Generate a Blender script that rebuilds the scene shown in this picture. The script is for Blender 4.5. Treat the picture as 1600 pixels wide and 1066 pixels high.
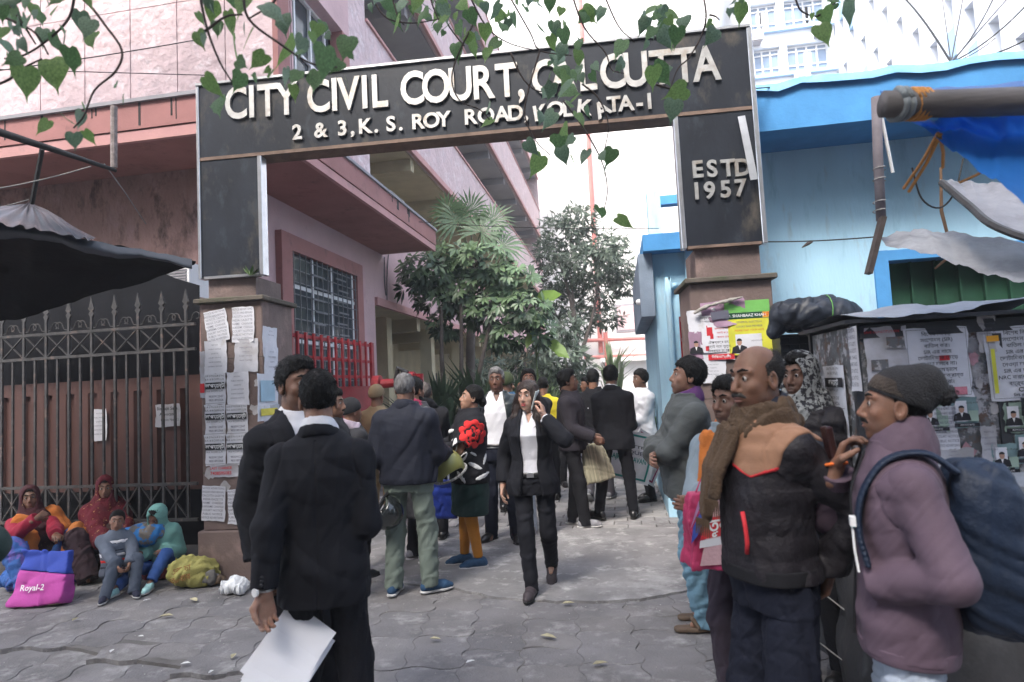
import bpy, bmesh, math, random
import numpy as np
from mathutils import Vector, Matrix, Euler
for o in list(bpy.data.objects): bpy.data.objects.remove(o)
scene = bpy.context.scene
COL = scene.collection
PI = math.pi
R = math.radians

# ---------------------------------------------------------------- camera
CAM_H = 1.58
YAW, PITCH, ROLL, FPX = R(9.3), R(4.0), 0.05, 1000.0
cd = bpy.data.cameras.new('camera'); cam = bpy.data.objects.new('camera', cd); COL.objects.link(cam)
cd.sensor_width = 36.0; cd.lens = FPX / 1600 * 36.0; cd.clip_start = 0.05; cd.clip_end = 2000
FWD = Vector((-math.sin(YAW)*math.cos(PITCH), math.cos(YAW)*math.cos(PITCH), math.sin(PITCH)))
_r0 = Vector((math.cos(YAW), math.sin(YAW), 0)); _u0 = _r0.cross(FWD)
RGT = _r0*math.cos(ROLL) - _u0*math.sin(ROLL); UPV = _r0*math.sin(ROLL) + _u0*math.cos(ROLL)
CC = Vector((0, 0, CAM_H))
cam.matrix_world = Matrix(((RGT.x, UPV.x, -FWD.x, 0), (RGT.y, UPV.y, -FWD.y, 0), (RGT.z, UPV.z, -FWD.z, CAM_H), (0, 0, 0, 1)))
cd.dof.use_dof = True; cd.dof.focus_distance = 5.6; cd.dof.aperture_fstop = 2.8
scene.camera = cam

# ---------------------------------------------------------------- sky, sun, exposure (hazy overcast day)
w = bpy.data.worlds.new('World'); scene.world = w; w.use_nodes = True
nt = w.node_tree; nt.nodes.clear()
sky = nt.nodes.new('ShaderNodeTexSky'); sky.sky_type = 'NISHITA'; sky.sun_disc = False
SUN_EL, SUN_AZ = R(52), R(200)     # hazy sun high behind the viewer
sky.sun_elevation = SUN_EL; sky.sun_rotation = SUN_AZ
sky.air_density = 1.0; sky.dust_density = 3.5; sky.ozone_density = 1.0
hs = nt.nodes.new('ShaderNodeHueSaturation'); hs.inputs['Saturation'].default_value = 0.75
bg = nt.nodes.new('ShaderNodeBackground'); bg.inputs['Strength'].default_value = 0.15
wo = nt.nodes.new('ShaderNodeOutputWorld')
nt.links.new(sky.outputs[0], hs.inputs['Color']); nt.links.new(hs.outputs[0], bg.inputs[0]); nt.links.new(bg.outputs[0], wo.inputs[0])
sl = bpy.data.lights.new('sun', 'SUN'); sl.energy = 1.5; sl.angle = R(16); sl.color = (1.0, 0.96, 0.90)
so = bpy.data.objects.new('sun', sl); COL.objects.link(so)
so.rotation_euler = Vector((-math.sin(SUN_AZ)*math.cos(SUN_EL), -math.cos(SUN_AZ)*math.cos(SUN_EL), -math.sin(SUN_EL))).to_track_quat('-Z', 'Y').to_euler()
vs = scene.view_settings
scene.display_settings.display_device = 'sRGB'
vs.view_transform = 'Standard'; vs.look = 'None'; vs.exposure = 2.15; vs.gamma = 1.0; vs.use_curve_mapping = False
scene.cycles.use_denoising = True
scene.cycles.max_bounces = 6; scene.cycles.diffuse_bounces = 3; scene.cycles.glossy_bounces = 3
scene.cycles.transparent_max_bounces = 6; scene.cycles.transmission_bounces = 3

# ---------------------------------------------------------------- pixel -> place helpers (photo is 1600 x 1066)
def ray(x, y): return FWD + RGT*((x-800)/FPX) + UPV*((533-y)/FPX)
def gnd(x, y, z=0.0):
    d = ray(x, y); return CC + d*((z-CAM_H)/d.z)
def atX(x, y, X):
    d = ray(x, y); return CC + d*(X/d.x)
def atY(x, y, Y):
    d = ray(x, y); return CC + d*(Y/d.y)
def atD(x, y, D): return CC + ray(x, y)*D

# ---------------------------------------------------------------- materials
MATS = {}
def lin(c):
    if isinstance(c, str):
        c = [int(c[i:i+2], 16)/255 for i in (0, 2, 4)]
        return tuple(v/12.92 if v <= .04045 else ((v+.055)/1.055)**2.4 for v in c)
    return c
def M(name, col, rough=0.8, var=0.15, vs_=4.0, bump=0.15, bs=60.0, metal=0.0, stain=None, st_lo=.55, st_hi=.7, st_s=2.0, spec=0.3, sheen=0.0, trans=0.0, stretch=None, coat=0.0, sss=0.0, world=False, bd=.01):
    if name in MATS: return MATS[name]
    col = lin(col)
    m = bpy.data.materials.new(name); m.use_nodes = True; t = m.node_tree; N = t.nodes; L = t.links
    b = N['Principled BSDF']; b.inputs['Roughness'].default_value = rough; b.inputs['Metallic'].default_value = metal
    b.inputs['Specular IOR Level'].default_value = spec
    if sheen: b.inputs['Sheen Weight'].default_value = sheen
    if sss: b.inputs['Subsurface Weight'].default_value = sss; b.inputs['Subsurface Radius'].default_value = (1.0, .4, .25); b.inputs['Subsurface Scale'].default_value = .006
    if coat: b.inputs['Coat Weight'].default_value = coat; b.inputs['Coat Roughness'].default_value = .15
    tc = N.new('ShaderNodeTexCoord'); co = tc.outputs['Object']
    if world: gp = N.new('ShaderNodeNewGeometry'); co = gp.outputs['Position']
    if stretch:
        mp = N.new('ShaderNodeMapping'); mp.inputs['Scale'].default_value = stretch; L.new(co, mp.inputs[0]); co = mp.outputs[0]
    n1 = N.new('ShaderNodeTexNoise'); n1.inputs['Scale'].default_value = vs_; n1.inputs['Detail'].default_value = 6; n1.inputs['Roughness'].default_value = .6
    L.new(co, n1.inputs['Vector'])
    mx = N.new('ShaderNodeMix'); mx.data_type = 'RGBA'
    mx.inputs[6].default_value = tuple(max(0, c*(1-var)) for c in col)+(1,); mx.inputs[7].default_value = tuple(min(1, c*(1+var)) for c in col)+(1,)
    mr = N.new('ShaderNodeMapRange'); mr.inputs[1].default_value = .3; mr.inputs[2].default_value = .7
    L.new(n1.outputs[0], mr.inputs[0]); L.new(mr.outputs[0], mx.inputs[0])
    out = mx.outputs[2]
    for k, s in enumerate([stain] if stain and isinstance(stain[0], (float, str)) or stain is None else stain):
        if s is None: continue
        n2 = N.new('ShaderNodeTexNoise'); n2.inputs['Scale'].default_value = st_s*(1+.7*k); n2.inputs['Detail'].default_value = 9; n2.inputs['Roughness'].default_value = .68
        mp2 = N.new('ShaderNodeMapping'); mp2.inputs['Location'].default_value = (3.1*k+1, 7.7*k, 1.3); L.new(co, mp2.inputs[0]); L.new(mp2.outputs[0], n2.inputs['Vector'])
        r2 = N.new('ShaderNodeMapRange'); r2.inputs[1].default_value = st_lo; r2.inputs[2].default_value = st_hi; L.new(n2.outputs[0], r2.inputs[0])
        m2 = N.new('ShaderNodeMix'); m2.data_type = 'RGBA'; L.new(r2.outputs[0], m2.inputs[0]); L.new(out, m2.inputs[6]); m2.inputs[7].default_value = tuple(lin(s))+(1,)
        out = m2.outputs[2]
    L.new(out, b.inputs['Base Color'])
    if bump:
        n3 = N.new('ShaderNodeTexNoise'); n3.inputs['Scale'].default_value = bs; n3.inputs['Detail'].default_value = 5; L.new(co, n3.inputs['Vector'])
        bp = N.new('ShaderNodeBump'); bp.inputs['Strength'].default_value = min(1, bump*2); bp.inputs['Distance'].default_value = bd
        L.new(n3.outputs[0], bp.inputs['Height']); L.new(bp.outputs[0], b.inputs['Normal'])
    if trans:
        tr = N.new('ShaderNodeBsdfTranslucent'); L.new(out, tr.inputs[0]); ms = N.new('ShaderNodeMixShader'); ms.inputs[0].default_value = trans
        L.new(b.outputs[0], ms.inputs[1]); L.new(tr.outputs[0], ms.inputs[2]); L.new(ms.outputs[0], N['Material Output'].inputs[0])
    MATS[name] = m
    return m

# ---------------------------------------------------------------- objects
def tag(o, label=None, cat=None, group=None, kind=None):
    if label: o['label'] = label
    if cat: o['category'] = cat
    if group: o['group'] = group
    if kind: o['kind'] = kind
    return o
def thing(name, label, cat, loc=(0, 0, 0), group=None, rotz=0.0):
    o = bpy.data.objects.new(name, None); COL.objects.link(o); o.empty_display_size = .1
    o.location = loc; o.rotation_euler = (0, 0, rotz)
    return tag(o, label, cat, group)
def wloc(p):
    v = Vector((0, 0, 0))
    while p is not None: v += p.location; p = p.parent
    return v
def link(name, me, m=None, parent=None, smooth=False):
    o = bpy.data.objects.new(name, me); COL.objects.link(o)
    if m is not None and len(me.materials) == 0: me.materials.append(m)
    if parent is not None: o.parent = parent
    if smooth: me.shade_smooth()
    return o
class MB:
    def __init__(s): s.v = []; s.f = []
    def add(s, vs, fs):
        n = len(s.v); s.v += [tuple(v) for v in vs]; s.f += [tuple(i+n for i in f) for f in fs]; return s
    def box(s, a, b):
        (x0, y0, z0), (x1, y1, z1) = a, b
        x0, x1 = min(x0, x1), max(x0, x1); y0, y1 = min(y0, y1), max(y0, y1); z0, z1 = min(z0, z1), max(z0, z1)
        return s.add([(x0,y0,z0),(x1,y0,z0),(x1,y1,z0),(x0,y1,z0),(x0,y0,z1),(x1,y0,z1),(x1,y1,z1),(x0,y1,z1)],
                     [(0,3,2,1),(4,5,6,7),(0,1,5,4),(1,2,6,5),(2,3,7,6),(3,0,4,7)])
    def obox(s, o, ax, ay, az):   # oriented box, corner o + axis vectors
        o = Vector(o); ax = Vector(ax); ay = Vector(ay); az = Vector(az)
        if ax.cross(ay).dot(az) < 0: o = o+ax; ax = -ax
        c = [o, o+ax, o+ax+ay, o+ay]; return s.add(c+[p+az for p in c], [(0,3,2,1),(4,5,6,7),(0,1,5,4),(1,2,6,5),(2,3,7,6),(3,0,4,7)])
    def bar(s, a, b, wx, wy=None, ref=(0, 0, 1)):   # rectangular bar
        a, b = Vector(a), Vector(b); d = (b-a); wy = wy or wx
        r = Vector(ref)
        if abs(d.normalized().dot(r)) > .95: r = Vector((1, 0, 0))
        u = d.cross(r).normalized(); v = u.cross(d).normalized()
        return s.obox(a-u*wx/2-v*wy/2, u*wx, v*wy, d)
    def tube(s, pts, r, n=8, caps=True):
        pts = [Vector(p) for p in pts]; m = len(pts); rs = r if isinstance(r, (list, tuple)) else [r]*m
        base = len(s.v); pu = None
        for i, p in enumerate(pts):
            d = (pts[min(i+1, m-1)]-pts[max(i-1, 0)]).normalized()
            if pu is None:
                q = Vector((0, 0, 1)) if abs(d.z) < .9 else Vector((1, 0, 0)); pu = d.cross(q).normalized()
            else:
                pu = (pu - d*pu.dot(d)).normalized()
            pv = d.cross(pu)
            for k in range(n):
                a = 2*PI*k/n; s.v.append(tuple(p + (pu*math.cos(a)+pv*math.sin(a))*rs[i]))
        for i in range(m-1):
            for k in range(n):
                a = base+i*n+k; b = base+i*n+(k+1) % n; s.f.append((a, b, b+n, a+n))
        if caps:
            s.f.append(tuple(base+k for k in reversed(range(n)))); s.f.append(tuple(base+(m-1)*n+k for k in range(n)))
        return s
    def prism(s, poly, d):   # polygon (3D pts) extruded along vector d
        n = len(poly); d = Vector(d); P = [Vector(p) for p in poly]
        return s.add(P+[p+d for p in P], [tuple(reversed(range(n))), tuple(range(n, 2*n))]+[(i, (i+1) % n, (i+1) % n+n, i+n) for i in range(n)])
    def mesh(s, name):
        me = bpy.data.meshes.new(name); me.from_pydata(s.v, [], s.f); me.validate(); me.update(); return me
    def build(s, name, m, parent=None, smooth=False, bevel=0.0, local=False):
        if parent is not None and not local:
            o = wloc(parent); s.v = [(v[0]-o.x, v[1]-o.y, v[2]-o.z) for v in s.v]
        me = s.mesh(name)
        bm = bmesh.new(); bm.from_mesh(me); bmesh.ops.recalc_face_normals(bm, faces=bm.faces)
        if bevel: bmesh.ops.bevel(bm, geom=bm.edges[:], offset=bevel, segments=1, affect='EDGES', clamp_overlap=True)
        bm.to_mesh(me); bm.free()
        return link(name, me, m, parent, smooth)
def solo(name, mb, m, label, cat, group=None, **k): return tag(mb.build(name, m, **k), label, cat, group)
def frame(o, x, y):   # matrix from origin and x / y axes
    x = Vector(x).normalized(); z = x.cross(Vector(y)).normalized(); y = z.cross(x)
    return Matrix(((x.x, y.x, z.x, o[0]), (x.y, y.y, z.y, o[1]), (x.z, y.z, z.z, o[2]), (0, 0, 0, 1)))
def bez(p0, p1, sag=0.0, n=10, ax=(0, 0, -1)):
    p0, p1, a = Vector(p0), Vector(p1), Vector(ax)
    return [p0.lerp(p1, i/n) + a*(sag*4*(i/n)*(1-i/n)) for i in range(n+1)]
def spline(pts, n=6):
    P = [Vector(p) for p in pts]; P = [P[0]*2-P[1]]+P+[P[-1]*2-P[-2]]; out = []
    for i in range(1, len(P)-2):
        for k in range(n):
            t = k/n; a, b, c, d = P[i-1], P[i], P[i+1], P[i+2]
            out.append(.5*((2*b)+(c-a)*t+(2*a-5*b+4*c-d)*t*t+(3*b-a-3*c+d)*t**3))
    return out+[P[-2]]
# lettering: text turned into mesh, drawn in the local xy plane (x right, y up, z out of the sheet)
def text_mesh(body, size, bold=0.0, depth=0.0, align='CENTER', res=2, wmax=None):
    c = bpy.data.curves.new('text', 'FONT'); c.body = body; c.size = size; c.align_x = align; c.align_y = 'CENTER'
    c.offset = bold*size; c.extrude = depth; c.resolution_u = res
    o = bpy.data.objects.new('text', c); me = bpy.data.meshes.new_from_object(o)
    vs_ = [v.co.copy() for v in me.vertices]; fs = [tuple(p.vertices) for p in me.polygons]
    bpy.data.objects.remove(o); bpy.data.curves.remove(c); bpy.data.meshes.remove(me)
    if wmax and vs_:
        wd = max(v.x for v in vs_)-min(v.x for v in vs_)
        if wd > wmax: vs_ = [Vector((v.x*wmax/wd, v.y, v.z)) for v in vs_]
    return vs_, fs
# ================================================================ GROUND
rnd = random.Random(7)
m_dirt = M('joint_dirt', (.125, .118, .115), .95, .35, 3, .3, 80, world=True)
m_asph = M('street_asphalt', (.10, .10, .105), .9, .25, 3, .3, 120)
m_conc = M('worn_concrete', (.205, .20, .202), .85, .25, 2.4, .3, 55, stain=((.34, .335, .335), (.14, .137, .14), (.46, .45, .44)), st_lo=.54, st_hi=.70, st_s=1.9, world=True)
def paver_mat(name, col, sp):
    m = M(name, col, .85, .25, 1.7, .3, 70, stain=((.10, .096, .098), (.22, .212, .208), (.34, .335, .33)), st_lo=.53, st_hi=.74, st_s=1.3+sp*.25, world=True); return m
m_pav = [paver_mat('paver_grey', (.165, .159, .164), 3.1), paver_mat('paver_warm_grey', (.175, .167, .168), 2.3), paver_mat('paver_dark_grey', (.152, .147, .153), 4.1)]
g = MB().add([(-400, -60, -.12), (400, -60, -.12), (400, 700, -.12), (-400, 700, -.12)], [(0, 1, 2, 3)]).build('ground', m_asph); tag(g, kind='structure')
bed = MB().box((-7.5, 1.2, -.16), (3.2, 5.9, -.075)).build('pavement', m_dirt); tag(bed, kind='structure')
# concrete apron across the gateway, its front edge the ragged crack seen in the picture
edge = [gnd(*p) for p in ((560, 905), (620, 912), (700, 918), (740, 927), (790, 936), (850, 940), (930, 940), (1000, 937), (1050, 928), (1085, 918), (1100, 900), (1190, 905))]
edge = spline(edge, 4)
edge = [Vector((p.x, p.y+rnd.uniform(-.018, .018), 0)) for p in edge]
def crack_y(x):
    if x < edge[0].x: return 5.28
    for a, b in zip(edge, edge[1:]):
        if a.x <= x <= b.x: return a.y+(b.y-a.y)*(x-a.x)/max(1e-6, b.x-a.x)
    return 5.0
ap = [Vector((edge[0].x-.9, edge[0].y+.35, 0)), Vector((edge[0].x-.3, edge[0].y+.03, 0))]+edge+[Vector((1.6, 5.3, 0)), Vector((1.6, 7.05, 0)), Vector((-3.2, 7.05, 0)), Vector((-3.2, 5.75, 0))]
slab = MB().prism([(p.x, p.y, -.05) for p in ap], (0, 0, .060)).build('gateway_slab', m_conc); tag(slab, kind='structure')
# wavy interlocking pavers, each its own piece
PW, PH = .345, .235
def wavy(w, h, n=6):
    pts = []
    for i in range(n): t = i/n; pts.append((-w/2+w*t, -h/2 + .024*math.sin(2*PI*t)))
    for i in range(n): t = i/n; pts.append((w/2 + .020*math.sin(2*PI*t), -h/2+h*t))
    for i in range(n): t = 1-i/n; pts.append((-w/2+w*t, h/2 + .024*math.sin(2*PI*t)))
    for i in range(n): t = 1-i/n; pts.append((-w/2 + .020*math.sin(2*PI*t), -h/2+h*t))
    return pts
def paver_mesh(m, pts, ins=.0025, th=.08):
    n = len(pts); sc = lambda k: [(x*(1-k/abs(PW/2)), y*(1-k/abs(PH/2))) for x, y in pts]
    a, b = sc(.0015), sc(.0015+ins)
    me = bpy.data.meshes.new('paver'); me.from_pydata([(x, y, -th) for x, y in a]+[(x, y, -ins) for x, y in a]+[(x, y, 0) for x, y in b], [],
        [(i, (i+1) % n, (i+1) % n+n, i+n) for i in range(n)]+[(i+n, (i+1) % n+n, (i+1) % n+2*n, i+2*n) for i in range(n)]+[tuple(range(2*n, 3*n))])
    me.materials.append(m); return me
pm = [paver_mesh(m, wavy(PW, PH)) for m in m_pav]
ang = R(6); ca, sa = math.cos(ang), math.sin(ang)
fault = [gnd(x, y) for x, y in ((-40, 1004), (60, 1000), (130, 1008), (180, 1020), (250, 1030), (330, 1040), (420, 1042), (520, 1058))]
def fault_y(x):
    for a, b in zip(fault, fault[1:]):
        if a.x <= x <= b.x: return a.y+(b.y-a.y)*(x-a.x)/(b.x-a.x)
    return fault[-1].y-.3 if x > fault[-1].x else fault[0].y
up = [(-7.5, fault[0].y-.02)]+[(p.x, p.y-.02) for p in fault if p.x < -1.35]+[(-1.3, fault_y(-1.3)-.02), (-1.3, 1.2), (3.2, 1.2), (3.2, 5.9), (-7.5, 5.9)]
MB().prism([(x, y, -.076) for x, y in up], (0, 0, .063)).build('joint_sand', m_dirt, bed)
cand = []
for i in range(-26, 12):
    for j in range(-12, 14):
        lx, ly = i*PW, j*PH
        x, y = -1.2+lx*ca-ly*sa, 4.0+lx*sa+ly*ca
        if not (1.6 < y < 5.75 and -6.6 < x < 2.3): continue
        if y > crack_y(x)+.16 and x > edge[0].x-.55: continue
        d = (Vector((x, y, 0))-CC); dz = d.dot(FWD)
        if dz < .5: continue
        px = 800+FPX*d.dot(RGT)/dz; py = 533-FPX*d.dot(UPV)/dz
        inview = -70 < px < 1310 and py < 1110
        cand.append((0 if inview else 1, dz, x, y))
cand.sort(); rest = MB()
wp = wavy(PW*.985, PH*.985)
for k, (_, dz, x, y) in enumerate(cand):
    low = -.026 if (y < fault_y(x) and x < -1.3) else 0.0
    z = -.009+low+rnd.uniform(-.003, .004)
    if k < 296:
        o = link('paver', pm[rnd.choice((0, 0, 1, 2))], None, bed); o.location = (x, y, z)
        o.rotation_euler = (rnd.gauss(0, .008), rnd.gauss(0, .008), ang+rnd.gauss(0, .006))
    else: rest.prism([(x+p*ca-q*sa, y+p*sa+q*ca, -.05) for p, q in wp], (0, 0, .05+z))
if rest.v: tag(rest.build('outer_pavers', m_pav[0], bed), kind='stuff')
# rectangular pavers of the lane inside the gate
lane = MB().box((-3.9, 7.05, -.10), (2.5, 46, -.030)).build('lane', m_dirt); tag(lane, kind='structure')
m_rect = [paver_mat('lane_paver', (.25, .24, .24), 3.0), paver_mat('lane_paver_pale', (.28, .27, .265), 2.6), paver_mat('lane_paver_dark', (.21, .203, .205), 3.5)]
rm = []
for m in m_rect:
    b = MB().box((-.145, -.095, -.05), (.145, .095, 0)); me = b.mesh('paver')
    bm = bmesh.new(); bm.from_mesh(me); bmesh.ops.bevel(bm, geom=[e for e in bm.edges if all(v.co.z > -.01 for v in e.verts)], offset=.005, segments=1, affect='EDGES'); bm.to_mesh(me); bm.free()
    me.materials.append(m); rm.append(me)
nr = 0; rest = MB()
for j in range(0, 60):
    y = 7.15+j*.2
    for i in range(-13, 7):
        x = i*.3+(.15 if j % 2 else 0)-.15
        if x < -3.6 or x > 1.6: continue
        big = (-1.9 < x < 1.2) and y < 10.9
        if big and nr < 290:
            nr += 1; o = link('paver', rnd.choice(rm), None, lane); o.location = (x, y, rnd.uniform(-.004, .002)); o.rotation_euler = (rnd.gauss(0, .006), rnd.gauss(0, .006), rnd.gauss(0, .006))
        elif y < 19: rest.box((x-.145, y-.095, -.05), (x+.145, y+.095, rnd.uniform(-.003, .002)))
o = rest.build('far_pavers', m_rect[0], lane); tag(o, kind='stuff')
far = MB().box((-3.9, 19.1, -.05), (2.5, 46, -.002)).build('lane_paving', m_rect[0], lane)

# ================================================================ PINK COURT BUILDING
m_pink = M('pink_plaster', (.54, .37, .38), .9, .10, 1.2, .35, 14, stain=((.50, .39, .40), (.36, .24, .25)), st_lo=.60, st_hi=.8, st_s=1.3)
m_pinkp = M('pale_pink_plaster', (.57, .44, .45), .9, .10, 1.5, .5, 6, bd=.05, stain=((.52, .42, .44), (.66, .56, .57)), st_lo=.54, st_hi=.62, st_s=2.2)
m_rose = M('rose_trim', (.33, .155, .145), .8, .12, 2.0, .15, 40, stain=((.20, .09, .085), (.12, .08, .075)), st_lo=.58, st_hi=.78, st_s=2.4)
m_rosel = M('rose_lip', (.48, .26, .25), .85, .12, 2, .15, 40, stain=((.30, .2, .19),), st_lo=.58, st_hi=.75, st_s=3)
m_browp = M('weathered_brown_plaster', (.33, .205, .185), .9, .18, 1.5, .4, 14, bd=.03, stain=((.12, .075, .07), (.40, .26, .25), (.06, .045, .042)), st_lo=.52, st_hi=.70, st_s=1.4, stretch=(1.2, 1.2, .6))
m_cream = M('cream_wall', (.50, .44, .30), .9, .12, 2, .15, 30)
m_dark = M('dark_interior', (.035, .033, .033), .9, .2, 2, .1)
m_grime = M('drip_grime', (.05, .045, .045), .95, .2, 5, .2)
m_soff = M('grey_soffit', (.30, .29, .31), .9, .12, 1.0, .1, 30)
m_glass = M('dark_glass', (.05, .06, .07), .12, .1, 1, 0, spec=.5)
m_alu = M('aluminium', (.55, .56, .58), .4, .1, 5, .05, metal=.6)
m_white = M('white_paint', (.72, .72, .73), .6, .05, 3, .05)
m_grill = M('grey_grille_steel', (.17, .17, .18), .6, .2, 9, .15)
XS, YF, YU, YE, ZC = -4.7, 6.95, 8.5, 12.05, 4.43
B = thing('court_building', 'pink plastered court building with rose canopies left of the lane', 'building', (-6, 9, 0))
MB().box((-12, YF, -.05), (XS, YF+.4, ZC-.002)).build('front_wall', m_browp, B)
MB().box((XS-.35, YF+.4, -.05), (XS, YE, ZC-.002)).build('side_wall', m_pink, B)
# upper wall faced with plaster panels between grooves
MB().box((-12, YU+.02, ZC+.3), (XS-.02, YU+.5, 15)).build('upper_wall', m_pink, B)
pw, ph = .80, 1.62
for i in range(0, 6):
    for j in range(0, 5):
        x1 = XS-.02-i*pw; z0 = 4.74+j*ph-.3
        if z0 > 11.5: continue
        o = MB().box((x1-pw+.006, YU-.025, max(z0, 4.72)), (x1-.006 if i else XS+.0, YU+.019, z0+ph-.008)).build('wall_panel', m_pinkp, B, bevel=.004)
# side face of the upper corner block, a window deep in its recess
pa = MB().box((XS-.3, YU+.5, ZC+.3), (XS, 8.95, 15)); pa.build('pilaster', m_pink, B)
MB().box((XS-.05, YU-.03, ZC+.3), (XS+.035, YU+.32, 15)).build('corner_strip', m_rose, B)
for za, zb in ((ZC+.3, 6.25), (8.35, 9.7), (11.6, 15)): MB().box((XS-.3, 8.95, za), (XS, 11.2, zb)).build('spandrel', m_pink, B)
MB().box((XS-.3, 11.2, ZC+.3), (XS, YE, 15)).build('end_pier', m_pinkp, B)
MB().box((XS-.3, YE-.3, ZC+.3), (XS-6, YE, 15)).build('end_wall', m_pink, B)
def side_window(z0, z1, y0, y1, x, name, cols=3, rows=1, mull=.05):
    f = MB()
    f.box((x, y0, z0), (x+.06, y0+mull, z1)).box((x, y1-mull, z0), (x+.06, y1, z1)).box((x, y0+mull, z0), (x+.06, y1-mull, z0+mull)).box((x, y0+mull, z1-mull), (x+.06, y1-mull, z1))
    W = MB().box((x-.03, y0, z0), (x-.01, y1, z1)).build(name, m_glass, B)
    f.build('window_frame', m_white, W)
    for k in range(1, cols):
        yy = y0+(y1-y0)*k/cols; MB().box((x, yy-mull/2, z0+mull), (x+.05, yy+mull/2, z1-mull)).build('mullion', m_white, W)
    for k in range(1, rows):
        zz = z0+(z1-z0)*k/rows; MB().box((x+.005, y0+mull, zz-mull/2), (x+.045, y1-mull, zz+mull/2)).build('transom', m_white, W)
    return W
side_window(6.25, 8.35, 8.95, 11.2, XS-.28, 'window', 4, 2)
side_window(9.7, 11.6, 8.95, 11.2, XS-.28, 'window', 4, 2)
MB().box((XS-.25, 10.9, 6.25), (XS-.002, 11.199, 8.35)).build('window_jamb', m_rose, B)
# canopy over both faces: soffit slab, rose fascia, pale lip
MB().box((-12, 6.05, ZC), (-3.62, YF+.5, ZC+.12)).box((XS-.2, YF+.5, ZC), (-3.62, 12.55, ZC+.12)).build('canopy_slab', m_rose, B)
MB().box((-12, 6.0, ZC-.015), (-3.56, 6.05, ZC+.10)).build('fascia_lip', m_rosel, B)
MB().box((-3.62, 6.05, ZC-.015), (-3.56, 12.6, ZC+.10)).build('fascia_lip', m_rosel, B)
MB().box((-12, 5.985, ZC+.112), (-3.545, 6.05, ZC+.40)).build('fascia', m_rose, B)
MB().box((-3.62, 6.05, ZC+.112), (-3.545, 12.6, ZC+.40)).build('fascia', m_rose, B)
MB().box((-12, 5.95, ZC+.40), (-3.51, 6.2, ZC+.44)).build('coping', m_soff, B)
MB().box((-3.7, 6.2, ZC+.40), (-3.51, 12.62, ZC+.44)).build('coping', m_soff, B)
MB().box((-12, 6.2, ZC+.35), (-3.7, YU-.03, ZC+.39)).build('canopy_top', m_soff, B)
for k in range(16):     # drip stains running down the fascia
    onf = k % 2; L = rnd.uniform(.08, .27)
    if onf: x = rnd.uniform(-7.2, -3.9); MB().box((x, 5.982, ZC+.4-L), (x+rnd.uniform(.01, .035), 5.984, ZC+.4)).build('drip_stain', m_grime, B)
    else: y = rnd.uniform(7, 12); MB().box((-3.544, y, ZC+.4-L), (-3.542, y+rnd.uniform(.03, .1), ZC+.4)).build('drip_stain', m_grime, B)
# ground floor window with rose surround and steel grille
w0, w1, wz0, wz1 = 8.62, 10.98, 1.55, 3.72
MB().box((XS, w0-.30, 1.35), (XS+.10, w0, wz1+.24)).build('window_surround', m_rose, B)
MB().box((XS, w1, 1.35), (XS+.10, w1+.26, wz1+.24)).build('window_surround', m_rose, B)
MB().box((XS, w0, wz1), (XS+.10, w1, wz1+.24)).build('window_surround', m_rose, B)
MB().box((XS, w0, 1.35), (XS+.12, w1, wz0)).build('window_sill', m_rose, B)
MB().box((XS-.002, w0, wz0), (XS+.004, w1, wz1)).build('window_recess', m_dark, B)
W = MB().box((XS+.006, w0, wz0), (XS+.012, w1, wz1)).build('window', m_glass, B)
for yy in (w0+.08, w0+.75, w0+1.45, w1-.08): MB().box((XS+.014, yy-.035, wz0), (XS+.03, yy+.035, wz1)).build('window_frame', m_white, W)
for zz in (wz0+.85, wz1-.5): MB().box((XS+.013, w0, zz-.03), (XS+.028, w1, zz+.03)).build('window_frame', m_white, W)
for k in range(13):
    yy = w0+.06+k*(w1-w0-.12)/12; MB().box((XS+.075, yy-.008, wz0), (XS+.087, yy+.008, wz1)).build('grille_bar', m_grill, W)
for k in range(12):
    zz = wz0+.08+k*(wz1-wz0-.16)/11; MB().box((XS+.062, w0, zz-.007), (XS+.074, w1, zz+.007)).build('grille_bar', m_grill, W)
for k in range(10):
    zz = wz0+.2+k*.19; y0 = w0+(.62 if k % 2 else .7); MB().box((XS+.088, y0, zz-.014), (XS+.097, y0+.42, zz+.014)).build('grille_link', m_grill, W)
    MB().box((XS+.088, y0+.85, zz+.06), (XS+.097, y0+1.25, zz+.088)).build('grille_link', m_grill, W)
# long verandah wing behind: parapet bands, slabs, columns, doors
YB = 43
bands = [(3.42, 5.15), (7.5, 9.2), (11.6, 13.4), (15.7, 17.5)]
for k, (z0, z1) in enumerate(bands):
    MB().box((XS-.16, YE+.002, z0), (XS, YB, z1)).build('parapet', m_pinkp if k else m_pink, B)
    MB().box((XS-.02, YE+.004, z0-.10), (XS+.06, YB, z0+.06)).build('parapet_drip', m_rosel, B)
    MB().box((XS-.12, YE+.004, z1), (XS+.05, YB, z1+.06)).build('parapet_rail', m_rosel, B)
    MB().box((XS-3.2, YE+.002, z0-.06), (XS-.16, YB, z0+.22)).build('verandah_slab', m_soff if k > 1 else m_cream, B)
    for y in np.arange(YE+3.2, YB, 3.6):
        MB().box((XS-3.2, y, z0-.36), (XS-.17, y+.25, z0-.062)).build('ceiling_beam', m_cream if k < 2 else m_soff, B)
MB().box((XS-3.4, YE+.002, -.05), (XS-3.2, YB, 19)).build('verandah_wall', m_cream, B)
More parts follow.
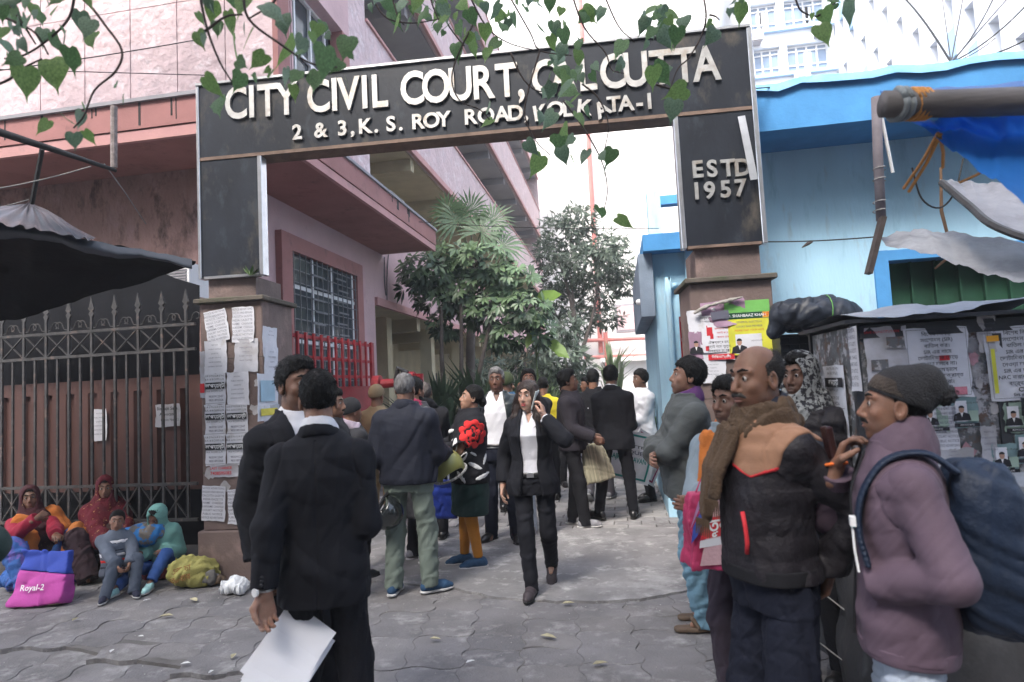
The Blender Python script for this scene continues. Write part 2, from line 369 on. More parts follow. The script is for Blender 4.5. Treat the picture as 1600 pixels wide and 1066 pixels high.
for lev, (z0, z1) in enumerate(((0, 3.4), (5.15, 7.44), (9.2, 11.5))):
    for k, y in enumerate(np.arange(YE+2.4, YB-1, 3.6)):
        zb = 0.0 if lev == 0 else z0-1.45
        if lev == 0: MB().box((XS-1.0, y, -.05), (XS-.66, y+.34, z1-.002)).build('column', m_cream, B)
        D = MB().box((XS-3.2, y+.7, zb), (XS-3.16, y+1.9, zb+2.3)).build('door' if k % 2 else 'window', m_dark, B)
        MB().box((XS-3.2, y+.58, zb), (XS-3.12, y+.70, zb+2.42)).box((XS-3.2, y+1.9, zb), (XS-3.12, y+2.02, zb+2.42)).box((XS-3.2, y+.70, zb+2.3), (XS-3.121, y+1.9, zb+2.42)).build('door_frame', m_cream, D)
MB().box((XS-6, YB-.3, 0), (XS, YB, 19)).build('gable_wall', m_pinkp, B)
for y, z in ((16.5, 7.1), (22, 11.2)):
    MB().tube([(XS-1.2, y, z), (XS-1.2, y+1.2, z)], .025).build('tube_light', m_white, B)

# ================================================================ WHITE BUILDING AT THE END OF THE LANE
m_wht = M('white_distemper', (.78, .77, .75), .9, .06, .6, .1, 20, stain=((.66, .64, .61),), st_lo=.6, st_hi=.85, st_s=.8)
m_red = M('red_pipe_paint', (.50, .17, .15), .5, .15, 4, .1)
WB = thing('white_building', 'tall white building closing the far end of the lane', 'building', (2, 46, 0))
MB().box((-12, 46, -.05), (8.5, 52, 34)).build('wall', m_wht, WB)
MB().box((-1.2, 45.2, 2.9), (8.5, 46, 3.2)).build('ledge', m_wht, WB)

a = atY(924, 300, 45.7)
MB().tube([(a.x, 45.75, 3.6), (a.x, 45.75, 34)], .16).build('red_drainpipe', m_red, WB)
for zz in (3.3, 4.5):
    MB().tube([(a.x-1.2, 45.4, zz), (4.2, 45.4, zz-.1)], .13).build('red_pipe', m_red, WB)
MB().tube([(a.x+.4, 45.3, 0), (a.x+.4, 45.3, 5)], .16).build('red_pipe', m_red, WB)
c0 = atY(985, 495, 45.9)
p = MB().box((c0.x-.9, 45.9, c0.z-.9), (c0.x+.7, 46, c0.z+.8)).build('notice_panel', M('pale_red_print', (.62, .45, .46), .8), WB)
MB().box((c0.x-1.05, 45.93, c0.z-1.05), (c0.x+.85, 46, c0.z+.95)).build('panel_frame', m_soff, WB)

# ================================================================ BLUE SHOP WALL ON THE RIGHT
m_blue = M('light_blue_wash', (.38, .60, .74), .9, .09, 1.0, .18, 30, stain=((.40, .60, .75), (.20, .36, .48), (.34, .40, .44)), st_lo=.56, st_hi=.78, st_s=1.6, stretch=(1.6, 1.6, .35))
m_blued = M('strong_blue_paint', (.07, .25, .51), .85, .16, 2.5, .1, 30)
m_bluem = M('blue_tarp_edge', (.16, .38, .58), .5, .2, 6, .3, 12)
m_green = M('green_shutter_paint', (.012, .055, .03), .75, .25, 3, .1)
S = thing('blue_shop', 'light blue walled single storey shop behind the right gate pillar', 'building', (3, 7, 0))
YS = 6.75
d0 = atY(1385, 395, YS); dx = d0.x
MB().box((1.02, YS, -.05), (dx-.13, YS+.3, 3.92)).box((dx-.13, YS+.002, 2.72), (9, YS+.3, 3.92)).build('wall', m_blue, S)
MB().box((dx-.13, YS-.03, -.05), (dx, YS+.3, 2.72)).build('door_post', m_blued, S)
MB().box((dx, YS-.012, 2.62), (9, YS+.25, 2.72)).build('lintel', m_blued, S)
SH = MB().box((dx, YS+.22, -.05), (9, YS+.27, 2.62)).build('shutter', m_green, S)
for k in range(22): MB().box((dx+.05+k*.22, YS+.17, 0), (dx+.07+k*.22, YS+.22, 2.62)).build('shutter_rib', m_green, SH)
MB().box((1.02, YS-.62, 3.82), (9, YS+.3, 3.93)).build('roof_slab', m_blued, S)
MB().box((1.0, YS-.68, 3.80), (9, YS-.62, 4.22)).build('fascia', m_blued, S)
tp = MB()
for i in range(40):
    x = 1.0+i*.2; z = 4.235+.02*math.sin(i*1.7)+rnd.uniform(-.012, .02)
    tp.v += [(x, YS-.72, z-.05-rnd.uniform(0, .03)), (x, YS-.70, z+.01), (x, YS-.2, z+.03)]
    if i: n = len(tp.v); tp.f += [(n-6, n-3, n-2, n-5), (n-5, n-2, n-1, n-4)]
tp.build('roof_sheet_edge', m_bluem, S, smooth=True)
# low annex deeper in the lane
A = thing('blue_annex', 'low blue annex with overhanging blue roof and drainpipe beside gate', 'building', (.8, 8, 0))
MB().box((.47, 7.6, -.05), (1.7, 11, 3.05)).build('wall', m_blue, A)
MB().box((.36, 7.35, 3.03), (1.75, 11.1, 3.22)).build('roof_slab', m_blued, A)
MB().box((.30, 7.5, 2.3), (.46, 10.5, 3.03)).build('hood', M('painted_soffit_shade', (.20, .25, .32), .8), A)  # slate block under the roof, the soffit's shade put into its colour
for x, z1 in ((.62, 2.62), (.86, 3.0)): MB().tube(spline([(x, 7.54, 0), (x, 7.54, z1-.1), (x+.03, 7.55, z1), (x+.1, 7.6, z1+.03)], 3), .035).build('drainpipe', m_blue, A, smooth=True)
m_blk = M('black_plastic', (.015, .015, .016), .4, .1)
cm = MB().tube([(.28, 7.75, 2.5), (.36, 7.62, 2.48)], .035).build('security_camera', m_white); tag(cm, 'small white security camera under the blue annex roof', 'camera')
MB().tube([(.274, 7.76, 2.501), (.262, 7.78, 2.505)], .03).build('lens', m_blk, cm)
cz = atY(1010, 300, 13)
col = MB().box((cz.x, 13, 0), (cz.x+.26, 13.3, cz.z)).build('column', m_blue)
col.name = 'blue_column'; tag(col, 'thin light blue concrete column rising behind the annex', 'column')
MB().box((cz.x+.26, 13.02, cz.z-.28), (cz.x+2.2, 13.28, cz.z-.1)).build('beam', m_blued, col)

# ================================================================ TALL WHITE AND BLUE OFFICE BLOCK, UPPER RIGHT
m_off = M('office_white', (.74, .77, .82), .85, .04, .8, .05, 30)
m_offb = M('office_blue', (.36, .55, .78), .85, .06, .8, .05, 30)
m_pane = M('office_glass', (.22, .30, .42), .15, .15, 1, 0, spec=.5)
O = thing('office_block', 'tall white and pale blue office block with sunshade grid', 'building', (14, 45, 0))
MB().box((9.9, 44.5, 0), (16.0, 58, 36)).build('wall', m_off, O)
st = 3.1
for r in range(-1, 5):
    z0 = 18.45+r*st
    MB().box((9.8, 43.7, z0-.32), (15.4, 44.5, z0-.12)).build('sunshade', m_offb, O)
    MB().box((9.8, 44.0, z0-1.25), (15.4, 44.5, z0-.33)).build('spandrel', m_off, O)
    for x in (9.82, 11.95, 15.0): MB().box((x, 43.98, z0-.11), (x+.45, 44.5, z0+1.83)).build('pier', m_off, O)
    for x0, x1 in ((10.3, 11.93), (12.42, 14.98)):
        P_ = MB().box((x0, 44.4, z0-.1), (x1, 44.46, z0+1.8)).build('window', m_pane, O)
        n = 3 if x1-x0 < 2 else 4
        for k in range(n+1): xx = x0+(x1-x0)*k/n; MB().box((xx-.05, 44.3, z0-.1), (xx+.05, 44.39, z0+1.8)).build('mullion', m_white, P_)
        for zz in (z0, z0+.5, z0+1.45, z0+1.75): MB().box((x0, 44.31, zz-.04), (x1, 44.38, zz+.04)).build('transom', m_white, P_)
        for q in range(rnd.choice((0, 1, 2))):
            xc = x0+rnd.uniform(.1, x1-x0-.7); MB().box((xc, 44.392, z0+.05), (xc+rnd.uniform(.3, .6), 44.398, z0+1.4)).build('curtain', m_off, P_)
for r, x, nm in ((2, 14.0, 'upper right'), (1, 12.6, 'middle right'), (2, 9.9, 'upper left'), (3, 13.2, 'topmost right')):
    z0 = 18.45+r*st-1.0
    ac = MB().box((x, 43.2, z0), (x+.9, 43.6, z0+.65)).build('air_conditioner', m_white); tag(ac, 'boxy white air conditioner below the %s office block window' % nm, 'air conditioner', 'air conditioners on the office block')
    MB().tube([(x+.35, 43.19, z0+.33), (x+.35, 43.17, z0+.33)], .25, 12).build('fan', m_soff, ac)
    MB().box((x+.1, 43.25, z0-.08), (x+.8, 43.99, z0-.005)).build('bracket', m_soff, ac)
# sunshade grid along the right wing
XW = 15.5
MB().box((XW+1.0, 15, 0), (XW+1.6, 44, 44)).build('wing_wall', m_offb, O)
ys = np.arange(17.0, 43.9, 1.55)
for k, y in enumerate(ys): MB().box((XW, y, 5.9), (XW+1.0, y+.75, 44)).build('vertical_fin', m_off, O)
for r in range(12):
    z0 = 6.2+r*3.0
    for k, y in enumerate(ys[:-1]):
        zz = z0+(1.5 if k % 2 else 0)
        MB().box((XW+.04, y+.75, zz), (XW+1.0, y+1.55, zz+1.25)).build('sunshade_block', m_off if (k*7+r*3) % 5 else m_offb, O)

# houses across the street, behind the viewer
m_opp = M('soot_stained_plaster', (.26, .22, .20), .9, .2, 1.2, .2, 20, stain=((.14, .12, .11),), st_lo=.5, st_hi=.75, st_s=.8)
OP = thing('opposite_house', 'soot stained plaster house row across the street behind the viewer', 'building', (0, -11, 0))
MB().box((-22, -16, 0), (22, -11, 15)).build('wall', m_opp, OP)
for i in range(-9, 10):
    for j in range(4):
        W_ = MB().box((i*2.3-.6, -10.98, 1+j*3.6), (i*2.3+.6, -10.95, 3.1+j*3.6)).build('window', m_glass, OP)

# city haze hanging in the air
hz_ = MB().box((-60, -40, -1.2), (60, 70, 46)).build('haze', None); tag(hz_, kind='stuff')
hm = bpy.data.materials.new('haze_air'); hm.use_nodes = True; hm.node_tree.nodes.clear()
hv = hm.node_tree.nodes.new('ShaderNodeVolumePrincipled'); hv.inputs['Color'].default_value = (.88, .91, .97, 1); hv.inputs['Density'].default_value = .0030; hv.inputs['Anisotropy'].default_value = .2
ho = hm.node_tree.nodes.new('ShaderNodeOutputMaterial'); hm.node_tree.links.new(hv.outputs[0], ho.inputs['Volume']); hz_.data.materials.append(hm)
# ================================================================ GATEWAY: pillars, black sign, letters
m_stone = M('brown_stone', (.165, .12, .108), .75, .2, 2.5, .2, 50, stain=((.10, .075, .07), (.30, .21, .19)), st_lo=.55, st_hi=.75, st_s=2.2)
m_moss = M('mossy_cap', (.10, .085, .07), .9, .3, 5, .25, 40, stain=((.07, .08, .045),), st_lo=.5, st_hi=.65, st_s=3)
m_board = M('black_sign_board', (.018, .021, .028), .38, .3, 2.0, .08, 25, stain=((.075, .066, .055), (.035, .042, .052)), st_lo=.56, st_hi=.70, st_s=2.2, spec=.3, stretch=(1.5, 1.5, .8))
m_steel = M('steel_letter', (.40, .395, .385), .45, .15, 14, .1, 30, metal=.75, stain=((.30, .25, .20),), st_lo=.50, st_hi=.72, st_s=7)
m_trim = M('steel_trim', (.60, .60, .62), .28, .15, 6, .05, metal=.85)
m_rust = M('rusty_edge', (.16, .11, .085), .8, .3, 8, .2)
GL, GR = Vector((-3.74, 5.29, 0)), Vector((1.27, 5.55, 0)); GU = (GR-GL).normalized(); GN = Vector((GU.y, -GU.x, 0))   # GN towards the viewer
def on_plane(px, py, o, n):
    d = ray(px, py); return CC+d*((o-CC).dot(n)/d.dot(n))
def guz(px, py, off=0.0):
    p = on_plane(px, py, GL+GN*off, GN); return (p-GL).dot(GU), p.z
def GP(u, z, off=0.0): return GL+GU*u+GN*off+Vector((0, 0, z))
def gbox(u0, z0, u1, z1, o0, o1): return MB().obox(GP(u0, z0, o0), GU*(u1-u0), GN*(o1-o0), Vector((0, 0, z1-z0)))
UL = (GR-GL).length
zt, zb = 4.53, 3.84
pl0, pl1 = 0.01, .60
pr0 = UL-.66
SG = thing('gateway_sign', 'black gateway sign board with steel letters naming the civil court', 'sign', GP(UL/2, 0))
gbox(0, zb, UL, zt, .0, -.22).build('board', m_board, SG)
gbox(-.01, zt, UL+.01, zt+.022, .02, -.24).build('top_flashing', m_trim, SG)
gbox(.005, zb-.03, UL-.005, zb, .005, -.21).build('bottom_edge', m_rust, SG)
gbox(pl0, 2.72, pl1, zb-.032, -.004, -.085).build('left_leg_panel', m_board, SG)
gbox(pr0, 2.68, UL, zb-.032, -.004, -.085).build('right_leg_panel', m_board, SG)
for u0, u1, z0, z1 in ((-.012, .016, 2.70, zt), (pl1-.02, pl1+.02, 2.70, zb-.033), (pr0-.02, pr0+.02, 2.66, zb-.033), (UL-.02, UL+.02, 2.66, zt)):
    gbox(u0, z0, u1, z1, .012, -.09).build('trim_strip', m_trim, SG, bevel=.004)
gbox(pl0+.03, 2.695, pl1-.03, 2.719, .006, -.08).build('panel_foot', m_trim, SG)
gbox(pr0+.03, 2.655, UL-.03, 2.679, .006, -.08).build('panel_foot', m_rust, SG)
# loose strip of trim that has peeled off over the founding date
a, b = guz(1157, 184), guz(1174, 286)
MB().bar(GP(a[0], a[1], .03), GP(b[0], b[1], .09), .06, .006, ref=GN).build('peeled_trim', m_trim, SG)
def letter(ch, px, py, size, tilt=0.0, m=m_steel, off=.012, bold=.022, sx=.9):
    u, z = guz(px, py)
    v, f = text_mesh(ch, size, bold, .012, res=4)
    if not v: return
    cx = (min(q.x for q in v)+max(q.x for q in v))/2; c, s = math.cos(tilt), math.sin(tilt)
    o = GP(u, z, off)
    vv = []
    for q in v:
        x, y = (q.x-cx)*sx, q.y; x, y = x*c-y*s, x*s+y*c
        vv.append(o+GU*x+Vector((0, 0, y))+GN*q.z)
    return MB().add(vv, f).build('letter', m, SG)
def line_y(x, x0, y0, x1, y1): return y0+(y1-y0)*(x-x0)/(x1-x0)
for ch, x in zip('CITYCIVILCOURT,CALCUTTA', (370.6, 395, 420, 449, 499, 524, 546, 571, 595, 645, 682, 720, 757, 792, 814, 850, 880, 919, 957, 993, 1033, 1069, 1103)):
    letter(ch, x, line_y(x, 370.6, 165, 1103, 104)+(0 if ch != ',' else 2), .425, sx=.76)
for ch, x in zip('2&3,K.S.ROYROAD,KOLKATA-1', (466, 503, 536, 552, 573, 589, 612, 627, 655, 675, 694, 737, 760, 785, 806, 822, 846, 868, 888, 914, 941, 959, 978, 999, 1014.5)):
    tl = {846: .12, 914: -.15, 941: .45, 868: -.1}.get(x, 0); dy = {846: 3, 868: 0, 888: 1, 941: 6, 914: 1}.get(x, 0)
    letter(ch, x, line_y(x, 466, 209, 1014, 161)+dy, .19, tl, bold=.028, sx=1.0)
for ch, x, y in zip('ESTD1957', (1090, 1112, 1137, 1160, 1088, 1108, 1133, 1157), (267, 266, 265, 264, 301, 300, 298, 296)):
    letter(ch, x, y, .20, bold=.028, sx=.95)
# pillars
def pillar(name, label, u0, u1, zcap, znk, back, mk):
    T = thing(name, label, 'pillar', GP((u0+u1)/2, 0), 'gate pillars')
    gbox(u0, 0.42, u1, zcap, -.02, -back).build('shaft', m_stone, T, bevel=.008)
    gbox(u0-.035, -.03, u1+.035, .42, .02, -back-.03).build('plinth', m_stone, T, bevel=.01)
    gbox(u0-.04, zcap, u1+.04, zcap+.045, .03, -back-.04).build('cap', mk, T, bevel=.008)
    gbox(u0+.07, zcap+.045, u1-.07, znk, -.05, -back+.08).build('neck', m_stone, T)
    for k in range(3):
        z = .42+(zcap-.42)*(k+1)/4; gbox(u0-.001, z-.004, u1+.001, z+.004, -.0185, -.022).build('stone_joint', m_moss, T)
    return T
PBL = .62
pillar('gate_pillar', 'brown stone gate pillar on the left plastered with white notices', -.02, .58, 2.47, 2.70, PBL, m_moss)
pillar('gate_pillar', 'brown stone gate pillar on the right under the founding date panel', pr0+.02, UL+.03, 2.36, 2.66, PBL, m_moss)
pl = MB()
for k in range(7):
    a = k*.9; c = GP(.50, 2.69, .03); d = Vector((math.cos(a)*.09, math.sin(a)*.05, .05+.05*rnd.random())); n = Vector((-d.y, d.x, 0)).normalized()*.018
    pl.add([c, c+d*.5+n, c+d, c+d*.5-n], [(0, 1, 2, 3)])
tag(pl.build('weed', M('weed_leaf', (.10, .16, .06), .6, .2)), 'small weed sprouting from the foot of left sign panel', 'plant')

# ================================================================ POSTERS
m_paper = M('white_paper', (.66, .66, .70), .8, .06, 6, .2, 14, stain=((.52, .51, .53), (.44, .40, .37)), st_lo=.58, st_hi=.78, st_s=3, world=True)
m_paperg = M('grey_paper', (.48, .48, .52), .8, .12, 6, .1, 20, stain=((.34, .32, .32),), st_lo=.55, st_hi=.7)
m_ink = M('black_ink', (.02, .02, .025), .7, 0, 1, 0); m_inkg = M('grey_ink', (.12, .12, .16), .7, 0, 1, 0)
m_redi = M('red_ink', (.55, .03, .04), .7, .05, 1, 0); m_whi = M('white_ink', (.75, .75, .75), .7, 0, 1, 0)
m_skinp = M('printed_skin', (.42, .25, .18), .7, .1, 9, 0)
def poster(name, label, w, h, o, xa, ya, items=(), paper=None, tilt=0.0, group=None, curl=.004):
    """items: ('t', text, x, y, size, mat, bold) or ('r', x0, y0, x1, y1, mat) or ('p', x, y, size) in fractions of the sheet"""
    s = MB(); nx, ny = 6, 8; ph = rnd.uniform(0, 6)
    zf = lambda i, j: .003+curl*(1+math.sin(i*1.1+ph+j*.6))*(.5+abs(j/ny-.5))
    for j in range(ny+1):
        for i in range(nx+1): bd = (i in (0, nx)) or (j in (0, ny)); s.v.append((w*(i/nx-.5)+(rnd.uniform(-.006, .004)*(1 if i else -1) if bd else 0), h*(j/ny-.5)+(rnd.uniform(-.006, .003) if bd else 0), zf(i, j)+(.008 if (i in (0, nx) and j in (0, ny) and rnd.random() < .5) else 0)))
    for j in range(ny):
        for i in range(nx): a = j*(nx+1)+i; s.f.append((a, a+1, a+nx+2, a+nx+1))
    ob = s.build(name, paper or m_paper, smooth=True)
    ob.matrix_world = frame(o, xa, ya) @ Matrix.Rotation(tilt, 4, 'Z')
    tag(ob, label, 'poster', group)
    by = {}; nk = 0
    zz = .0075+2*curl; zl = 0
    for it in items:
        nk += 1
        if it[0] == 't':
            v, f = text_mesh(it[1], it[4]*h, it[6] if len(it) > 6 else .0, wmax=w*.92)
            by.setdefault(('print', it[5].name, nk), MB()).add([(q.x+it[2]*w, q.y+it[3]*h, zz+.001) for q in v], f)
        elif it[0] == 'r':
            zl += .0001
            by.setdefault(('print_block', it[5].name, nk), MB()).add([(it[1]*w, it[2]*h, zz+zl), (it[3]*w, it[2]*h, zz+zl), (it[3]*w, it[4]*h, zz+zl), (it[1]*w, it[4]*h, zz+zl)], [(0, 1, 2, 3)])
        elif it[0] == 'p':   # small printed bust portrait
            cx, cy, s_ = it[1]*w, it[2]*h, it[3]*h
            body = [(cx-s_*.5, cy-s_*.5), (cx+s_*.5, cy-s_*.5), (cx+s_*.42, cy-s_*.12), (cx+s_*.15, cy), (cx-s_*.15, cy), (cx-s_*.42, cy-s_*.12)]
            by.setdefault(('print_coat', m_ink.name, nk), MB()).add([(x, y, zz+.0006) for x, y in body], [tuple(range(6))])
            by.setdefault(('print_shirt', m_whi.name, nk), MB()).add([(cx-s_*.08, cy, zz+.0009), (cx, cy-s_*.3, zz+.0009), (cx+s_*.08, cy, zz+.0009)], [(0, 1, 2)])
            el = [(cx+s_*.15*math.cos(2*PI*k/12), cy+s_*.18+s_*.21*math.sin(2*PI*k/12), zz+.0012) for k in range(12)]
            by.setdefault(('print_face', m_skinp.name, nk), MB()).add(el, [tuple(range(12))])
            hr = [(cx+s_*.165*math.cos(PI*k/8), cy+s_*.26+s_*.16*math.sin(PI*k/8), zz+.0015) for k in range(9)]
            by.setdefault(('print_hair', m_ink.name, nk), MB()).add(hr, [tuple(range(9))])
    for (nm, mn, _), mb in by.items():
        me = mb.mesh(nm); c = link(nm, me, bpy.data.materials[mn], ob)
    return ob
def notice_items():
    L = ['NOTICE ADVERTISING', 'ENGLISH HINDI BENGALI', 'CALCUTTA GAZETTE', 'INDIA GAZETTE', 'NAME  CHANGE', 'SURNAME CHANGE', 'COURT NOTICE', 'PUBLIC NOTICE', 'NOTICE ADVERTISING']
    return [('t', t, 0, .43-.105*k, .085, m_inkg, .004) for k, t in enumerate(L)]
def llb_items():
    return [('t', 'LL.B. (5 Yrs.) LL.B. (3 Yrs.)', 0, .42, .075, m_ink, .01), ('t', 'B.A. & B.COM LL.B.', 0, .31, .085, m_ink, .0), ('r', -.46, .0, .46, .21, m_ink), ('t', "ল'পয়েন্ট", 0, .10, .17, m_whi, .02),
            ('t', 'M.A. M.COM. LL.M.', 0, -.07, .07, m_ink), ('t', '9830912347', .05, -.24, .10, m_inkg, .01), ('t', '9831892366', .05, -.36, .10, m_inkg, .01), ('r', -.46, -.46, .46, -.45, m_ink)]
def soft_items(n=6):
    return [('t', t, 0, .36-.13*k, .055, m_inkg) for k, t in enumerate(['NOTICE', 'PUBLIC NOTICE', 'GAZETTE', 'COURT NOTICE', 'NAME CHANGE', 'GENERAL NOTICE'][:n])]
def lp(name, label, px, py, wpx, hpx, items, paper=None, tilt=0, curl=.004):
    u, z = guz(px, py, -.02); d = (GP(u, z, -.02)-CC).dot(FWD)/FPX
    return poster(name, label, wpx*d*1.03, hpx*d*1.03, GP(u, z, -.012), GU, (0, 0, 1), items, paper, tilt, 'notices pasted on the gate pillars', curl)
LN = 'on left gate pillar'
lp('notice_sheet', 'tilted white advertising notice, topmost left '+LN, 340, 510, 36, 49, notice_items(), tilt=.16)
lp('notice_sheet', 'straight white advertising notice, topmost right '+LN, 381, 507, 35, 53, notice_items())
lp('notice_sheet', 'plain white notice with faint type under the tilted one '+LN, 338, 558, 36, 50, soft_items())
lp('notice_sheet', 'older greyish notice with dog-eared corner, second row right '+LN, 386, 555, 38, 50, soft_items(5), m_paperg, -.02)
lp('law_class_poster', 'law class poster with black band, upper left of five '+LN, 338, 608, 33, 47, llb_items())
lp('notice_sheet', 'faint white notice directly right of the upper law class poster', 373, 607, 35, 50, soft_items(6))
lp('law_class_poster', 'law class poster with black band, middle left '+LN, 338, 656, 33, 46, llb_items())
lp('law_class_poster', 'law class poster with black band, middle right '+LN, 372, 655, 34, 46, llb_items())
lp('law_class_poster', 'law class poster with black band, bottom left '+LN, 338, 703, 33, 46, llb_items())
lp('law_class_poster', 'law class poster with black band, bottom right '+LN, 372, 702, 34, 46, llb_items())
lp('torn_leaflet', 'torn greyish leaflet with red digits below the law class posters', 352, 735, 46, 19, [('t', 'LAST CHANCE', -.1, .2, .28, m_redi, .02), ('t', '7408595083', -.1, -.2, .36, m_redi, .02)], m_paperg)
lp('notice_sheet', 'slightly slanted advertising notice, lowest left '+LN, 335, 786, 38, 52, notice_items(), tilt=-.06)
lp('notice_sheet', 'advertising notice with a fold, lowest right '+LN, 374, 791, 34, 52, notice_items())
lp('torn_strip', 'narrow torn paper strip with red square at pillar edge', 318, 585, 9, 70, [('r', -.4, -.4, .4, -.2, m_redi)], m_paperg)
m_scrap = [M('torn_paper_remains', (.42, .40, .40), .9, .25, 8, .1), M('torn_pink_remains', (.45, .25, .28), .9, .25, 8, .1)]
def scrap(o, xa, ya, r, m, k, where):
    n = 11; pts = [(math.cos(2*PI*i/n)*r*rnd.uniform(.5, 1.2), math.sin(2*PI*i/n)*r*rnd.uniform(.5, 1.3), .002) for i in range(n)]
    ob = MB().add(pts, [tuple(range(n))]).build('paper_scrap', m); ob.matrix_world = frame(o, xa, ya)
    tag(ob, ('pinkish' if m is m_scrap[1] else 'greyish')+' ragged poster scrap on '+where, 'paper scrap', 'poster scraps')
for (px, py, r), wh in zip(((399, 640, .05), (400, 690, .06), (394, 730, .08), (352, 760, .05), (322, 560, .05), (402, 600, .04), (330, 740, .06)), ['the left pillar right of the upper law class poster', 'the left pillar beside the bottom law class poster', 'the left pillar right of the torn red leaflet', 'the left pillar below the torn red leaflet', 'the left pillar outer edge beside faint notice', 'the left pillar corner beside the faint right notice', 'the left pillar outer edge above the slanted notice']):
    u, z = guz(px, py, -.02); scrap(GP(u, z, -.018), GU, (0, 0, 1), r, m_scrap[0], 0, wh)
# side face of the left pillar
sx = GP(.58, 0); sideN = GU; sideX = -GN
def sp(label, px, py, wm, hm, items, paper=None):
    p = on_plane(px, py, GP(.582, 0), GU); return poster('side_notice', label, wm, hm, p, sideX, (0, 0, 1), items, paper, 0, 'notices pasted on the gate pillars')
sp('small blank white notice high on the lane side of left pillar', 421, 535, .27, .28, soft_items(2))
sp('small printed white notice second from top on the pillar lane side', 423, 572, .26, .36, soft_items(4))
sp('pale blue and white leaflet low on the lane side of left pillar', 418, 620, .38, .42, [('r', -.4, -.1, .3, .35, M('pale_blue_print', (.35, .5, .6), .8)), ('r', -.4, -.4, .4, -.25, M('yellow_print', (.7, .6, .1), .8))])
sp('yellow and grey leaflet lowest on the lane side of left pillar', 424, 668, .28, .42, [('r', -.3, -.3, .4, .1, bpy.data.materials['yellow_print'])], m_paperg)
# right pillar
RN = 'on right gate pillar'
m_pgreen = M('poster_green', (.16, .42, .10), .7, .2, 5, 0); m_pyel = M('poster_yellow', (.62, .60, .06), .7, .2, 5, 0); m_por = M('poster_orange', (.75, .35, .03), .7, .1, 5, 0); m_pdk = M('poster_dark_green', (.01, .06, .03), .7, .1, 5, 0)
m_pur = M('poster_mauve', (.34, .22, .30), .7, .2, 6, 0)
lp('newsprint_sheet', 'faded newsprint sheet crumpling off the top '+RN, 1130, 490, 66, 40, [('r', -.3, -.2, .1, .1, m_inkg), ('t', 'PUBLIC NOTICE', .1, .3, .12, m_inkg)], m_pur, .1, .012)
lp('notice_sheet', 'white notice half hidden behind red flag poster '+RN, 1096, 502, 42, 36, soft_items(4), None, .05)
lp('candidate_leaflet', 'narrow mauve leaflet with a small portrait at pillar left edge', 1087, 540, 20, 42, [('p', 0, -.05, .5)], m_pur)
lp('candidate_poster', 'green and yellow election poster with a portrait '+RN, 1168, 512, 66, 82, [('r', -.5, .28, .5, .5, m_pgreen), ('r', -.45, -.5, .5, .16, m_pyel), ('r', -.3, -.48, .28, -.12, m_paper), ('r', -.42, .17, .33, .275, m_pdk), ('t', 'MD. SHAHBAAZ KHAN', -.05, .222, .075, m_whi, .012), ('r', .34, .17, .5, .275, m_por), ('t', '07', .42, .222, .09, m_redi, .02),
   ('t', 'GENERAL ELECTION', .02, .10, .05, m_inkg), ('t', 'COURT BAR MEMBER', .02, .02, .05, m_inkg), ('t', 'PLEASE CAST YOUR VOTE', .02, -.05, .045, m_redi), ('p', -.22, -.32, .30), ('t', 'ADVOCATE', .18, -.25, .04, m_inkg)])
lp('flag_poster', 'white poster with a red flag and red bottom band '+RN, 1119, 526, 48, 71, [('r', -.44, -.34, .44, .45, m_paper), ('r', -.3, -.5, .5, -.38, m_redi), ('t', 'িসিপআই(এম)', .1, -.44, .07, m_whi, .01), ('t', '"নতুন ভারেতর জনয্ নতুন', 0, .40, .06, m_ink), ('t', 'সমাজ গড়ার লড়াই"', 0, .32, .06, m_ink),
   ('r', -.30, .02, -.12, .20, m_redi), ('r', -.30, .02, -.27, .24, m_redi), ('r', -.2, -.05, -.10, .06, m_redi), ('r', -.36, -.3, -.26, -.2, m_redi), ('t', 'জনগেণর দািব', .18, .16, .055, m_redi), ('t', 'লড়াই কের', .18, .07, .055, m_redi), ('t', 'আনেত হেব', .18, -.02, .055, m_redi), ('t', 'ঐকয্বদ্ধ হন,', .05, -.13, .075, m_ink), ('t', 'লড়াই গেড় তুলুন,', .05, -.22, .075, m_ink), ('t', 'িনবর্াচন হোক।', .05, -.31, .075, m_ink)])
lp('notice_sheet', 'plain white notice below the red flag poster '+RN, 1114, 579, 38, 38, soft_items(5), None, -.04)
CRUMPLE = [GP(*guz(*p), .035) for p in ((1084, 490), (1100, 481), (1118, 475), (1140, 470), (1158, 465))]
# ================================================================ IRON GRILLE AND METAL SHEET, LEFT
m_iron = M('iron_bars', (.055, .052, .052), .6, .35, 12, .2, 40, stain=((.16, .11, .09),), st_lo=.55, st_hi=.7, st_s=9)
m_sheet = M('brown_metal_sheet', (.095, .047, .040), .6, .15, 2, .1, 30, stain=((.08, .04, .035),), st_lo=.55, st_hi=.75, st_s=2)
m_tarp = M('black_tarpaulin', (.007, .007, .009), .65, .3, 3, .35, 7, spec=.10)
YG = 5.62
def gz(px, py): return atY(px, py, YG)
x1 = atY(306, 560, YG).x; zr1 = atY(290, 507, YG).z; zr0 = atY(290, 546, YG).z; zx1 = .80; zx0 = .46
FE = thing('iron_grille_gate', 'tall iron bar gate with spearheads and scrolls left of the pillar', 'gate', (-5.2, YG, 0))
xs = [x1-.10-k*.262 for k in range(10)]
xl = xs[-1]-.15
for z in (zr1, zr0, zx1, zx0): MB().box((xl, YG-.014, z-.014), (x1, YG+.014, z+.014)).build('rail', m_iron, FE)
spear = [(0, .0), (.012, .0), (.030, .035), (.012, .06), (.034, .085), (.020, .12), (.0, .21)]
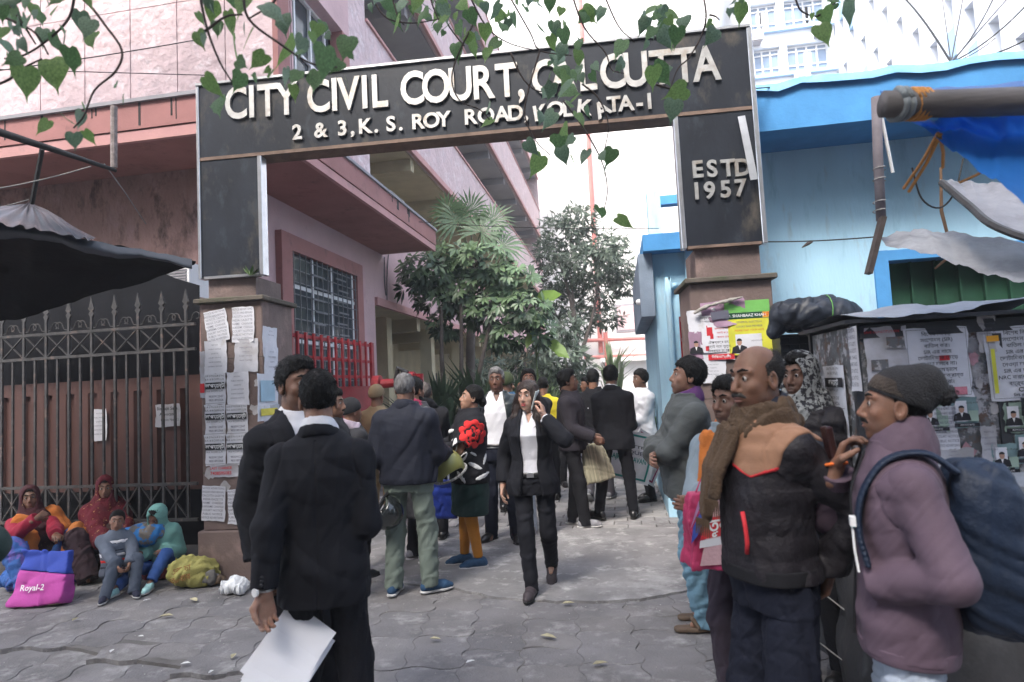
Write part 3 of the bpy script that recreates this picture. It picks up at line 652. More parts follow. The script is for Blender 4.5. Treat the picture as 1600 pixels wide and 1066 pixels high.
for k, x in enumerate(xs):
    MB().box((x-.012, YG-.010, zx0), (x+.012, YG+.010, zr1+.14)).build('bar', m_iron, FE)
    sp_ = [(x+a, YG-.008, zr1+.14+b) for a, b in spear]+[(x-a, YG-.008, zr1+.14+b) for a, b in reversed(spear[1:-1])]
    MB().prism(sp_, (0, .016, 0)).build('spearhead', m_iron, FE)
    for s in (-1, 1):
        pts = []
        for t in range(12):
            a = t/11*1.55*PI; r_ = .045*(1-.45*t/11); pts.append((x+s*(.165-.052+math.sin(a)*r_*0+.0-.0) if False else x+s*(.115-math.cos(a)*r_), YG, zr1+.075+math.sin(a)*r_))
        st_ = [(x+s*.015, YG, zr1+.03), (x+s*.05, YG, zr1+.035)]
        MB().tube(st_+pts, .006, 5).build('scroll', m_iron, FE)
    if k < 9:
        xm = x-.131; MB().box((xm-.010, YG-.009, zx0), (xm+.010, YG+.009, zr0)).build('bar', m_iron, FE)
        for z0, z1 in ((zr0+.014, zr1-.014), (zx0+.014, zx1-.014)):
            MB().bar((x-.013, YG+.002, z0), (x-.249, YG+.002, z1), .010, .016, ref=(0, 1, 0)).build('cross_brace', m_iron, FE)
            MB().bar((x-.013, YG-.004, z1), (x-.249, YG-.004, z0), .010, .016, ref=(0, 1, 0)).build('cross_brace', m_iron, FE)
SHT = thing('metal_sheet_gate', 'brown corrugated metal sheet standing behind the iron bar gate', 'gate', (-5.4, 5.84, 0))
zs1, zs0 = 1.72, .72
for k in range(14):
    x = x1-.02-k*.262
    b = MB().add([(x, 5.84, zs0), (x-.03, 5.80, zs0), (x-.19, 5.80, zs0), (x-.225, 5.84, zs0), (x-.262, 5.84, zs0), (x, 5.84, zs1), (x-.03, 5.80, zs1), (x-.19, 5.80, zs1), (x-.225, 5.84, zs1), (x-.262, 5.84, zs1)],
                 [(i, i+1, i+6, i+5) for i in range(4)]).build('corrugated_panel', m_sheet, SHT)
MB().box((-7.8, 5.80, zs1), (x1-.02, 5.86, zs1+.13)).build('top_rail', m_sheet, SHT)
MB().box((-7.8, 5.76, .05), (x1-.02, 5.86, zs0)).build('kick_plate', m_tarp, SHT)
for px, py, wpx, hpx, lab, it, pp in ((157, 664, 24, 49, 'narrow white list pasted on brown metal sheet behind the bars', soft_items(6), m_paper), (263, 649, 43, 35, 'wide handwritten paper pasted on brown metal sheet behind the bars', [('t', 'Biswajit Saha', 0, .3, .2, m_ink, .01), ('t', 'Advocate', 0, .05, .2, m_ink, .01), ('t', 'Room No. 12', .1, -.2, .16, m_ink)], m_paperg)):
    p = atY(px, py, 5.78); d = (p-CC).dot(FWD)/FPX; poster('pasted_paper', lab, wpx*d, hpx*d, p, (1, 0, 0), (0, 0, 1), it, pp)
# stone sill along the foot of the grille
sl_ = MB().box((-8, 5.40, -.05), (GL.x-.06, 6.2, .19)).build('kerb_sill', M('dark_stone', (.07, .065, .065), .8, .3, 3, .2), None, bevel=.01); tag(sl_, 'dark stone sill at the foot of the iron grille', 'sill')
# black tarpaulins strung over the left stall
def cloth(name, label, rows, m, sub=(10, 10), wr=.02, seed=1, cat='tarpaulin', thick=0.0, freq=3.0):
    """rows: list of rows of points, interpolated as a surface; small folds added"""
    rr = random.Random(seed); ph = [rr.uniform(0, 6) for _ in range(6)]
    rows = [spline(r, sub[0]) for r in rows]; n = len(rows[0]); cols = [spline([r[i] for r in rows], sub[1]) for i in range(n)]
    mb = MB(); h = len(cols[0])
    for i in range(n):
        for j in range(h):
            p = cols[i][j]; e = min(1, 3*min(i, n-1-i)/n+.25)
            f = math.sin(i*freq*.31+ph[0]+1.3*math.sin(j*.2+ph[1]))*.6+math.sin(i*freq*.83+j*.25+ph[2])*.3+math.sin(j*.5+ph[3])*.35
            mb.v.append((p.x, p.y+.5*wr*f*e, p.z+wr*f*e))
    for i in range(n-1):
        for j in range(h-1): a = i*h+j; mb.f.append((a, a+1, a+h+1, a+h))
    o = mb.build(name, m, smooth=True); tag(o, label, cat)
    return o
T1 = lambda x, y, d: atD(x, y, d)
cloth('black_tarpaulin', 'large black tarpaulin stretched over the left stall to a point', [
    [T1(-160, 330, 4.2), T1(-20, 345, 4.4), T1(70, 358, 4.6), T1(160, 380, 4.8), T1(240, 394, 5.0), T1(306, 408, 5.15)],
    [T1(-160, 420, 5.2), T1(-20, 430, 5.3), T1(70, 428, 5.4), T1(150, 420, 5.4), T1(230, 418, 5.4), T1(306, 410, 5.2)],
    [T1(-160, 520, 5.8), T1(-20, 505, 5.8), T1(60, 490, 5.8), T1(130, 465, 5.8), T1(220, 442, 5.65), T1(304, 413, 5.25)]], m_tarp, (6, 8), .018, 3)
m_tarps = M('grey_tarp_sheen', (.05, .055, .07), .38, .25, 3, .3, 8, spec=.6)
cloth('tarpaulin_peak', 'shiny grey black tarpaulin gathered up to a tied peak', [
    [T1(43, 318, 4.75), T1(44.5, 318, 4.75), T1(46, 318, 4.75), T1(47, 319, 4.75), T1(48, 320, 4.75)],
    [T1(-70, 332, 4.6), T1(10, 336, 4.5), T1(60, 342, 4.5), T1(95, 345, 4.6), T1(100, 346, 4.75)],
    [T1(-160, 345, 4.5), T1(0, 352, 4.3), T1(70, 362, 4.4), T1(135, 375, 4.6), T1(150, 372, 4.75)]], m_tarps, (10, 8), .02, 5, freq=5.2)
cloth('black_tarp_curtain', 'black plastic curtain hanging slack behind the spearheads', [
    [atY(-120, 395, 6.0), atY(60, 395, 6.0), atY(200, 412, 5.98), atY(312, 446, 5.8)],
    [atY(-120, 540, 5.93), atY(60, 540, 5.9), atY(200, 520, 5.9), atY(312, 500, 5.8)],
    [atY(-120, 640, 5.98), atY(60, 630, 5.98), atY(200, 600, 5.98), atY(312, 590, 5.9)]], m_tarp, (9, 8), .015, 8)
FE_ = [(-160, 330, 4.2), (-20, 345, 4.4), (70, 358, 4.6), (160, 380, 4.8), (240, 394, 5.0), (300, 406, 5.13)]
cloth('tarpaulin_flap', 'drooping front hem of the black tarpaulin over the left stall', [[T1(x, y-1, d-.01) for x, y, d in FE_], [T1(x, y+9+4*(i % 2), d-.03) for i, (x, y, d) in enumerate(FE_)], [T1(x, y+24-3*i+6*(i % 2), d+.0) for i, (x, y, d) in enumerate(FE_)]], m_tarps, (7, 5), .010, 31, freq=4)
m_pole = M('dark_pole', (.045, .042, .042), .5, .3, 8, .1); m_rusty = M('flaking_pipe', (.25, .21, .20), .8, .45, 25, .2)
solo('scaffold_pole', MB().tube([T1(-80, 165, 4.0), T1(0, 207, 4.2), T1(90, 236, 4.4), T1(182, 267, 4.65)], [.03, .028, .022, .014], 8), m_pole, 'dark bent pole slanting out over the left tarpaulin', 'pole', smooth=True)
solo('tarp_strut', MB().tube([T1(66, 233, 4.5), T1(50, 318, 4.72)], .016, 6), m_pole, 'short dark strut between slanting pole and tarpaulin peak', 'pole')
solo('canopy_pipe', MB().tube([T1(178, 166, 5.72), T1(178, 262, 5.72)], .028, 8), m_rusty, 'flaking pipe hanging down from the rose canopy edge', 'pipe')
m_str = M('pale_string', (.35, .34, .33), .8, 0); m_wire = M('black_wire', (.02, .02, .02), .5, 0)
def wire(name, label, pts, r, m, cat='wire', n=5): return solo(name, MB().tube(pts, r, n), m, label, cat)
wire('string', 'pale string running from the dark pole down towards left sign panel', [T1(163, 256, 4.6), T1(195, 300, 5), T1(228, 350, 5.6)], .004, m_str, 'string')
wire('string', 'thin pale string stretched level above the tarpaulin peak', bez(T1(-40, 300, 4.6), T1(142, 260, 4.6), .02), .004, m_str, 'string')
wire('string', 'thin pale string tied to the side of the tarpaulin peak', bez(T1(-40, 330, 4.7), T1(45, 312, 4.72), .01), .003, m_str, 'string')
# air conditioner seen between the tarpaulins
p0 = atY(250, 452, 6.35); p1 = atY(300, 418, 6.35)
AC = MB().box((p0.x, 6.3, p0.z-.1), (p1.x, 6.9, p1.z+.05)).build('air_conditioner', m_white); tag(AC, 'dusty white air conditioner between the black tarpaulins and pink wall', 'air conditioner')
for k in range(9): zz = p0.z-.06+k*.03; MB().box((p0.x+.03, 6.285, zz), (p1.x-.03, 6.299, zz+.014)).build('grille_slat', m_soff, AC)

# ================================================================ RED GATE LEAVES
m_redg = M('red_gate_paint', (.30, .022, .03), .5, .15, 4, .1, 30, stain=((.20, .02, .025),), st_lo=.55, st_hi=.75, st_s=3)
def red_leaf(name, label, X, y0, y1, ztop, zmid, face):
    T = thing(name, label, 'gate', (X, (y0+y1)/2, 0), 'red gate leaves')
    MB().box((X-.03, y0, .08), (X+.03, y0+.09, ztop+.06)).build('post', m_redg, T); MB().box((X-.025, y1-.05, .08), (X+.025, y1, ztop)).build('post', m_redg, T)
    for z in (ztop-.04, ztop-.26, zmid+.12): MB().box((X-.02, y0+.09, z-.018), (X+.02, y1-.05, z+.018)).build('rail', m_redg, T)
    MB().box((X-.012, y0+.09, .1), (X+.012, y1-.05, zmid)).build('panel', m_redg, T)
    n = 12
    for k in range(n):
        y = y0+.18+k*(y1-y0-.3)/(n-1); MB().box((X+.021, y-.016, zmid+.0), (X+.045, y+.016, ztop)).build('bar', m_redg, T)
    return T
zt_ = atX(447, 516, -3.28).z; zm_ = atX(550, 604, -3.28).z
red_leaf('red_gate_leaf', 'open red barred gate leaf folded back along pink window wall', -3.28, atX(447, 560, -3.28).y, atX(582, 560, -3.28).y, zt_, zm_, 1)
red_leaf('red_gate_leaf', 'red gate leaf folded back beside the blue annex', .72, 6.1, 7.3, 2.25, 1.6, -1)
HB = thing('hydrant_pipes', 'red fire hydrant valves and pipe stub beyond the red gate', 'hydrant', tuple(gnd(600, 690)+Vector((0, 0, 0))))
hp = atD(595, 600, 8.2); hq = atD(640, 597, 8.2)
MB().tube([hp, hq], .06, 10).build('pipe', m_redg, HB); MB().tube([hp-Vector((.09, 0, 0)), hp+Vector((.0, 0, 0))], .11, 12).build('flange', m_redg, HB)
MB().tube([hq-Vector((.05, 0, 0)), hq+Vector((.07, 0, 0))], .13, 12).build('flange', m_redg, HB); MB().tube([hq+Vector((.1, .05, -1.6)), hq+Vector((.1, .05, .1))], .07, 10).build('riser', m_redg, HB)
MB().tube([hp+Vector((.2, 0, .02)), hp+Vector((.24, 0, .19)), hp+Vector((.36, 0, .12))], .035, 7).build('valve_handle', m_pole, HB)

# ================================================================ GREEN WHEELED BINS
m_bin = M('green_bin_plastic', (.03, .10, .055), .5, .15, 4, .05)
def wheelie(label, x, y, rz):
    T = thing('wheeled_bin', label, 'bin', (x, y, 0), 'green wheeled bins', rz)
    b = [(-.24, -.26), (.24, -.26), (.24, .26), (-.24, .26)]; t = [(-.29, -.34), (.29, -.34), (.29, .34), (-.29, .34)]
    MB().add([(p[0], p[1], .12) for p in b]+[(p[0], p[1], .95) for p in t], [(3, 2, 1, 0), (0, 1, 5, 4), (1, 2, 6, 5), (2, 3, 7, 6), (3, 0, 4, 7), (4, 5, 6, 7)]).build('body', m_bin, T, bevel=.02, local=True)
    MB().add([(-.31, -.37, .952), (.31, -.37, .952), (.31, .37, .952), (-.31, .37, .952), (-.27, -.33, 1.05), (.27, -.33, 1.05), (.27, .37, 1.10), (-.27, .37, 1.10)], [(3, 2, 1, 0), (4, 5, 6, 7), (0, 1, 5, 4), (1, 2, 6, 5), (2, 3, 7, 6), (3, 0, 4, 7)]).build('lid', m_bin, T, bevel=.015, local=True)
    for s in (-1, 1): MB().tube([(s*.27, .25, .11), (s*.33, .25, .11)], .11, 14).build('wheel', m_blk, T, local=True)
    MB().tube([(-.25, .40, .98), (.25, .40, .98)], .018, 8).build('handle', m_bin, T, local=True)
q = gnd(1052, 768); wheelie('green wheeled bin nearest the gate beside the blue annex', q.x+.12, q.y, -PI/2)
wheelie('second green wheeled bin farther along the blue annex', q.x+.10, q.y+.85, -PI/2+.1)
# ================================================================ SMOOTH SOLIDS: distance field -> mesh (surface nets)
BIG = .2
HS = (.965, .95, 1.09)     # head proportions: width, depth, height
def axis(lo, hi, v, fine=None):
    if not fine: return np.arange(lo, hi+v, v).astype(np.float32)
    a, b, vf = fine; a, b = max(a, lo), min(b, hi)
    return np.concatenate([np.arange(lo, a-1e-6, v), np.arange(a, b, vf), np.arange(b, hi+v, v)]).astype(np.float32)
def smin(a, b, k):
    if k <= 0: return np.minimum(a, b)
    h = np.clip(.5+.5*(b-a)/k, 0, 1); return b+(a-b)*h-k*h*(1-h)
class Field:
    def __init__(s, lo, hi, v, fx=None, fy=None, fz=None):
        s.ax = [axis(lo[0], hi[0], v, fx), axis(lo[1], hi[1], v, fy), axis(lo[2], hi[2], v, fz)]; s.v = v
        s.F = np.full([len(a) for a in s.ax], BIG, np.float32)
    def fn(s, lo, hi, f, k=0.0, op='u'):
        """f(x, y, z) -> distance on broadcast arrays; applied inside the box lo..hi"""
        if op == 'i': sl = tuple(slice(0, len(a)) for a in s.ax)
        else:
            m = k+2.5*s.v; sl = []
            for a, l, h in zip(s.ax, lo, hi):
                i0, i1 = np.searchsorted(a, l-m), np.searchsorted(a, h+m)
                if i1 <= i0: return s
                sl.append(slice(i0, i1))
            sl = tuple(sl)
        x, y, z = s.ax[0][sl[0]][:, None, None], s.ax[1][sl[1]][None, :, None], s.ax[2][sl[2]][None, None, :]
        d = f(x, y, z); F = s.F[sl]
        if op == 'u': r = smin(F, d, k)
        elif op == 's': r = -smin(-F, d, k)
        else: r = -smin(-F, -d, k)
        s.F[sl] = r; return s
    def cone(s, a, b, ra, rb, k=0.0, op='u', sc=None, flat=False):
        a, b = np.array(a, float), np.array(b, float); ba = b-a; L2 = max(1e-9, ba@ba); rm = max(ra, rb)
        def f(x, y, z):
            t = np.clip(((x-a[0])*ba[0]+(y-a[1])*ba[1]+(z-a[2])*ba[2])/L2, 0, 1)
            q = [(x-a[0]-t*ba[0]), (y-a[1]-t*ba[1]), (z-a[2]-t*ba[2])]
            if sc: q = [c/w_ for c, w_ in zip(q, sc)]
            d = np.sqrt(q[0]**2+q[1]**2+q[2]**2)-(ra+(rb-ra)*t)
            if flat: d = np.maximum(d, ((x-b[0])*ba[0]+(y-b[1])*ba[1]+(z-b[2])*ba[2])/math.sqrt(L2))
            return d
        rr = rm*max(sc) if sc else rm
        return s.fn(np.minimum(a, b)-rr, np.maximum(a, b)+rr, f, k, op)
    def ell(s, c, r, k=0.0, op='u', rot=None):
        c = np.array(c, float); Rm = np.eye(3) if rot is None else np.array(rot)
        if rot is not None: r = (r[0]*HS[0], r[1]*HS[1], r[2]*HS[2])
        rm = max(r)
        def f(x, y, z):
            X, Y, Z = x-c[0], y-c[1], z-c[2]
            if rot is not None: X, Y, Z = [Rm[0, i]*X+Rm[1, i]*Y+Rm[2, i]*Z for i in range(3)]
            k0 = np.sqrt((X/r[0])**2+(Y/r[1])**2+(Z/r[2])**2); k1 = np.sqrt((X/r[0]**2)**2+(Y/r[1]**2)**2+(Z/r[2]**2)**2)+1e-6
            return k0*(k0-1)/k1
        rr = np.array(r) if rot is None else np.array([rm]*3)
        return s.fn(c-rr, c+rr, f, k, op)
    def chain(s, pts, rs, k=0.0, op='u', sc=None):
        for i in range(len(pts)-1): s.cone(pts[i], pts[i+1], rs[i], rs[i+1], k, op, sc)
        return s
    def cut(s, p, n, k=0.0):     # keep the side where (q-p).n < 0
        p, n = np.array(p, float), np.array(n, float); n = n/np.linalg.norm(n)
        return s.fn(None, None, lambda x, y, z: (x-p[0])*n[0]+(y-p[1])*n[1]+(z-p[2])*n[2], k, 'i')
    def noise(s, amp, freq, seed=0, vert=.5, ridge=.7):
        rr = np.random.RandomState(seed); x, y, z = s.ax[0][:, None, None], s.ax[1][None, :, None], s.ax[2][None, None, :]
        msk = np.abs(s.F) < .05
        if not msk.any(): return s
        i = np.nonzero(msk); X, Y, Z = s.ax[0][i[0]], s.ax[1][i[1]], s.ax[2][i[2]]
        w = 0
        for o in range(4):
            fq = freq*(1.55**o); k1 = rr.normal(size=3); k1[2] *= vert; k1 *= fq/np.linalg.norm(k1); k2 = rr.normal(size=3)*fq*.6
            q = k1[0]*X+k1[1]*Y+k1[2]*Z+1.9*np.sin(k2[0]*X+k2[1]*Y+k2[2]*Z+rr.uniform(0, 6))+rr.uniform(0, 6)
            sn = np.sin(q); w = w+(ridge*(1-2*np.abs(sn))+(1-ridge)*sn)*(.62**o)
        s.F[i] += (amp*w).astype(np.float32); return s
    def arrays(s):
        F = s.F; S = F < 0; nx, ny, nz = F.shape
        if not S.any(): return None
        cnt = np.zeros((nx-1, ny-1, nz-1), np.uint8)
        for a in (0, 1):
            for b in (0, 1):
                for c in (0, 1): cnt += S[a:nx-1+a, b:ny-1+b, c:nz-1+c]
        act = (cnt > 0) & (cnt < 8); I = np.argwhere(act); n = len(I)
        idx = np.full(act.shape, -1, np.int32); idx[tuple(I.T)] = np.arange(n)
        acc = np.zeros((n, 3), np.float64); num = np.zeros(n)
        ax = s.ax
        for d in range(3):
            e = [0, 0, 0]; e[d] = 1; o1, o2 = [q for q in range(3) if q != d]
            for a in (0, 1):
                for b in (0, 1):
                    off = np.zeros(3, int); off[o1] = a; off[o2] = b
                    p = I+off; q = p+np.array(e); fa = F[tuple(p.T)]; fb = F[tuple(q.T)]; m = (fa < 0) != (fb < 0)
                    t = fa[m]/(fa[m]-fb[m]); pm_ = p[m]
                    P = np.stack([ax[k][pm_[:, k]] for k in range(3)], 1).astype(np.float64)
                    P[:, d] += t*(ax[d][pm_[:, d]+1]-ax[d][pm_[:, d]]); acc[m] += P; num[m] += 1
        V = acc/num[:, None]; Q = []
        for d in range(3):
            o1, o2 = [(1, 2), (2, 0), (0, 1)][d]
            sa = [slice(None)]*3; sb = [slice(None)]*3; sa[d] = slice(0, -1); sb[d] = slice(1, None)
            ch = S[tuple(sa)] != S[tuple(sb)]; ch[tuple(slice(0, 1) if k == o1 else slice(None) for k in range(3))] = False
            ch[tuple(slice(0, 1) if k == o2 else slice(None) for k in range(3))] = False
            lim = [slice(None)]*3; lim[o1] = slice(0, F.shape[o1]-1); lim[o2] = slice(0, F.shape[o2]-1)
            E = np.argwhere(ch[tuple(lim)])
            if not len(E): continue
            def cell(a, b):
                c = E.copy(); c[:, o1] -= a; c[:, o2] -= b; return idx[tuple(c.T)]
            q = np.stack([cell(1, 1), cell(0, 1), cell(0, 0), cell(1, 0)], 1); fl = ~S[tuple(E.T)]
            q[fl] = q[fl][:, ::-1]; Q.append(q)
        return V, np.concatenate(Q)
def np_mesh(name, parts):
    parts = [p for p in parts if p is not None]; off = 0; VV = []; QQ = []
    for v, q in parts: VV.append(v); QQ.append(q+off); off += len(v)
    V = np.concatenate(VV).astype(np.float32); Q = np.concatenate(QQ).astype(np.int32)
    me = bpy.data.meshes.new(name); me.vertices.add(len(V)); me.vertices.foreach_set('co', V.ravel())
    me.loops.add(Q.size); me.loops.foreach_set('vertex_index', Q.ravel()); me.polygons.add(len(Q))
    me.polygons.foreach_set('loop_start', np.arange(0, Q.size, 4, dtype=np.int32)); me.polygons.foreach_set('loop_total', np.full(len(Q), 4, np.int32))
    me.update(calc_edges=True); me.polygons.foreach_set('use_smooth', np.ones(len(Q), bool)); return me
def fmesh(name, fields, m, parent=None):
    fields = fields if isinstance(fields, (list, tuple)) else [fields]
    return link(name, np_mesh(name, [f.arrays() for f in fields]), m, parent)

# ================================================================ PEOPLE
def skin_m(tone):
    nm = 'skin_%.3f' % tone[0]; new = nm not in MATS
    m = M(nm, tone, .46, .14, 18, .14, 260, spec=.38, stain=(tuple(c*.72 for c in tone), (tone[0]*1.12, tone[1]*.92, tone[2]*.9)), st_lo=.48, st_hi=.8, st_s=11, sss=.25)
    if new:      # stubble and darker pigment, stored per vertex on the head
        t = m.node_tree; b = t.nodes['Principled BSDF']; src = b.inputs['Base Color'].links[0].from_socket
        at = t.nodes.new('ShaderNodeAttribute'); at.attribute_name = 'pigment'; n = t.nodes.new('ShaderNodeTexNoise'); n.inputs['Scale'].default_value = 330; n.inputs['Detail'].default_value = 3
        mu = t.nodes.new('ShaderNodeMath'); mu.operation = 'MULTIPLY'; mu2 = t.nodes.new('ShaderNodeMath'); mu2.operation = 'MULTIPLY'; mu2.inputs[1].default_value = 1.8; t.links.new(n.outputs[0], mu2.inputs[0])
        t.links.new(at.outputs['Fac'], mu.inputs[0]); t.links.new(mu2.outputs[0], mu.inputs[1])
        mx = t.nodes.new('ShaderNodeMix'); mx.data_type = 'RGBA'; t.links.new(mu.outputs[0], mx.inputs[0]); t.links.new(src, mx.inputs[6]); mx.inputs[7].default_value = (tone[0]*.28, tone[1]*.26, tone[2]*.28, 1)
        t.links.new(mx.outputs[2], b.inputs['Base Color'])
    return m
def cloth_m(name, col, rough=.85, bump=.12, bs=260, var=.10, sheen=.02, **k): return M('cloth_'+name, col, rough, var, 7, bump, bs, sheen=sheen, **k)
m_eye = M('eye_white', (.40, .37, .35), .35, .02, 1, 0, spec=.3); m_iris = M('iris_dark', (.008, .005, .004), .4, 0, 1, 0, spec=.2)
m_hair = M('black_hair', (.0065, .006, .006), .6, .4, 60, .4, 180, spec=.2, stretch=(1, 1, .2)); m_hairg = M('grey_hair', (.17, .165, .165), .6, .5, 60, .5, 180, stretch=(1, 1, .3)); m_hairb = M('brown_black_hair', (.022, .012, .009), .4, .4, 50, .4, 150, spec=.4, stretch=(1, 1, .15))
TORSO_Z = np.array([.74, .80, .90, 1.00, 1.08, 1.18, 1.28, 1.36, 1.41, 1.445, 1.475])
TX = {'m': np.array([.150, .163, .170, .158, .152, .162, .170, .164, .132, .085, .060]), 'f': np.array([.155, .168, .176, .150, .134, .140, .148, .142, .115, .075, .052])}
TY = {'m': np.array([.098, .108, .120, .112, .108, .116, .120, .108, .090, .072, .060]), 'f': np.array([.100, .112, .122, .105, .096, .108, .116, .100, .082, .066, .054])}
def nrm(v): v = np.array(v, float); return v/max(1e-9, np.linalg.norm(v))
def ik(a, t, l1, l2, hint):
    a, t = np.array(a, float), np.array(t, float); d = t-a; L = np.linalg.norm(d); L = min(max(L, abs(l1-l2)+1e-3), (l1+l2)*.9995); u = nrm(d)
    x = (l1*l1-l2*l2+L*L)/(2*L); h = math.sqrt(max(0, l1*l1-x*x)); n = np.array(hint, float); n = nrm(n-u*(n@u))
    return a+u*x+n*h, a+u*L
def rotm(yaw=0, pitch=0, roll=0):   # head/torso frame: pitch > 0 nods forward (towards -y), yaw turns to the person's left
    return np.array(Euler((-pitch, roll, 0)).to_matrix()) if not yaw else np.array(Matrix.Rotation(yaw, 3, 'Z') @ Euler((-pitch, roll, 0)).to_matrix())
class Person:
    def __init__(s, label, loc, yaw, H=1.70, sex='m', wide=1.0, fat=0.0, dist=5.0, tone=(.24, .125, .08), lean=0.0, side=0.0, twist=0.0, pel=None, feet=None, toes=(0.0, 0.0), heel=(0, 0), knees=None,
                 hands=(None, None), elbows=None, head=(0, 0, 0), group='people around the court gateway', face=None):
        s.H = H; s.k = H/1.70; s.sex = sex; s.fat = fat; s.wide = wide; s.dist = dist; s.tone = tone; s.seed = abs(hash(label)) % 9999 if False else sum(map(ord, label)) % 9999
        s.v = min(.016, max(.0042, dist*.0019)); s.vf = min(.0115, max(.0036, dist*.00155))
        s.root = thing('person', label, 'person', (loc[0], loc[1], loc[2] if len(loc) > 2 else 0), group, yaw)
        s.yaw = yaw; s.loc = s.root.location; s.skin = skin_m(tone)
        J = s.J = {}
        P = np.array(pel if pel is not None else (0, 0, .93), float); J['pel'] = P
        s.TR = rotm(twist, lean, side)
        T = s.T = lambda x, y, z: P+s.TR@np.array((x, y, z-.93))
        if s.sex == 'f': sw = .146*wide
        else: sw = .168*wide
        J['neck'] = T(0, .022, 1.45); s.HR = s.TR@rotm(*head) if True else None
        J['head'] = T(0, .018, 1.475)+s.HR@np.array((0, -.026, .120))
        for i, sd in enumerate('LR'):
            g = 1 if sd == 'L' else -1
            hip = P+np.array((g*.092*wide, 0, -.03)); J['hip'+sd] = hip
            ft = np.array((feet[i] if feet else (g*.11, 0, 0)), float)
            if len(ft) == 2: ft = np.array((ft[0], ft[1], 0))
            an = ft+np.array((0, .0, .085)); J['foot'+sd] = ft
            kh = (g*.12, -1, .0) if knees is None else knees[i]
            kn, an2 = ik(hip, an, .418, .402, kh); J['knee'+sd] = kn; J['ank'+sd] = an2
            sh = T(g*sw, .018, 1.352); J['sh'+sd] = sh
            hd = hands[i]
            if hd is None: hd = T(g*(sw+.070), -.03, .828)
            else: hd = np.array(hd, float)
            eh = s.TR@np.array((g*.12, 1, -.1)) if (elbows is None or elbows[i] is None) else np.array(elbows[i], float)
            el, wr = ik(sh, hd, .285, .25, eh); J['el'+sd] = el; J['wr'+sd] = wr
            J['hd'+sd] = nrm(wr-el)
        s.toes = toes; s.heel = heel
    # ---- frames
    def hp(s, x, f, z): return s.J['head']+s.HR@np.array((x*HS[0], -f*HS[1], z*HS[2]))
    def put(s, ob):    # place a separate object built in this person's local frame
        ob.location = s.loc; ob.rotation_euler = (0, 0, s.yaw); ob.scale = (s.k,)*3; return ob
    def sc_root(s): s.root.scale = (s.k,)*3
    def field(s, pts, pad, v=None):
        p = np.array(pts); return Field(p.min(0)-pad, p.max(0)+pad, v or s.v/s.k)
    def torso_fn(s, ease, zlo=None, zhi=1.475, flare=0.0, n=2.3):
        tx, ty = TX[s.sex]*s.wide, TY[s.sex]; fat = s.fat; P = s.J['pel']; RT = s.TR
        bell = np.exp(-((TORSO_Z-1.06)/.13)**2)*fat; tx = tx+bell*.35; ty = ty+bell*.6; yo = -bell*.45
        if s.sex == 'f': yo = yo-.016*np.exp(-((TORSO_Z-1.26)/.06)**2); ty = ty+.016*np.exp(-((TORSO_Z-1.26)/.06)**2)
        fl = np.clip((1.05-TORSO_Z)/.3, 0, 1.3)*flare
        tx, ty = tx+ease+fl, ty+ease+fl
        def f(x, y, z):
            X, Y, Z = x-P[0], y-P[1], z-P[2]
            X, Y, Z = [RT[0, i]*X+RT[1, i]*Y+RT[2, i]*Z for i in range(3)]; Z = Z+.93
            rx, ry, y0 = np.interp(Z, TORSO_Z, tx), np.interp(Z, TORSO_Z, ty), np.interp(Z, TORSO_Z, yo)
            q = (np.abs(X/rx)**n+np.abs((Y-y0)/ry)**n)**(1/n)
            d = (q-1)*np.minimum(rx, ry)*.95
            d = np.maximum(d, Z-(zhi+ease*.4))
            if zlo is not None: d = np.maximum(d, zlo-Z)
            return d.astype(np.float32)
        pts = np.array([s.T(a, b, c) for a in (-.26, .26) for b in (-.2, .2) for c in (zlo or .74, 1.5)])
        return pts.min(0), pts.max(0), f
    def tcoord(s, x, y, z):
        P, RT = s.J['pel'], s.TR; X, Y, Z = x-P[0], y-P[1], z-P[2]
        X, Y, Z = [RT[0, i]*X+RT[1, i]*Y+RT[2, i]*Z for i in range(3)]; return X, Y, Z+.93
    # ---- body: one skin surface, head and hands refined
    def head_prims(s, F, g=1.0):
        h = s.hp; R_ = s.HR; f = s.sex == 'f'
        F.ell(h(0, -.012, .034), (.074, .095, .080), rot=R_)
        F.ell(h(0, .022, -.018), (.063, .070, .082), .03, rot=R_)
        F.ell(h(0, .030, -.066), (.047 if f else .052, .052, .040), .03, rot=R_)
        F.ell(h(0, .066, -.094), (.020, .020, .018), .02, rot=R_)
        for g in (1, -1):
            F.ell(h(g*.040, .060, -.022), (.020, .020, .018), .02, rot=R_)                      # cheekbones
            F.cone(h(g*.010, .089, .030), h(g*.046, .070, .028), .009, .007, .014)                # brow
            F.ell(h(g*.031, .094, .009), (.018, .016, .011), .012, 's', rot=R_)                   # socket
            F.ell(h(g*.0305, .0755, .008), (.0150, .0116, .0125), .004, rot=R_)                   # lids
            F.ell(h(g*.077, -.010, -.006), (.010, .021, .033), .006, rot=R_)                      # ear
            F.ell(h(g*.084, -.006, -.002), (.006, .011, .018), .004, 's', rot=R_)
            F.ell(h(g*.013, .096, -.036), (.009, .011, .008), .006, rot=R_)                       # nostril wing
        F.cone(h(0, .086, .018), h(0, .110, -.029), .009, .0125, .010)
        F.ell(h(0, .080, -.060), (.028, .018, .018), .015, rot=R_)
        F.ell(h(0, .095, -.0565), (.024, .0075, .0055), .004, rot=R_); F.ell(h(0, .094, -.0675), (.021, .0075, .0062), .004, rot=R_)
        F.cone(h(-.026, .098, -.0622), h(.026, .098, -.0622), .0022, .0022, .002, 's')
        F.cone(h(0, -.030, -.04), s.T(0, .026, 1.40), .048 if f else .054, .055 if f else .066, .014)
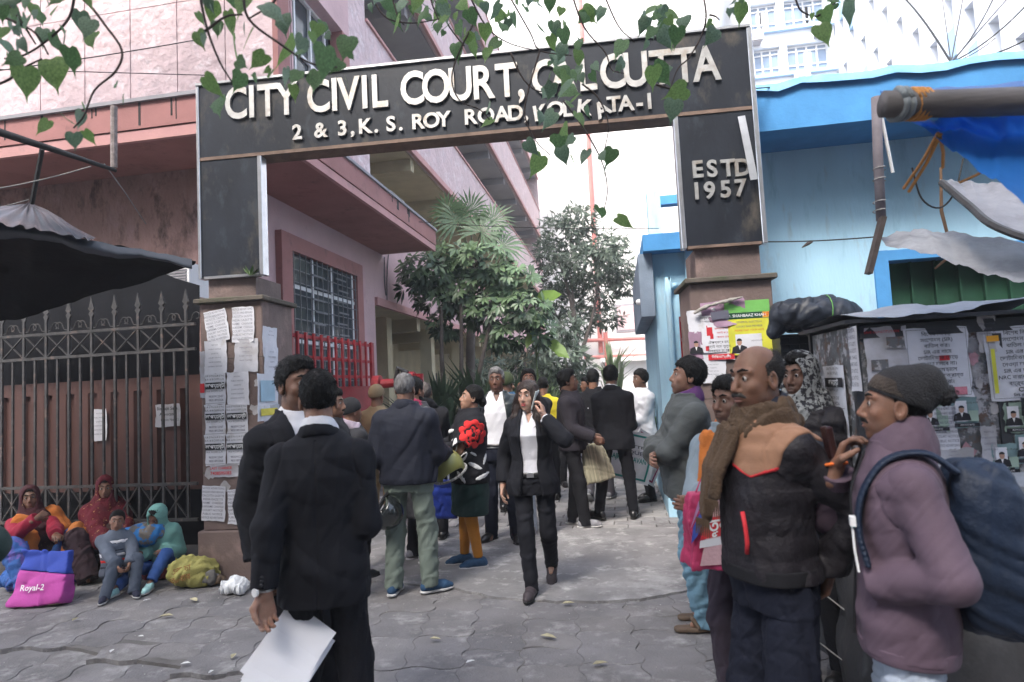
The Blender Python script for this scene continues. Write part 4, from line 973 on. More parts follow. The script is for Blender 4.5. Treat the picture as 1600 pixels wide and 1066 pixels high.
    def hand(s, sd, palm=(0, 0, 1), curl=.35, d=None, spread=.05, thumb=.5):
        """palm: direction the palm faces; curl: finger bend per joint"""
        w_ = s.J['wr'+sd]; d = nrm(s.J['hd'+sd] if d is None else d); n = np.array(palm, float); n = nrm(n-d*(n@d)); b = np.cross(d, n)
        g = 1 if sd == 'L' else -1
        b = b*g      # towards the thumb
        v = max(.0036, s.vf*.8)/s.k
        c = w_+d*.07; F = Field(c-.15, c+.15, v)
        F.cone(w_-d*.05, w_+d*.015, .029, .026)
        off = (.029, .010, -.010, -.028); ln = (.070, .079, .073, .056); base = (.092, .096, .092, .084)
        for i in range(4):
            k0 = w_+d*base[i]+b*off[i]; F.cone(w_+d*.012+b*off[i]*.55, k0, .0155, .0125, .010)
            a = curl*(.8+.1*i); dd = d*math.cos(a)+n*math.sin(a)+b*spread*(1.5-i)*.35; dd = nrm(dd); p = k0; r_ = .0100 if i < 3 else .0088
            for j in range(3):
                L = ln[i]*(.45, .31, .24)[j]; q = p+dd*L; F.cone(p, q, r_-.0010*j, r_-.0010*(j+1), .002); p = q
                up = nrm(np.cross(b, dd)) if False else None
                ca_, sa_ = math.cos(curl*1.05), math.sin(curl*1.05); nn = nrm(n-dd*(n@dd)) if abs(n@dd) < .98 else -d
                dd = nrm(dd*ca_+nn*sa_)
        t0 = w_+d*.022+b*.022; t1 = t0+nrm(d*.6+b*(.8-.3*thumb)+n*.35)*.045; t2 = t1+nrm(d*.85+b*(.25-.5*thumb)+n*(.2+.5*thumb))*.032; t3 = t2+nrm(d*.9-b*.45*thumb+n*(.2+.5*thumb))*.026
        F.chain([t0, t1, t2, t3], [.017, .0135, .0105, .0085], .006)
        s.grip = w_+d*.085+n*.025
        return F
    def pigment(s, o, stub):
        if s.dist > 7: return
        me = o.data; nv = len(me.vertices); V = np.empty(nv*3, np.float32); me.vertices.foreach_get('co', V); V = (V.reshape(-1, 3)-s.J['head'])@s.HR; x, f, z = V[:, 0]/HS[0], -V[:, 1]/HS[1], V[:, 2]/HS[2]
        inh = (np.abs(x) < .1) & (np.abs(f) < .13) & (z > -.13) & (z < .13)
        w = np.zeros(nv, np.float32)
        if stub: w = np.maximum(w, stub*np.clip((-.028-z-.25*np.clip(.06-f, 0, 1))/.03, 0, 1)*np.clip((f+.02)/.04, 0, 1))
        for g in (1, -1): w = np.maximum(w, .42*np.exp(-(((np.abs(x)-.031)/.020)**2+((z-.006)/.014)**2+((f-.08)/.03)**2)))
        w = np.maximum(w, .45*np.exp(-((x/.024)**2+((z+.062)/.009)**2+((f-.095)/.02)**2)))
        a = me.attributes.new('pigment', 'FLOAT', 'POINT'); a.data.foreach_set('value', (w*inh).astype(np.float32))
    def body(s, hands=True, curls=(.35, .35), palms=((-1, 0, 0), (1, 0, 0)), dirs=(None, None), thumbs=(.5, .5), stub=None):
        if stub is None: stub = 0 if s.sex == 'f' or s.H < 1.3 else .5
        J = s.J; pts = [J[k] for k in J if J[k].shape == (3,) and not k.startswith('hd')]
        p = np.array(pts); lo, hi = p.min(0)-.14, p.max(0)+.15; hd = J['head']; vc = max(.02, s.v*1.8)
        r_ = .135
        F = Field(lo, hi, vc, *[(hd[i]-(r_ if i < 2 else .15), hd[i]+r_, s.vf/s.k) for i in range(3)])
        a, b, f = s.torso_fn(-.012, .86); F.fn(a, b, f)
        for sd in 'LR':
            F.chain([J['sh'+sd], J['el'+sd], J['wr'+sd]], [.045, .037, .026], .02); F.chain([J['hip'+sd], J['knee'+sd], J['ank'+sd]], [.058, .042, .030], .02)
            F.cone(J['ank'+sd], J['foot'+sd]+np.array((0, -.08, .03)), .034, .018, .01)
        F.v = s.vf/s.k*1.2; s.head_prims(F)
        fs = [F]
        if hands:
            for i, sd in enumerate('LR'):
                if curls[i] is not None: fs.append(s.hand(sd, palms[i], curls[i], dirs[i], thumb=thumbs[i]))
        o = fmesh('body', fs, s.skin, s.root); s.bodyo = o; s.pigment(o, stub)
        return o
    def eyes(s, brow=True, look=0.0):
        if s.dist > 9: return
        for g in (1, -1):
            c = s.hp(g*.0305, .0780, .0065); v, fc = uv_ball(c, .0113, 12, 8); o = MB().add(v, fc).build('eye', m_eye, s.root, smooth=True, local=True)
            c2 = c+s.HR@np.array((look*.004, -.0062, -.0003)); v, fc = uv_ball(c2, .0076, 10, 8); MB().add(v, fc).build('iris', m_iris, o, smooth=True, local=True)
            if brow:
                F = Field(s.hp(g*.03, .08, .03)-.05, s.hp(g*.03, .08, .03)+.05, .0032); F.chain([s.hp(g*.011, .0965, .030), s.hp(g*.028, .0905, .036), s.hp(g*.048, .0735, .031)], [.0042, .0050, .003], .003); fmesh('eyebrow', F, m_hair, s.root)
    def lid(s):   # upper lid in skin tone over the eyeball, lash line dark
        for g in (1, -1):
            F = Field(s.hp(g*.03, .08, .01)-.04, s.hp(g*.03, .08, .01)+.04, .0026); F.ell(s.hp(g*.0305, .0770, .0075), (.0142, .0142, .0138)); n = s.HR@np.array((0, -.45, -1)); F.cut(s.hp(g*.0305, .0770, .0112), n); fmesh('eyelid', F, s.skin, s.root)
    def lips(s, m):
        F = Field(s.hp(0, .09, -.06)-.045, s.hp(0, .09, -.06)+.045, .0026); F.ell(s.hp(0, .0965, -.0565), (.0235, .0075, .0050), rot=s.HR); F.ell(s.hp(0, .0955, -.0675), (.0205, .0075, .0058), .002, rot=s.HR)
        F.cone(s.hp(-.026, .1, -.0622), s.hp(.026, .1, -.0622), .002, .002, .001, 's'); fmesh('lips', F, m, s.root)
    def moustache(s, w=.030, m=m_hair):
        F = Field(s.hp(0, .09, -.05)-.05, s.hp(0, .09, -.05)+.05, .003); F.chain([s.hp(-w, .086, -.055), s.hp(-w*.5, .098, -.047), s.hp(0, .102, -.046), s.hp(w*.5, .098, -.047), s.hp(w, .086, -.055)], [.004, .0075, .006, .0075, .004], .004); F.noise(.0012, 400, 3); fmesh('moustache', F, m, s.root)
    def beard(s, m=m_hair, t=.004):
        F = Field(s.hp(0, 0, -.06)-.12, s.hp(0, 0, -.06)+.12, s.vf); F.ell(s.hp(0, .022, -.018), (.063+t, .070+t, .084+t), rot=s.HR); F.ell(s.hp(0, .030, -.066), (.052+t, .052+t, .040+t), .03, rot=s.HR); F.ell(s.hp(0, .066, -.094), (.022+t, .020+t, .018+t), .02, rot=s.HR)
        F.cut(s.hp(0, 0, -.045), s.HR@np.array((0, -.35, 1))); F.ell(s.hp(0, .10, -.060), (.030, .03, .016), .004, 's', rot=s.HR); F.noise(.0015, 350, 2); fmesh('beard', F, m, s.root)
    def hair(s, m=m_hair, t=.013, style='short', amp=.0035, part=0.0):
        h = s.hp; c = h(0, -.012, .034); F = Field(c-.15-(.0 if style != 'long' else .0), c+.15, s.vf); R_ = s.HR; hd = s.J['head']
        F.ell(h(0, -.016, .037), (.075+t*.8, .096+t, .081+t), rot=R_)
        if style == 'short': F.ell(h(0, .045, .095), (.055, .045, .028), .03, rot=R_)
        zf = {'short': ([-.13, -.075, -.05, -.02, .005, .02, .045, .065, .085, .12], [-.075, -.070, -.055, -.035, -.03, .012, .050, .062, .070, .078]),
              'bald': ([-.13, -.075, -.05, -.02, .005, .016, .03, .05, .12], [-.07, -.065, -.05, -.03, -.03, .03, .2, .2, .2]),
              'full': ([-.13, -.075, -.05, -.02, .0, .02, .045, .065, .085, .12], [-.085, -.085, -.075, -.06, -.05, .0, .045, .058, .066, .075]),
              'back': ([-.13, -.05, -.02, .0, .02, .05, .075, .085, .12], [-.10, -.09, -.06, -.05, .01, .050, .068, .075, .085])}[style]
        def f(x, y, z):
            X, Y, Z = x-hd[0], y-hd[1], z-hd[2]; X, Y, Z = [R_[0, i]*X+R_[1, i]*Y+R_[2, i]*Z for i in range(3)]; fw = -Y/HS[1]; Z = Z/HS[2]
            d = np.interp(fw, zf[0], zf[1])-Z
            if style == 'bald': d = np.maximum(d, Z-np.interp(fw, [-.11, -.06, 0, .03], [.075, .095, .055, .04]))
            return (d*.7).astype(np.float32)
        F.fn(None, None, f, .008, 'i'); F.noise(amp, 90, s.seed, .4, .3); o = fmesh('hair', F, m, s.root); s.strands(o, m)
    def strands(s, o, m, n=None, L=.024, lift=.0032, down=1.0):
        if s.dist > 7.5: return
        n = n or int(2600/max(1, s.dist*.6)); me = o.data; nv = len(me.vertices); V = np.empty(nv*3, np.float32); me.vertices.foreach_get('co', V); V = V.reshape(-1, 3); N_ = np.empty(nv*3, np.float32); me.vertices.foreach_get('normal', N_); N_ = N_.reshape(-1, 3)
        rr = np.random.RandomState(s.seed); i = rr.randint(0, nv, n); P, N_ = V[i], N_[i]; wd = max(.0011, s.dist*.00045)
        fl = (s.HR@np.array((0, .75, -.65*down)))[None, :]+rr.normal(size=(n, 3))*.45; T_ = fl-N_*(fl*N_).sum(1)[:, None]; T_ /= np.linalg.norm(T_, axis=1)[:, None]+1e-6; S_ = np.cross(T_, N_)*wd
        l = (L*rr.uniform(.5, 1.3, n))[:, None]; lf = (lift*rr.uniform(.2, 1.4, n))[:, None]
        a = P-N_*.002; b = P+T_*l*.55+N_*lf; c = P+T_*l+N_*lf*.7
        VV = np.stack([a-S_, a+S_, b+S_, b-S_, c], 1).reshape(-1, 3); k = np.arange(n)[:, None]*5
        mb = MB(); mb.v = [tuple(v) for v in VV]; mb.f = [tuple(q) for q in np.concatenate([k+np.array([[0, 1, 2, 3]])])]+[tuple(q) for q in k+np.array([[3, 2, 4]])]
        h = link('hair_strands', mb.mesh('hair_strands'), m, o); h['kind'] = 'stuff'
    # ---- clothes
    def top(s, name, m, ease=.026, hem=.80, cuff=.0, flare=.01, wr=.004, arms=True, open_=None, vneck=None, sl=(1.0, 1.0), collar=None, rarm=1.0, fq=22, seed=0, band=None, neckcut=1.452, sleeve=(1.0, 1.0), off=0.0, keep=None, k=.03, nm=None, quilt=0.0, seam=True):
        J = s.J; P = [s.T(a, b, c) for a in (-.24*s.wide, .24*s.wide) for b in (-.17, .17) for c in (hem-.02, 1.5)]
        if arms: P += [J[k_+sd] for k_ in ('sh', 'el', 'wr') for sd in 'LR']
        F = s.field(P, .085); a, b, f = s.torso_fn(ease+off, hem-.06, flare=flare); F.fn(a, b, f)
        if arms:
            for i, sd in enumerate('LR'):
                if sleeve[i] <= 0: continue
                e = (ease*.55+.004)*rarm+off; F.cone(J['sh'+sd], J['el'+sd], .050+e, .043+e, k)
                w2 = J['el'+sd]+(J['wr'+sd]-J['el'+sd])*sleeve[i]; F.cone(J['el'+sd], w2, .043+e, .032+e*1.15, .02, flat=True)
                F.cone(s.T(0, .02, 1.40), J['sh'+sd], .055+e*.8, .050+e*.8, .03)
        if quilt: F.F += (quilt*(.5-np.abs(np.sin(s.ax_z(F)*PI/.082)))).astype(np.float32)
        F.noise(wr, fq, s.seed+seed, .55, .55)
        if seam and s.dist < 3.6:
            x, y, z = F.ax[0][:, None, None], F.ax[1][None, :, None], F.ax[2][None, None, :]; X, Y, Z = s.tcoord(x, y, z); sw_ = (.146 if s.sex == 'f' else .168)*s.wide-.012
            gr = np.exp(-(X/.005)**2)*(Y > 0.03)*(Z < 1.43)+np.exp(-((np.abs(X)-sw_-.25*(1.36-Z).clip(0, .2))/.0055)**2)*(Z > 1.22)
            F.F += (.0042*gr).astype(np.float32)
        hz = hem
        F.fn(None, None, lambda x, y, z: (hz-s.tcoord(x, y, z)[2]).astype(np.float32), .006, 'i')
        nc = neckcut
        if nc: 
            c = s.T(0, .012, nc+.055); F.ell(c, (.075, .078, .075), .01, 's')
        if open_:      # open front: (z list, half width list, x offset)
            zs_, ws_ = open_[:2]; xo = open_[2] if len(open_) > 2 else 0
            def fo(x, y, z):
                X, Y, Z = s.tcoord(x, y, z); return np.maximum(np.abs(X-xo)-np.interp(Z, zs_, ws_), Y+.0).astype(np.float32)
            F.fn(s.T(-.3, -.35, .6).clip(-2, 3)-.1, s.T(.3, .05, 1.55)+.1, fo, .006, 's')
        if keep: F.fn(None, None, keep, .002, 'i')
        return fmesh(nm or name, F, m, s.root)
    def ax_z(s, F): return F.ax[2][None, None, :]
    def box(s, c, r, v=None): c = np.array(c, float); return Field(c-np.array(r), c+np.array(r), v or max(.005, s.v))
    def scarf(s, m, rings=((1.465, .078, .026), (1.43, .095, .030)), ends=(), name='scarf', amp=.005, fq=45, tilt=.03):
        c = s.T(0, 0, 1.42); F = s.box(c, (.30, .32, .5)); R_ = s.TR
        for z, r, t in rings:
            cc = s.T(0, .008, z)
            def f(x, y, z_):
                X, Y, Z = x-cc[0], y-cc[1], z_-cc[2]; X, Y, Z = [R_[0, i]*X+R_[1, i]*Y+R_[2, i]*Z for i in range(3)]; Z = Z-Y*tilt/.08
                return (np.sqrt((np.sqrt(X**2+(Y*.92)**2)-r)**2+(Z*.75)**2)-t).astype(np.float32)
            F.fn(cc-.2, cc+.2, f, .012)
        for pts, rs, sc in ends: F.chain([s.T(*p) for p in pts], rs, .012, sc=sc)
        F.noise(amp, fq, s.seed+3, .35, .6); return fmesh(name, F, m, s.root)
    def headcover(s, m, t=.020, face=(.062, .085, .105), fz=-.012, back=.0, drape=None, name='headscarf', amp=.004, fq=40, fy=.105, low=-.30):
        h = s.hp; c = h(0, 0, -.05); F = s.box(c, (.30, .30, .36)); R_ = s.HR
        F.ell(h(0, -.014, .036), (.075+t, .098+t, .083+t), rot=R_); F.ell(h(0, .0, -.05), (.070+t, .085+t, .10+t), .03, rot=R_); F.cone(h(0, -.03, -.06), s.T(0, .01, 1.40), .085+t*.5, .125+t, .04)
        if drape: 
            for a, b, ra, rb in drape: F.cone(s.T(*a), s.T(*b), ra, rb, .04)
        F.noise(amp, fq, s.seed+8, .5, .6); F.ell(h(0, fy, fz), face, .012, 's', rot=R_)
        return fmesh(name, F, m, s.root)
    def beanie(s, m, t=.014, brow=.045, slouch=None, name='cap', amp=.001):
        h = s.hp; F = s.box(h(0, -.03, .06), (.17, .20, .17), s.vf); R_ = s.HR; F.ell(h(0, -.014, .036), (.077+t, .098+t, .083+t), rot=R_)
        if slouch: F.chain([h(*p) for p in slouch[0]], slouch[1], .035)
        F.noise(amp, 60, 3, .4, .5); n = R_@np.array((0, -.33, -1)); F.cut(h(0, .09, brow), n, .006); return fmesh(name, F, m, s.root)
    def collar(s, name, m, r=.072, t=.014, z=1.452, tilt=.022, h=1.0, open_=0.0):
        c = s.T(0, .010, z); R_ = s.TR; F = Field(c-.16, c+.16, max(.004, s.vf))
        def f(x, y, z_):
            X, Y, Z = x-c[0], y-c[1], z_-c[2]; X, Y, Z = [R_[0, i]*X+R_[1, i]*Y+R_[2, i]*Z for i in range(3)]
            Z = Z-Y*tilt/.08; q = np.sqrt(X**2+(Y*.95)**2)-(r-.25*Z); d = np.sqrt(q**2+(Z/h*.55)**2)-t
            if open_: d = np.maximum(d, -np.maximum(np.abs(X)-open_+Z*.4, Y))
            return d.astype(np.float32)
        F.fn(c-.15, c+.15, f); F.noise(.001, 40, s.seed); return fmesh(name, F, m, s.root)
    def trousers(s, m, ease=.016, hem=.03, wide=.058, wr=.0045, top=1.0, name='trousers', hemr=None, fq=26):
        J = s.J; P = [J[k_+sd] for k_ in ('hip', 'knee', 'ank') for sd in 'LR']+[J['pel']+np.array((0, 0, top-.93))]
        F = s.field(P, .17); a, b, f = s.torso_fn(min(ease, .006), .80, zhi=top); F.fn(a, b, f)
        for sd in 'LR':
            F.cone(J['hip'+sd]+np.array((0, .01, -.05)), J['knee'+sd], .072+ease*.5, .056+ease, .03); d = nrm(J['ank'+sd]-J['knee'+sd])
            F.cone(J['knee'+sd], J['ank'+sd]+d*(.085-hem), .058+ease, hemr or wide, .02, flat=True)
        F.noise(wr, fq, s.seed+5, .9, .6)
        return fmesh(name, F, m, s.root)
    def shoes(s, m, sole, kind='shoe', only='LR'):
        for i, sd in enumerate('LR'):
            if sd not in only: continue
            an = s.J['ank'+sd]; ty = s.toes[i]; pt = s.heel[i]   # heel lift angle
            Rz = np.array(Matrix.Rotation(ty, 3, 'Z') @ Matrix.Rotation(pt, 3, 'X'))
            q = lambda x, f, z: an+Rz@np.array((x, -f, z-.085))
            P = [q(x, f, z) for x in (-.05, .05) for f in (-.08, .2) for z in (0, .12)]; F = s.field(P, .03, max(.005, s.v*.9))
            top = .055 if kind != 'boot' else .07
            F.chain([q(0, -.045, .045), q(0, .03, .055), q(0, .11, .038), q(0, .165, .028)], [.038, .042, .040, .026], .02); F.cone(q(0, -.03, .07), q(0, -.005, .085), .038, .04, .02)
            up = Rz@np.array((0, 0, 1)); F.cut(q(0, 0, .012), -up, .004); F.ell(q(0, -.005, .118), (.034, .045, .035), .008, 's')
            sh = fmesh('shoe', F, m, s.root)
            G = s.field(P, .03, max(.005, s.v*.9)); G.chain([q(0, -.05, .02), q(0, .03, .02), q(0, .11, .02), q(0, .165, .02)], [.040, .036, .044, .030], .02); G.cut(q(0, 0, .022), up, .003); G.cut(q(0, 0, 0.0), -up, .003)
            fmesh('sole', G, sole, sh)
def uv_ball(c, r, n=8, m=6, sc=(1, 1, 1)):
    v = []; f = []
    for j in range(m+1):
        for i in range(n): a, b = 2*PI*i/n, PI*j/m; v.append((c[0]+r*sc[0]*math.sin(b)*math.cos(a), c[1]+r*sc[1]*math.sin(b)*math.sin(a), c[2]+r*sc[2]*math.cos(b)))
    for j in range(m):
        for i in range(n): a = j*n+i; b = j*n+(i+1) % n; f.append((a, a+n, b+n, b))
    return v, f
# ================================================================ RIGHT-HAND STALL, KIOSK, TARPAULINS, POLES
m_kiosk = M('kiosk_steel', (.13, .135, .14), .6, .3, 6, .12, 40, stain=((.36, .35, .35), (.14, .09, .07), (.45, .44, .46)), st_lo=.53, st_hi=.60, st_s=7)
m_kpost = M('kiosk_frame_paint', (.035, .037, .042), .5, .2, 5, .1)
m_plank = M('pale_plank', (.33, .34, .36), .7, .2, 5, .15, 40)
KX0, KX1, KY0, KY1, KZ0, KZ1 = 1.10, 3.1, 3.26, 3.95, 1.08, 1.78
KI = thing('steel_kiosk', 'grey steel street kiosk covered with political posters', 'kiosk', (KX0+.9, 3.6, KZ0))
MB().box((KX0+.012, KY0+.012, KZ0), (KX1, KY1, KZ1)).build('box', m_kiosk, KI)
for x, y in ((KX0, KY0), (KX0, KY1-.03)): MB().box((x, y, KZ0), (x+.035, y+.035, KZ1+.01)).build('corner_post', m_kpost, KI)
MB().box((KX0+.60, KY0, KZ0), (KX0+.64, KY0+.02, KZ1-.07)).build('door_strip', m_kpost, KI)
MB().box((KX0+.036, KY0-.002, KZ1-.06), (KX1, KY0+.02, KZ1)).build('header', m_kpost, KI)
MB().box((KX0-.04, KY0-.05, KZ1+.012), (KX1, KY1+.05, KZ1+.03)).build('roof', m_kpost, KI)
MB().box((KX0+.69, KY0-.03, 1.30), (KX0+.76, KY0, 1.41)).build('lock_box', m_kpost, KI)
cloth('kiosk_roof_sheet', 'stiff grey plastic sheet lying crumpled along the kiosk roof edge', [
    [Vector((KX0+.03, KY0-.06, KZ1+.035)), Vector((KX0+.3, KY0-.07, KZ1+.028)), Vector((KX0+.55, KY0-.05, KZ1+.05)), Vector((KX0+.85, KY0-.06, KZ1+.10))],
    [Vector((KX0-.02, KY0+.15, KZ1+.07)), Vector((KX0+.3, KY0+.15, KZ1+.10)), Vector((KX0+.55, KY0+.15, KZ1+.09)), Vector((KX0+.9, KY0+.15, KZ1+.10))],
    [Vector((KX0-.06, KY0+.45, KZ1+.04)), Vector((KX0+.3, KY0+.45, KZ1+.06)), Vector((KX0+.55, KY0+.45, KZ1+.06)), Vector((KX0+.9, KY0+.45, KZ1+.05))]], m_plank, (6, 5), .012, 4)
solo('stall_plank', MB().box((KX0-.10, KY0-.34, KZ0-.045), (KX1, KY1+.1, KZ0-.002)), m_plank, 'pale worn plank shelf under the steel kiosk', 'shelf', bevel=.006)
# tarpaulin covered lower stall, tied with string
F = Field((.80, 2.80, -.02), (3.2, 4.15, 1.10), .022)
def stall(x, y, z):
    q = np.maximum(np.maximum(np.abs(x-2.02-.08*np.clip((y-3.2)/.15, 0, 1))-1.06+.08*np.clip((y-3.2)/.15, 0, 1)-.06*(1-z), np.abs(y-3.5)-.56-.06*(1-z)), z-1.02); return q.astype(np.float32)
F.fn((.9, 2.8, 0), (3.2, 4.1, 1.05), stall); F.noise(.016, 5.5, 4, .25, .8); F.noise(.005, 22, 7, .4, .6)
LS = fmesh('covered_stall', F, M('dusty_black_tarp', (.035, .035, .038), .5, .35, 3, .3, 15, stain=((.10, .10, .105),), st_lo=.55, st_hi=.8, st_s=1.5, spec=.4)); tag(LS, 'low street stall wrapped in a dusty black tarpaulin', 'stall')
for k, (a, b) in enumerate((((1262, 838), (1380, 905)), ((1264, 890), (1400, 925)), ((1262, 908), (1400, 1020)), ((1262, 990), (1400, 1100)))):
    p, q = atD(*a, 2.93), atD(*b, 2.66)
    wire('string', 'pale string tied across the tarpaulin stall, %s of four' % ('topmost', 'second', 'third', 'lowest')[k], [p, p.lerp(q, .5)+Vector((0, 0, .005)), q], .0028, m_str, 'string')
# posters on the kiosk
def kp(name, label, px, py, wpx, hpx, items, paper=None, tilt=0, side=False, curl=.003):
    if side: p = atX(px, py, KX0+.002); xa = (0, -1, 0)
    else: p = atY(px, py, KY0+.004); xa = (1, 0, 0)
    d = (p-CC).dot(FWD)/FPX
    return poster(name, label, wpx if side else wpx*d, hpx*d, p, xa, (0, 0, 1), items, paper, tilt, 'posters on the steel kiosk', curl)
SIR = ['িবেশষ িনিবড়', 'সংেশাধন (SIR)', 'বািতল কর।', 'SIR এর নােম', 'েভাটািধকার েকেড়', 'েনওয়া চলেব না।', 'SIR এর আড়ােল', 'NRC করার চক্রান্ত', 'বয্র্থ কেরা।']
def sir_items(): return [('r', -.46, -.475, .46, -.470, m_ink), ('r', -.46, .465, .46, .470, m_ink), ('r', -.462, -.47, -.457, .47, m_ink), ('r', .457, -.47, .462, .47, m_ink)]+[('t', t, .0, .40-.085*k, .072, m_ink, .012) for k, t in enumerate(SIR)]+[('t', 'CPI(M)', .05, -.365, .085, m_ink, .03), ('t', 'িনউ েমেটর্া কিমিট', .05, -.44, .05, m_ink, .02)]
kp('slogan_poster', 'large white Bengali slogan poster with red splash, behind the knit cap', 1464, 566, 92, 110, sir_items()+[('r', .02, .02, .18, .09, m_redi), ('r', .2, -.47, .4, -.36, M('pink_smear', (.55, .2, .25), .8))])
kp('slogan_poster', 'large white Bengali slogan poster at the right picture edge', 1594, 566, 96, 116, sir_items()+[('r', -.48, .3, -.3, .38, m_por), ('r', -.44, -.4, -.38, .2, m_pyel)], None, .01)
m_pteal = M('poster_teal', (.22, .33, .34), .7, .25, 8, 0); m_pgr = M('poster_pale_green', (.32, .42, .34), .7, .2, 8, 0)
pit = lambda: [('r', -.48, -.48, .48, -.36, m_ink), ('r', -.4, -.3, .05, .38, m_paper), ('p', -.17, .0, .55), ('r', .1, -.3, .46, .05, m_pgr), ('t', 'VOTE FOR', .25, .3, .08, m_ink), ('t', 'ADVOCATE', 0, -.42, .08, m_whi)]
kp('candidate_poster', 'small pale green portrait poster just right of the knit cap', 1459, 652, 40, 44, pit(), m_pgr)
kp('candidate_poster', 'small teal portrait poster beside the kiosk door strip', 1507, 644, 37, 47, pit(), m_pteal)
kp('candidate_poster', 'small green portrait poster right of the kiosk lock box', 1588, 652, 37, 46, pit(), m_pgr)
kp('candidate_poster', 'small teal portrait poster lowest on the kiosk front', 1570, 716, 36, 46, pit(), m_pteal)
kp('candidate_poster', 'small teal portrait poster cut off by the right picture edge', 1606, 700, 36, 46, pit(), m_pteal)
kp('notice_sheet', 'white advertising notice below the slogan poster on kiosk front', 1477, 668, 34, 68, notice_items())
for (px, py, wpx, hpx, tl, mm), wh in zip(((1395, 640, 46, 60, .03, 0), (1540, 520, 26, 60, 0, 1), (1490, 720, 60, 40, .04, 0), (1420, 610, 40, 40, -.05, 1), (1545, 700, 22, 70, 0, 0), (1385, 710, 44, 56, -.02, 0)), ('behind the raised hand', 'over the kiosk door strip', 'under the teal portraits', 'just left of the knit cap', 'right of the door strip', 'low behind the mauve collar')):
    kp('old_bill', 'faded torn paper bill pasted on kiosk front '+wh, px, py, wpx, hpx, soft_items(4), (m_paperg, m_scrap[0])[mm], tl)
kp('torn_poster', 'torn white bill with dark patches left on kiosk front', 1385, 553, 62, 86, [('r', .0, .1, .42, .3, m_kiosk), ('r', -.4, -.3, 0, -.1, m_kiosk), ('t', 'SAVE CONSTITUTION', -.1, .4, .06, m_redi)], m_paperg)
kp('law_class_poster', 'tall double law class poster on the kiosk lane side', 1310, 640, .30, 140, [(it[0],)+((it[1], it[2], it[3]*.5+o_, it[4]*.5)+it[5:] if it[0] == 't' else (it[1], it[2]*.5+o_, it[3], it[4]*.5+o_, it[5])) for o_ in (.25, -.25) for it in llb_items()], None, 0, True)
kp('notice_sheet', 'narrow white notice at the kiosk corner on its lane side', 1337, 560, .12, 100, notice_items(), None, 0, True)
for (px, py, r, m), wh in zip(((1400, 700, .03, 0), (1512, 705, .035, 1), (1520, 560, .03, 1), (1530, 600, .025, 0), (1500, 735, .04, 1), (1555, 640, .03, 0)), ['the kiosk front behind the raised hand', 'the kiosk front beside the door strip, upper', 'the kiosk door strip at slogan poster height', 'the kiosk front just right of door strip', 'the kiosk front low beside the mauve shoulder', 'the kiosk front above the lock box']):
    scrap(atY(px, py, KY0+.006), (1, 0, 0), (0, 0, 1), r, m_scrap[m], 0, wh)
# black wrapped bundle on crates against the blue wall
F = Field((1.0, 4.3, 1.7), (2.3, 5.5, 2.5), .016); c = atD(1272, 492, 4.9)
F.ell(c, (.31, .24, .125)); F.ell(c+Vector((.06, 0, -.03)), (.26, .22, .11), .05); F.cone(c+Vector((-.22, 0, .02)), c+Vector((-.31, 0, -.12)), .09, .04, .05); F.noise(.014, 9, 2, .8, .8); F.noise(.006, 26, 6, .8, .8)
BD = fmesh('wrapped_bundle', F, M('slate_plastic', (.022, .027, .038), .42, .3, 5, .3, 12, spec=.35)); tag(BD, 'bulging black plastic bundle tied with green string by blue wall', 'bundle')
MB().tube([c+Vector((.05+.004*k, -.26*math.cos(a), .145*math.sin(a)-.0)) for k, a in enumerate(np.linspace(-.5, 3.6, 14))], .004, 5).build('tie_string', M('green_string', (.12, .30, .08), .7, 0), BD)
m_crate = M('dark_plastic_crate', (.018, .02, .024), .5, .2, 5, .05)
for k, (px, py, dz) in enumerate(((1280, 540, 4.95), (1280, 585, 4.95), (1285, 640, 4.9))):
    q = atD(px, py, dz); T = thing('plastic_crate', 'dark plastic crate, %s in the stack under the black bundle' % ('topmost', 'middle', 'lowest')[k], 'crate', q, 'stacked dark crates')
    MB().box((q.x-.28, q.y-.0, q.z-.10), (q.x+.28, q.y+.42, q.z+.10)).build('body', m_crate, T)
    for j in range(4): MB().box((q.x-.29, q.y-.02, q.z-.09+j*.055), (q.x+.29, q.y-.002, q.z-.07+j*.055)).build('slat', m_crate, T)
    for j in range(9): MB().box((q.x-.285+j*.07, q.y-.012, q.z-.095), (q.x-.275+j*.07, q.y-.0015, q.z+.10)).build('slat', m_crate, T)
F = Field((1.05, 3.9, .9), (2.1, 5.0, 1.6), .02); c2 = atD(1270, 640, 4.6); F.ell(c2, (.30, .22, .12)); F.ell(c2+Vector((.1, 0, -.12)), (.3, .25, .14), .05); F.noise(.02, 10, 9, .8, .7)
tag(fmesh('cement_sack', F, M('dirty_sack', (.22, .20, .19), .8, .3, 6, .2)), 'dirty grey sack lying beside the kiosk below the crates', 'sack')
tag(solo('crate_stand', MB().box((c2.x-.3, c2.y-.05, 0), (c2.x+.45, c2.y+.75, c2.z-.2)), m_crate, 'x', 'x'), 'dark box carrying the sack and crates by blue wall', 'box')
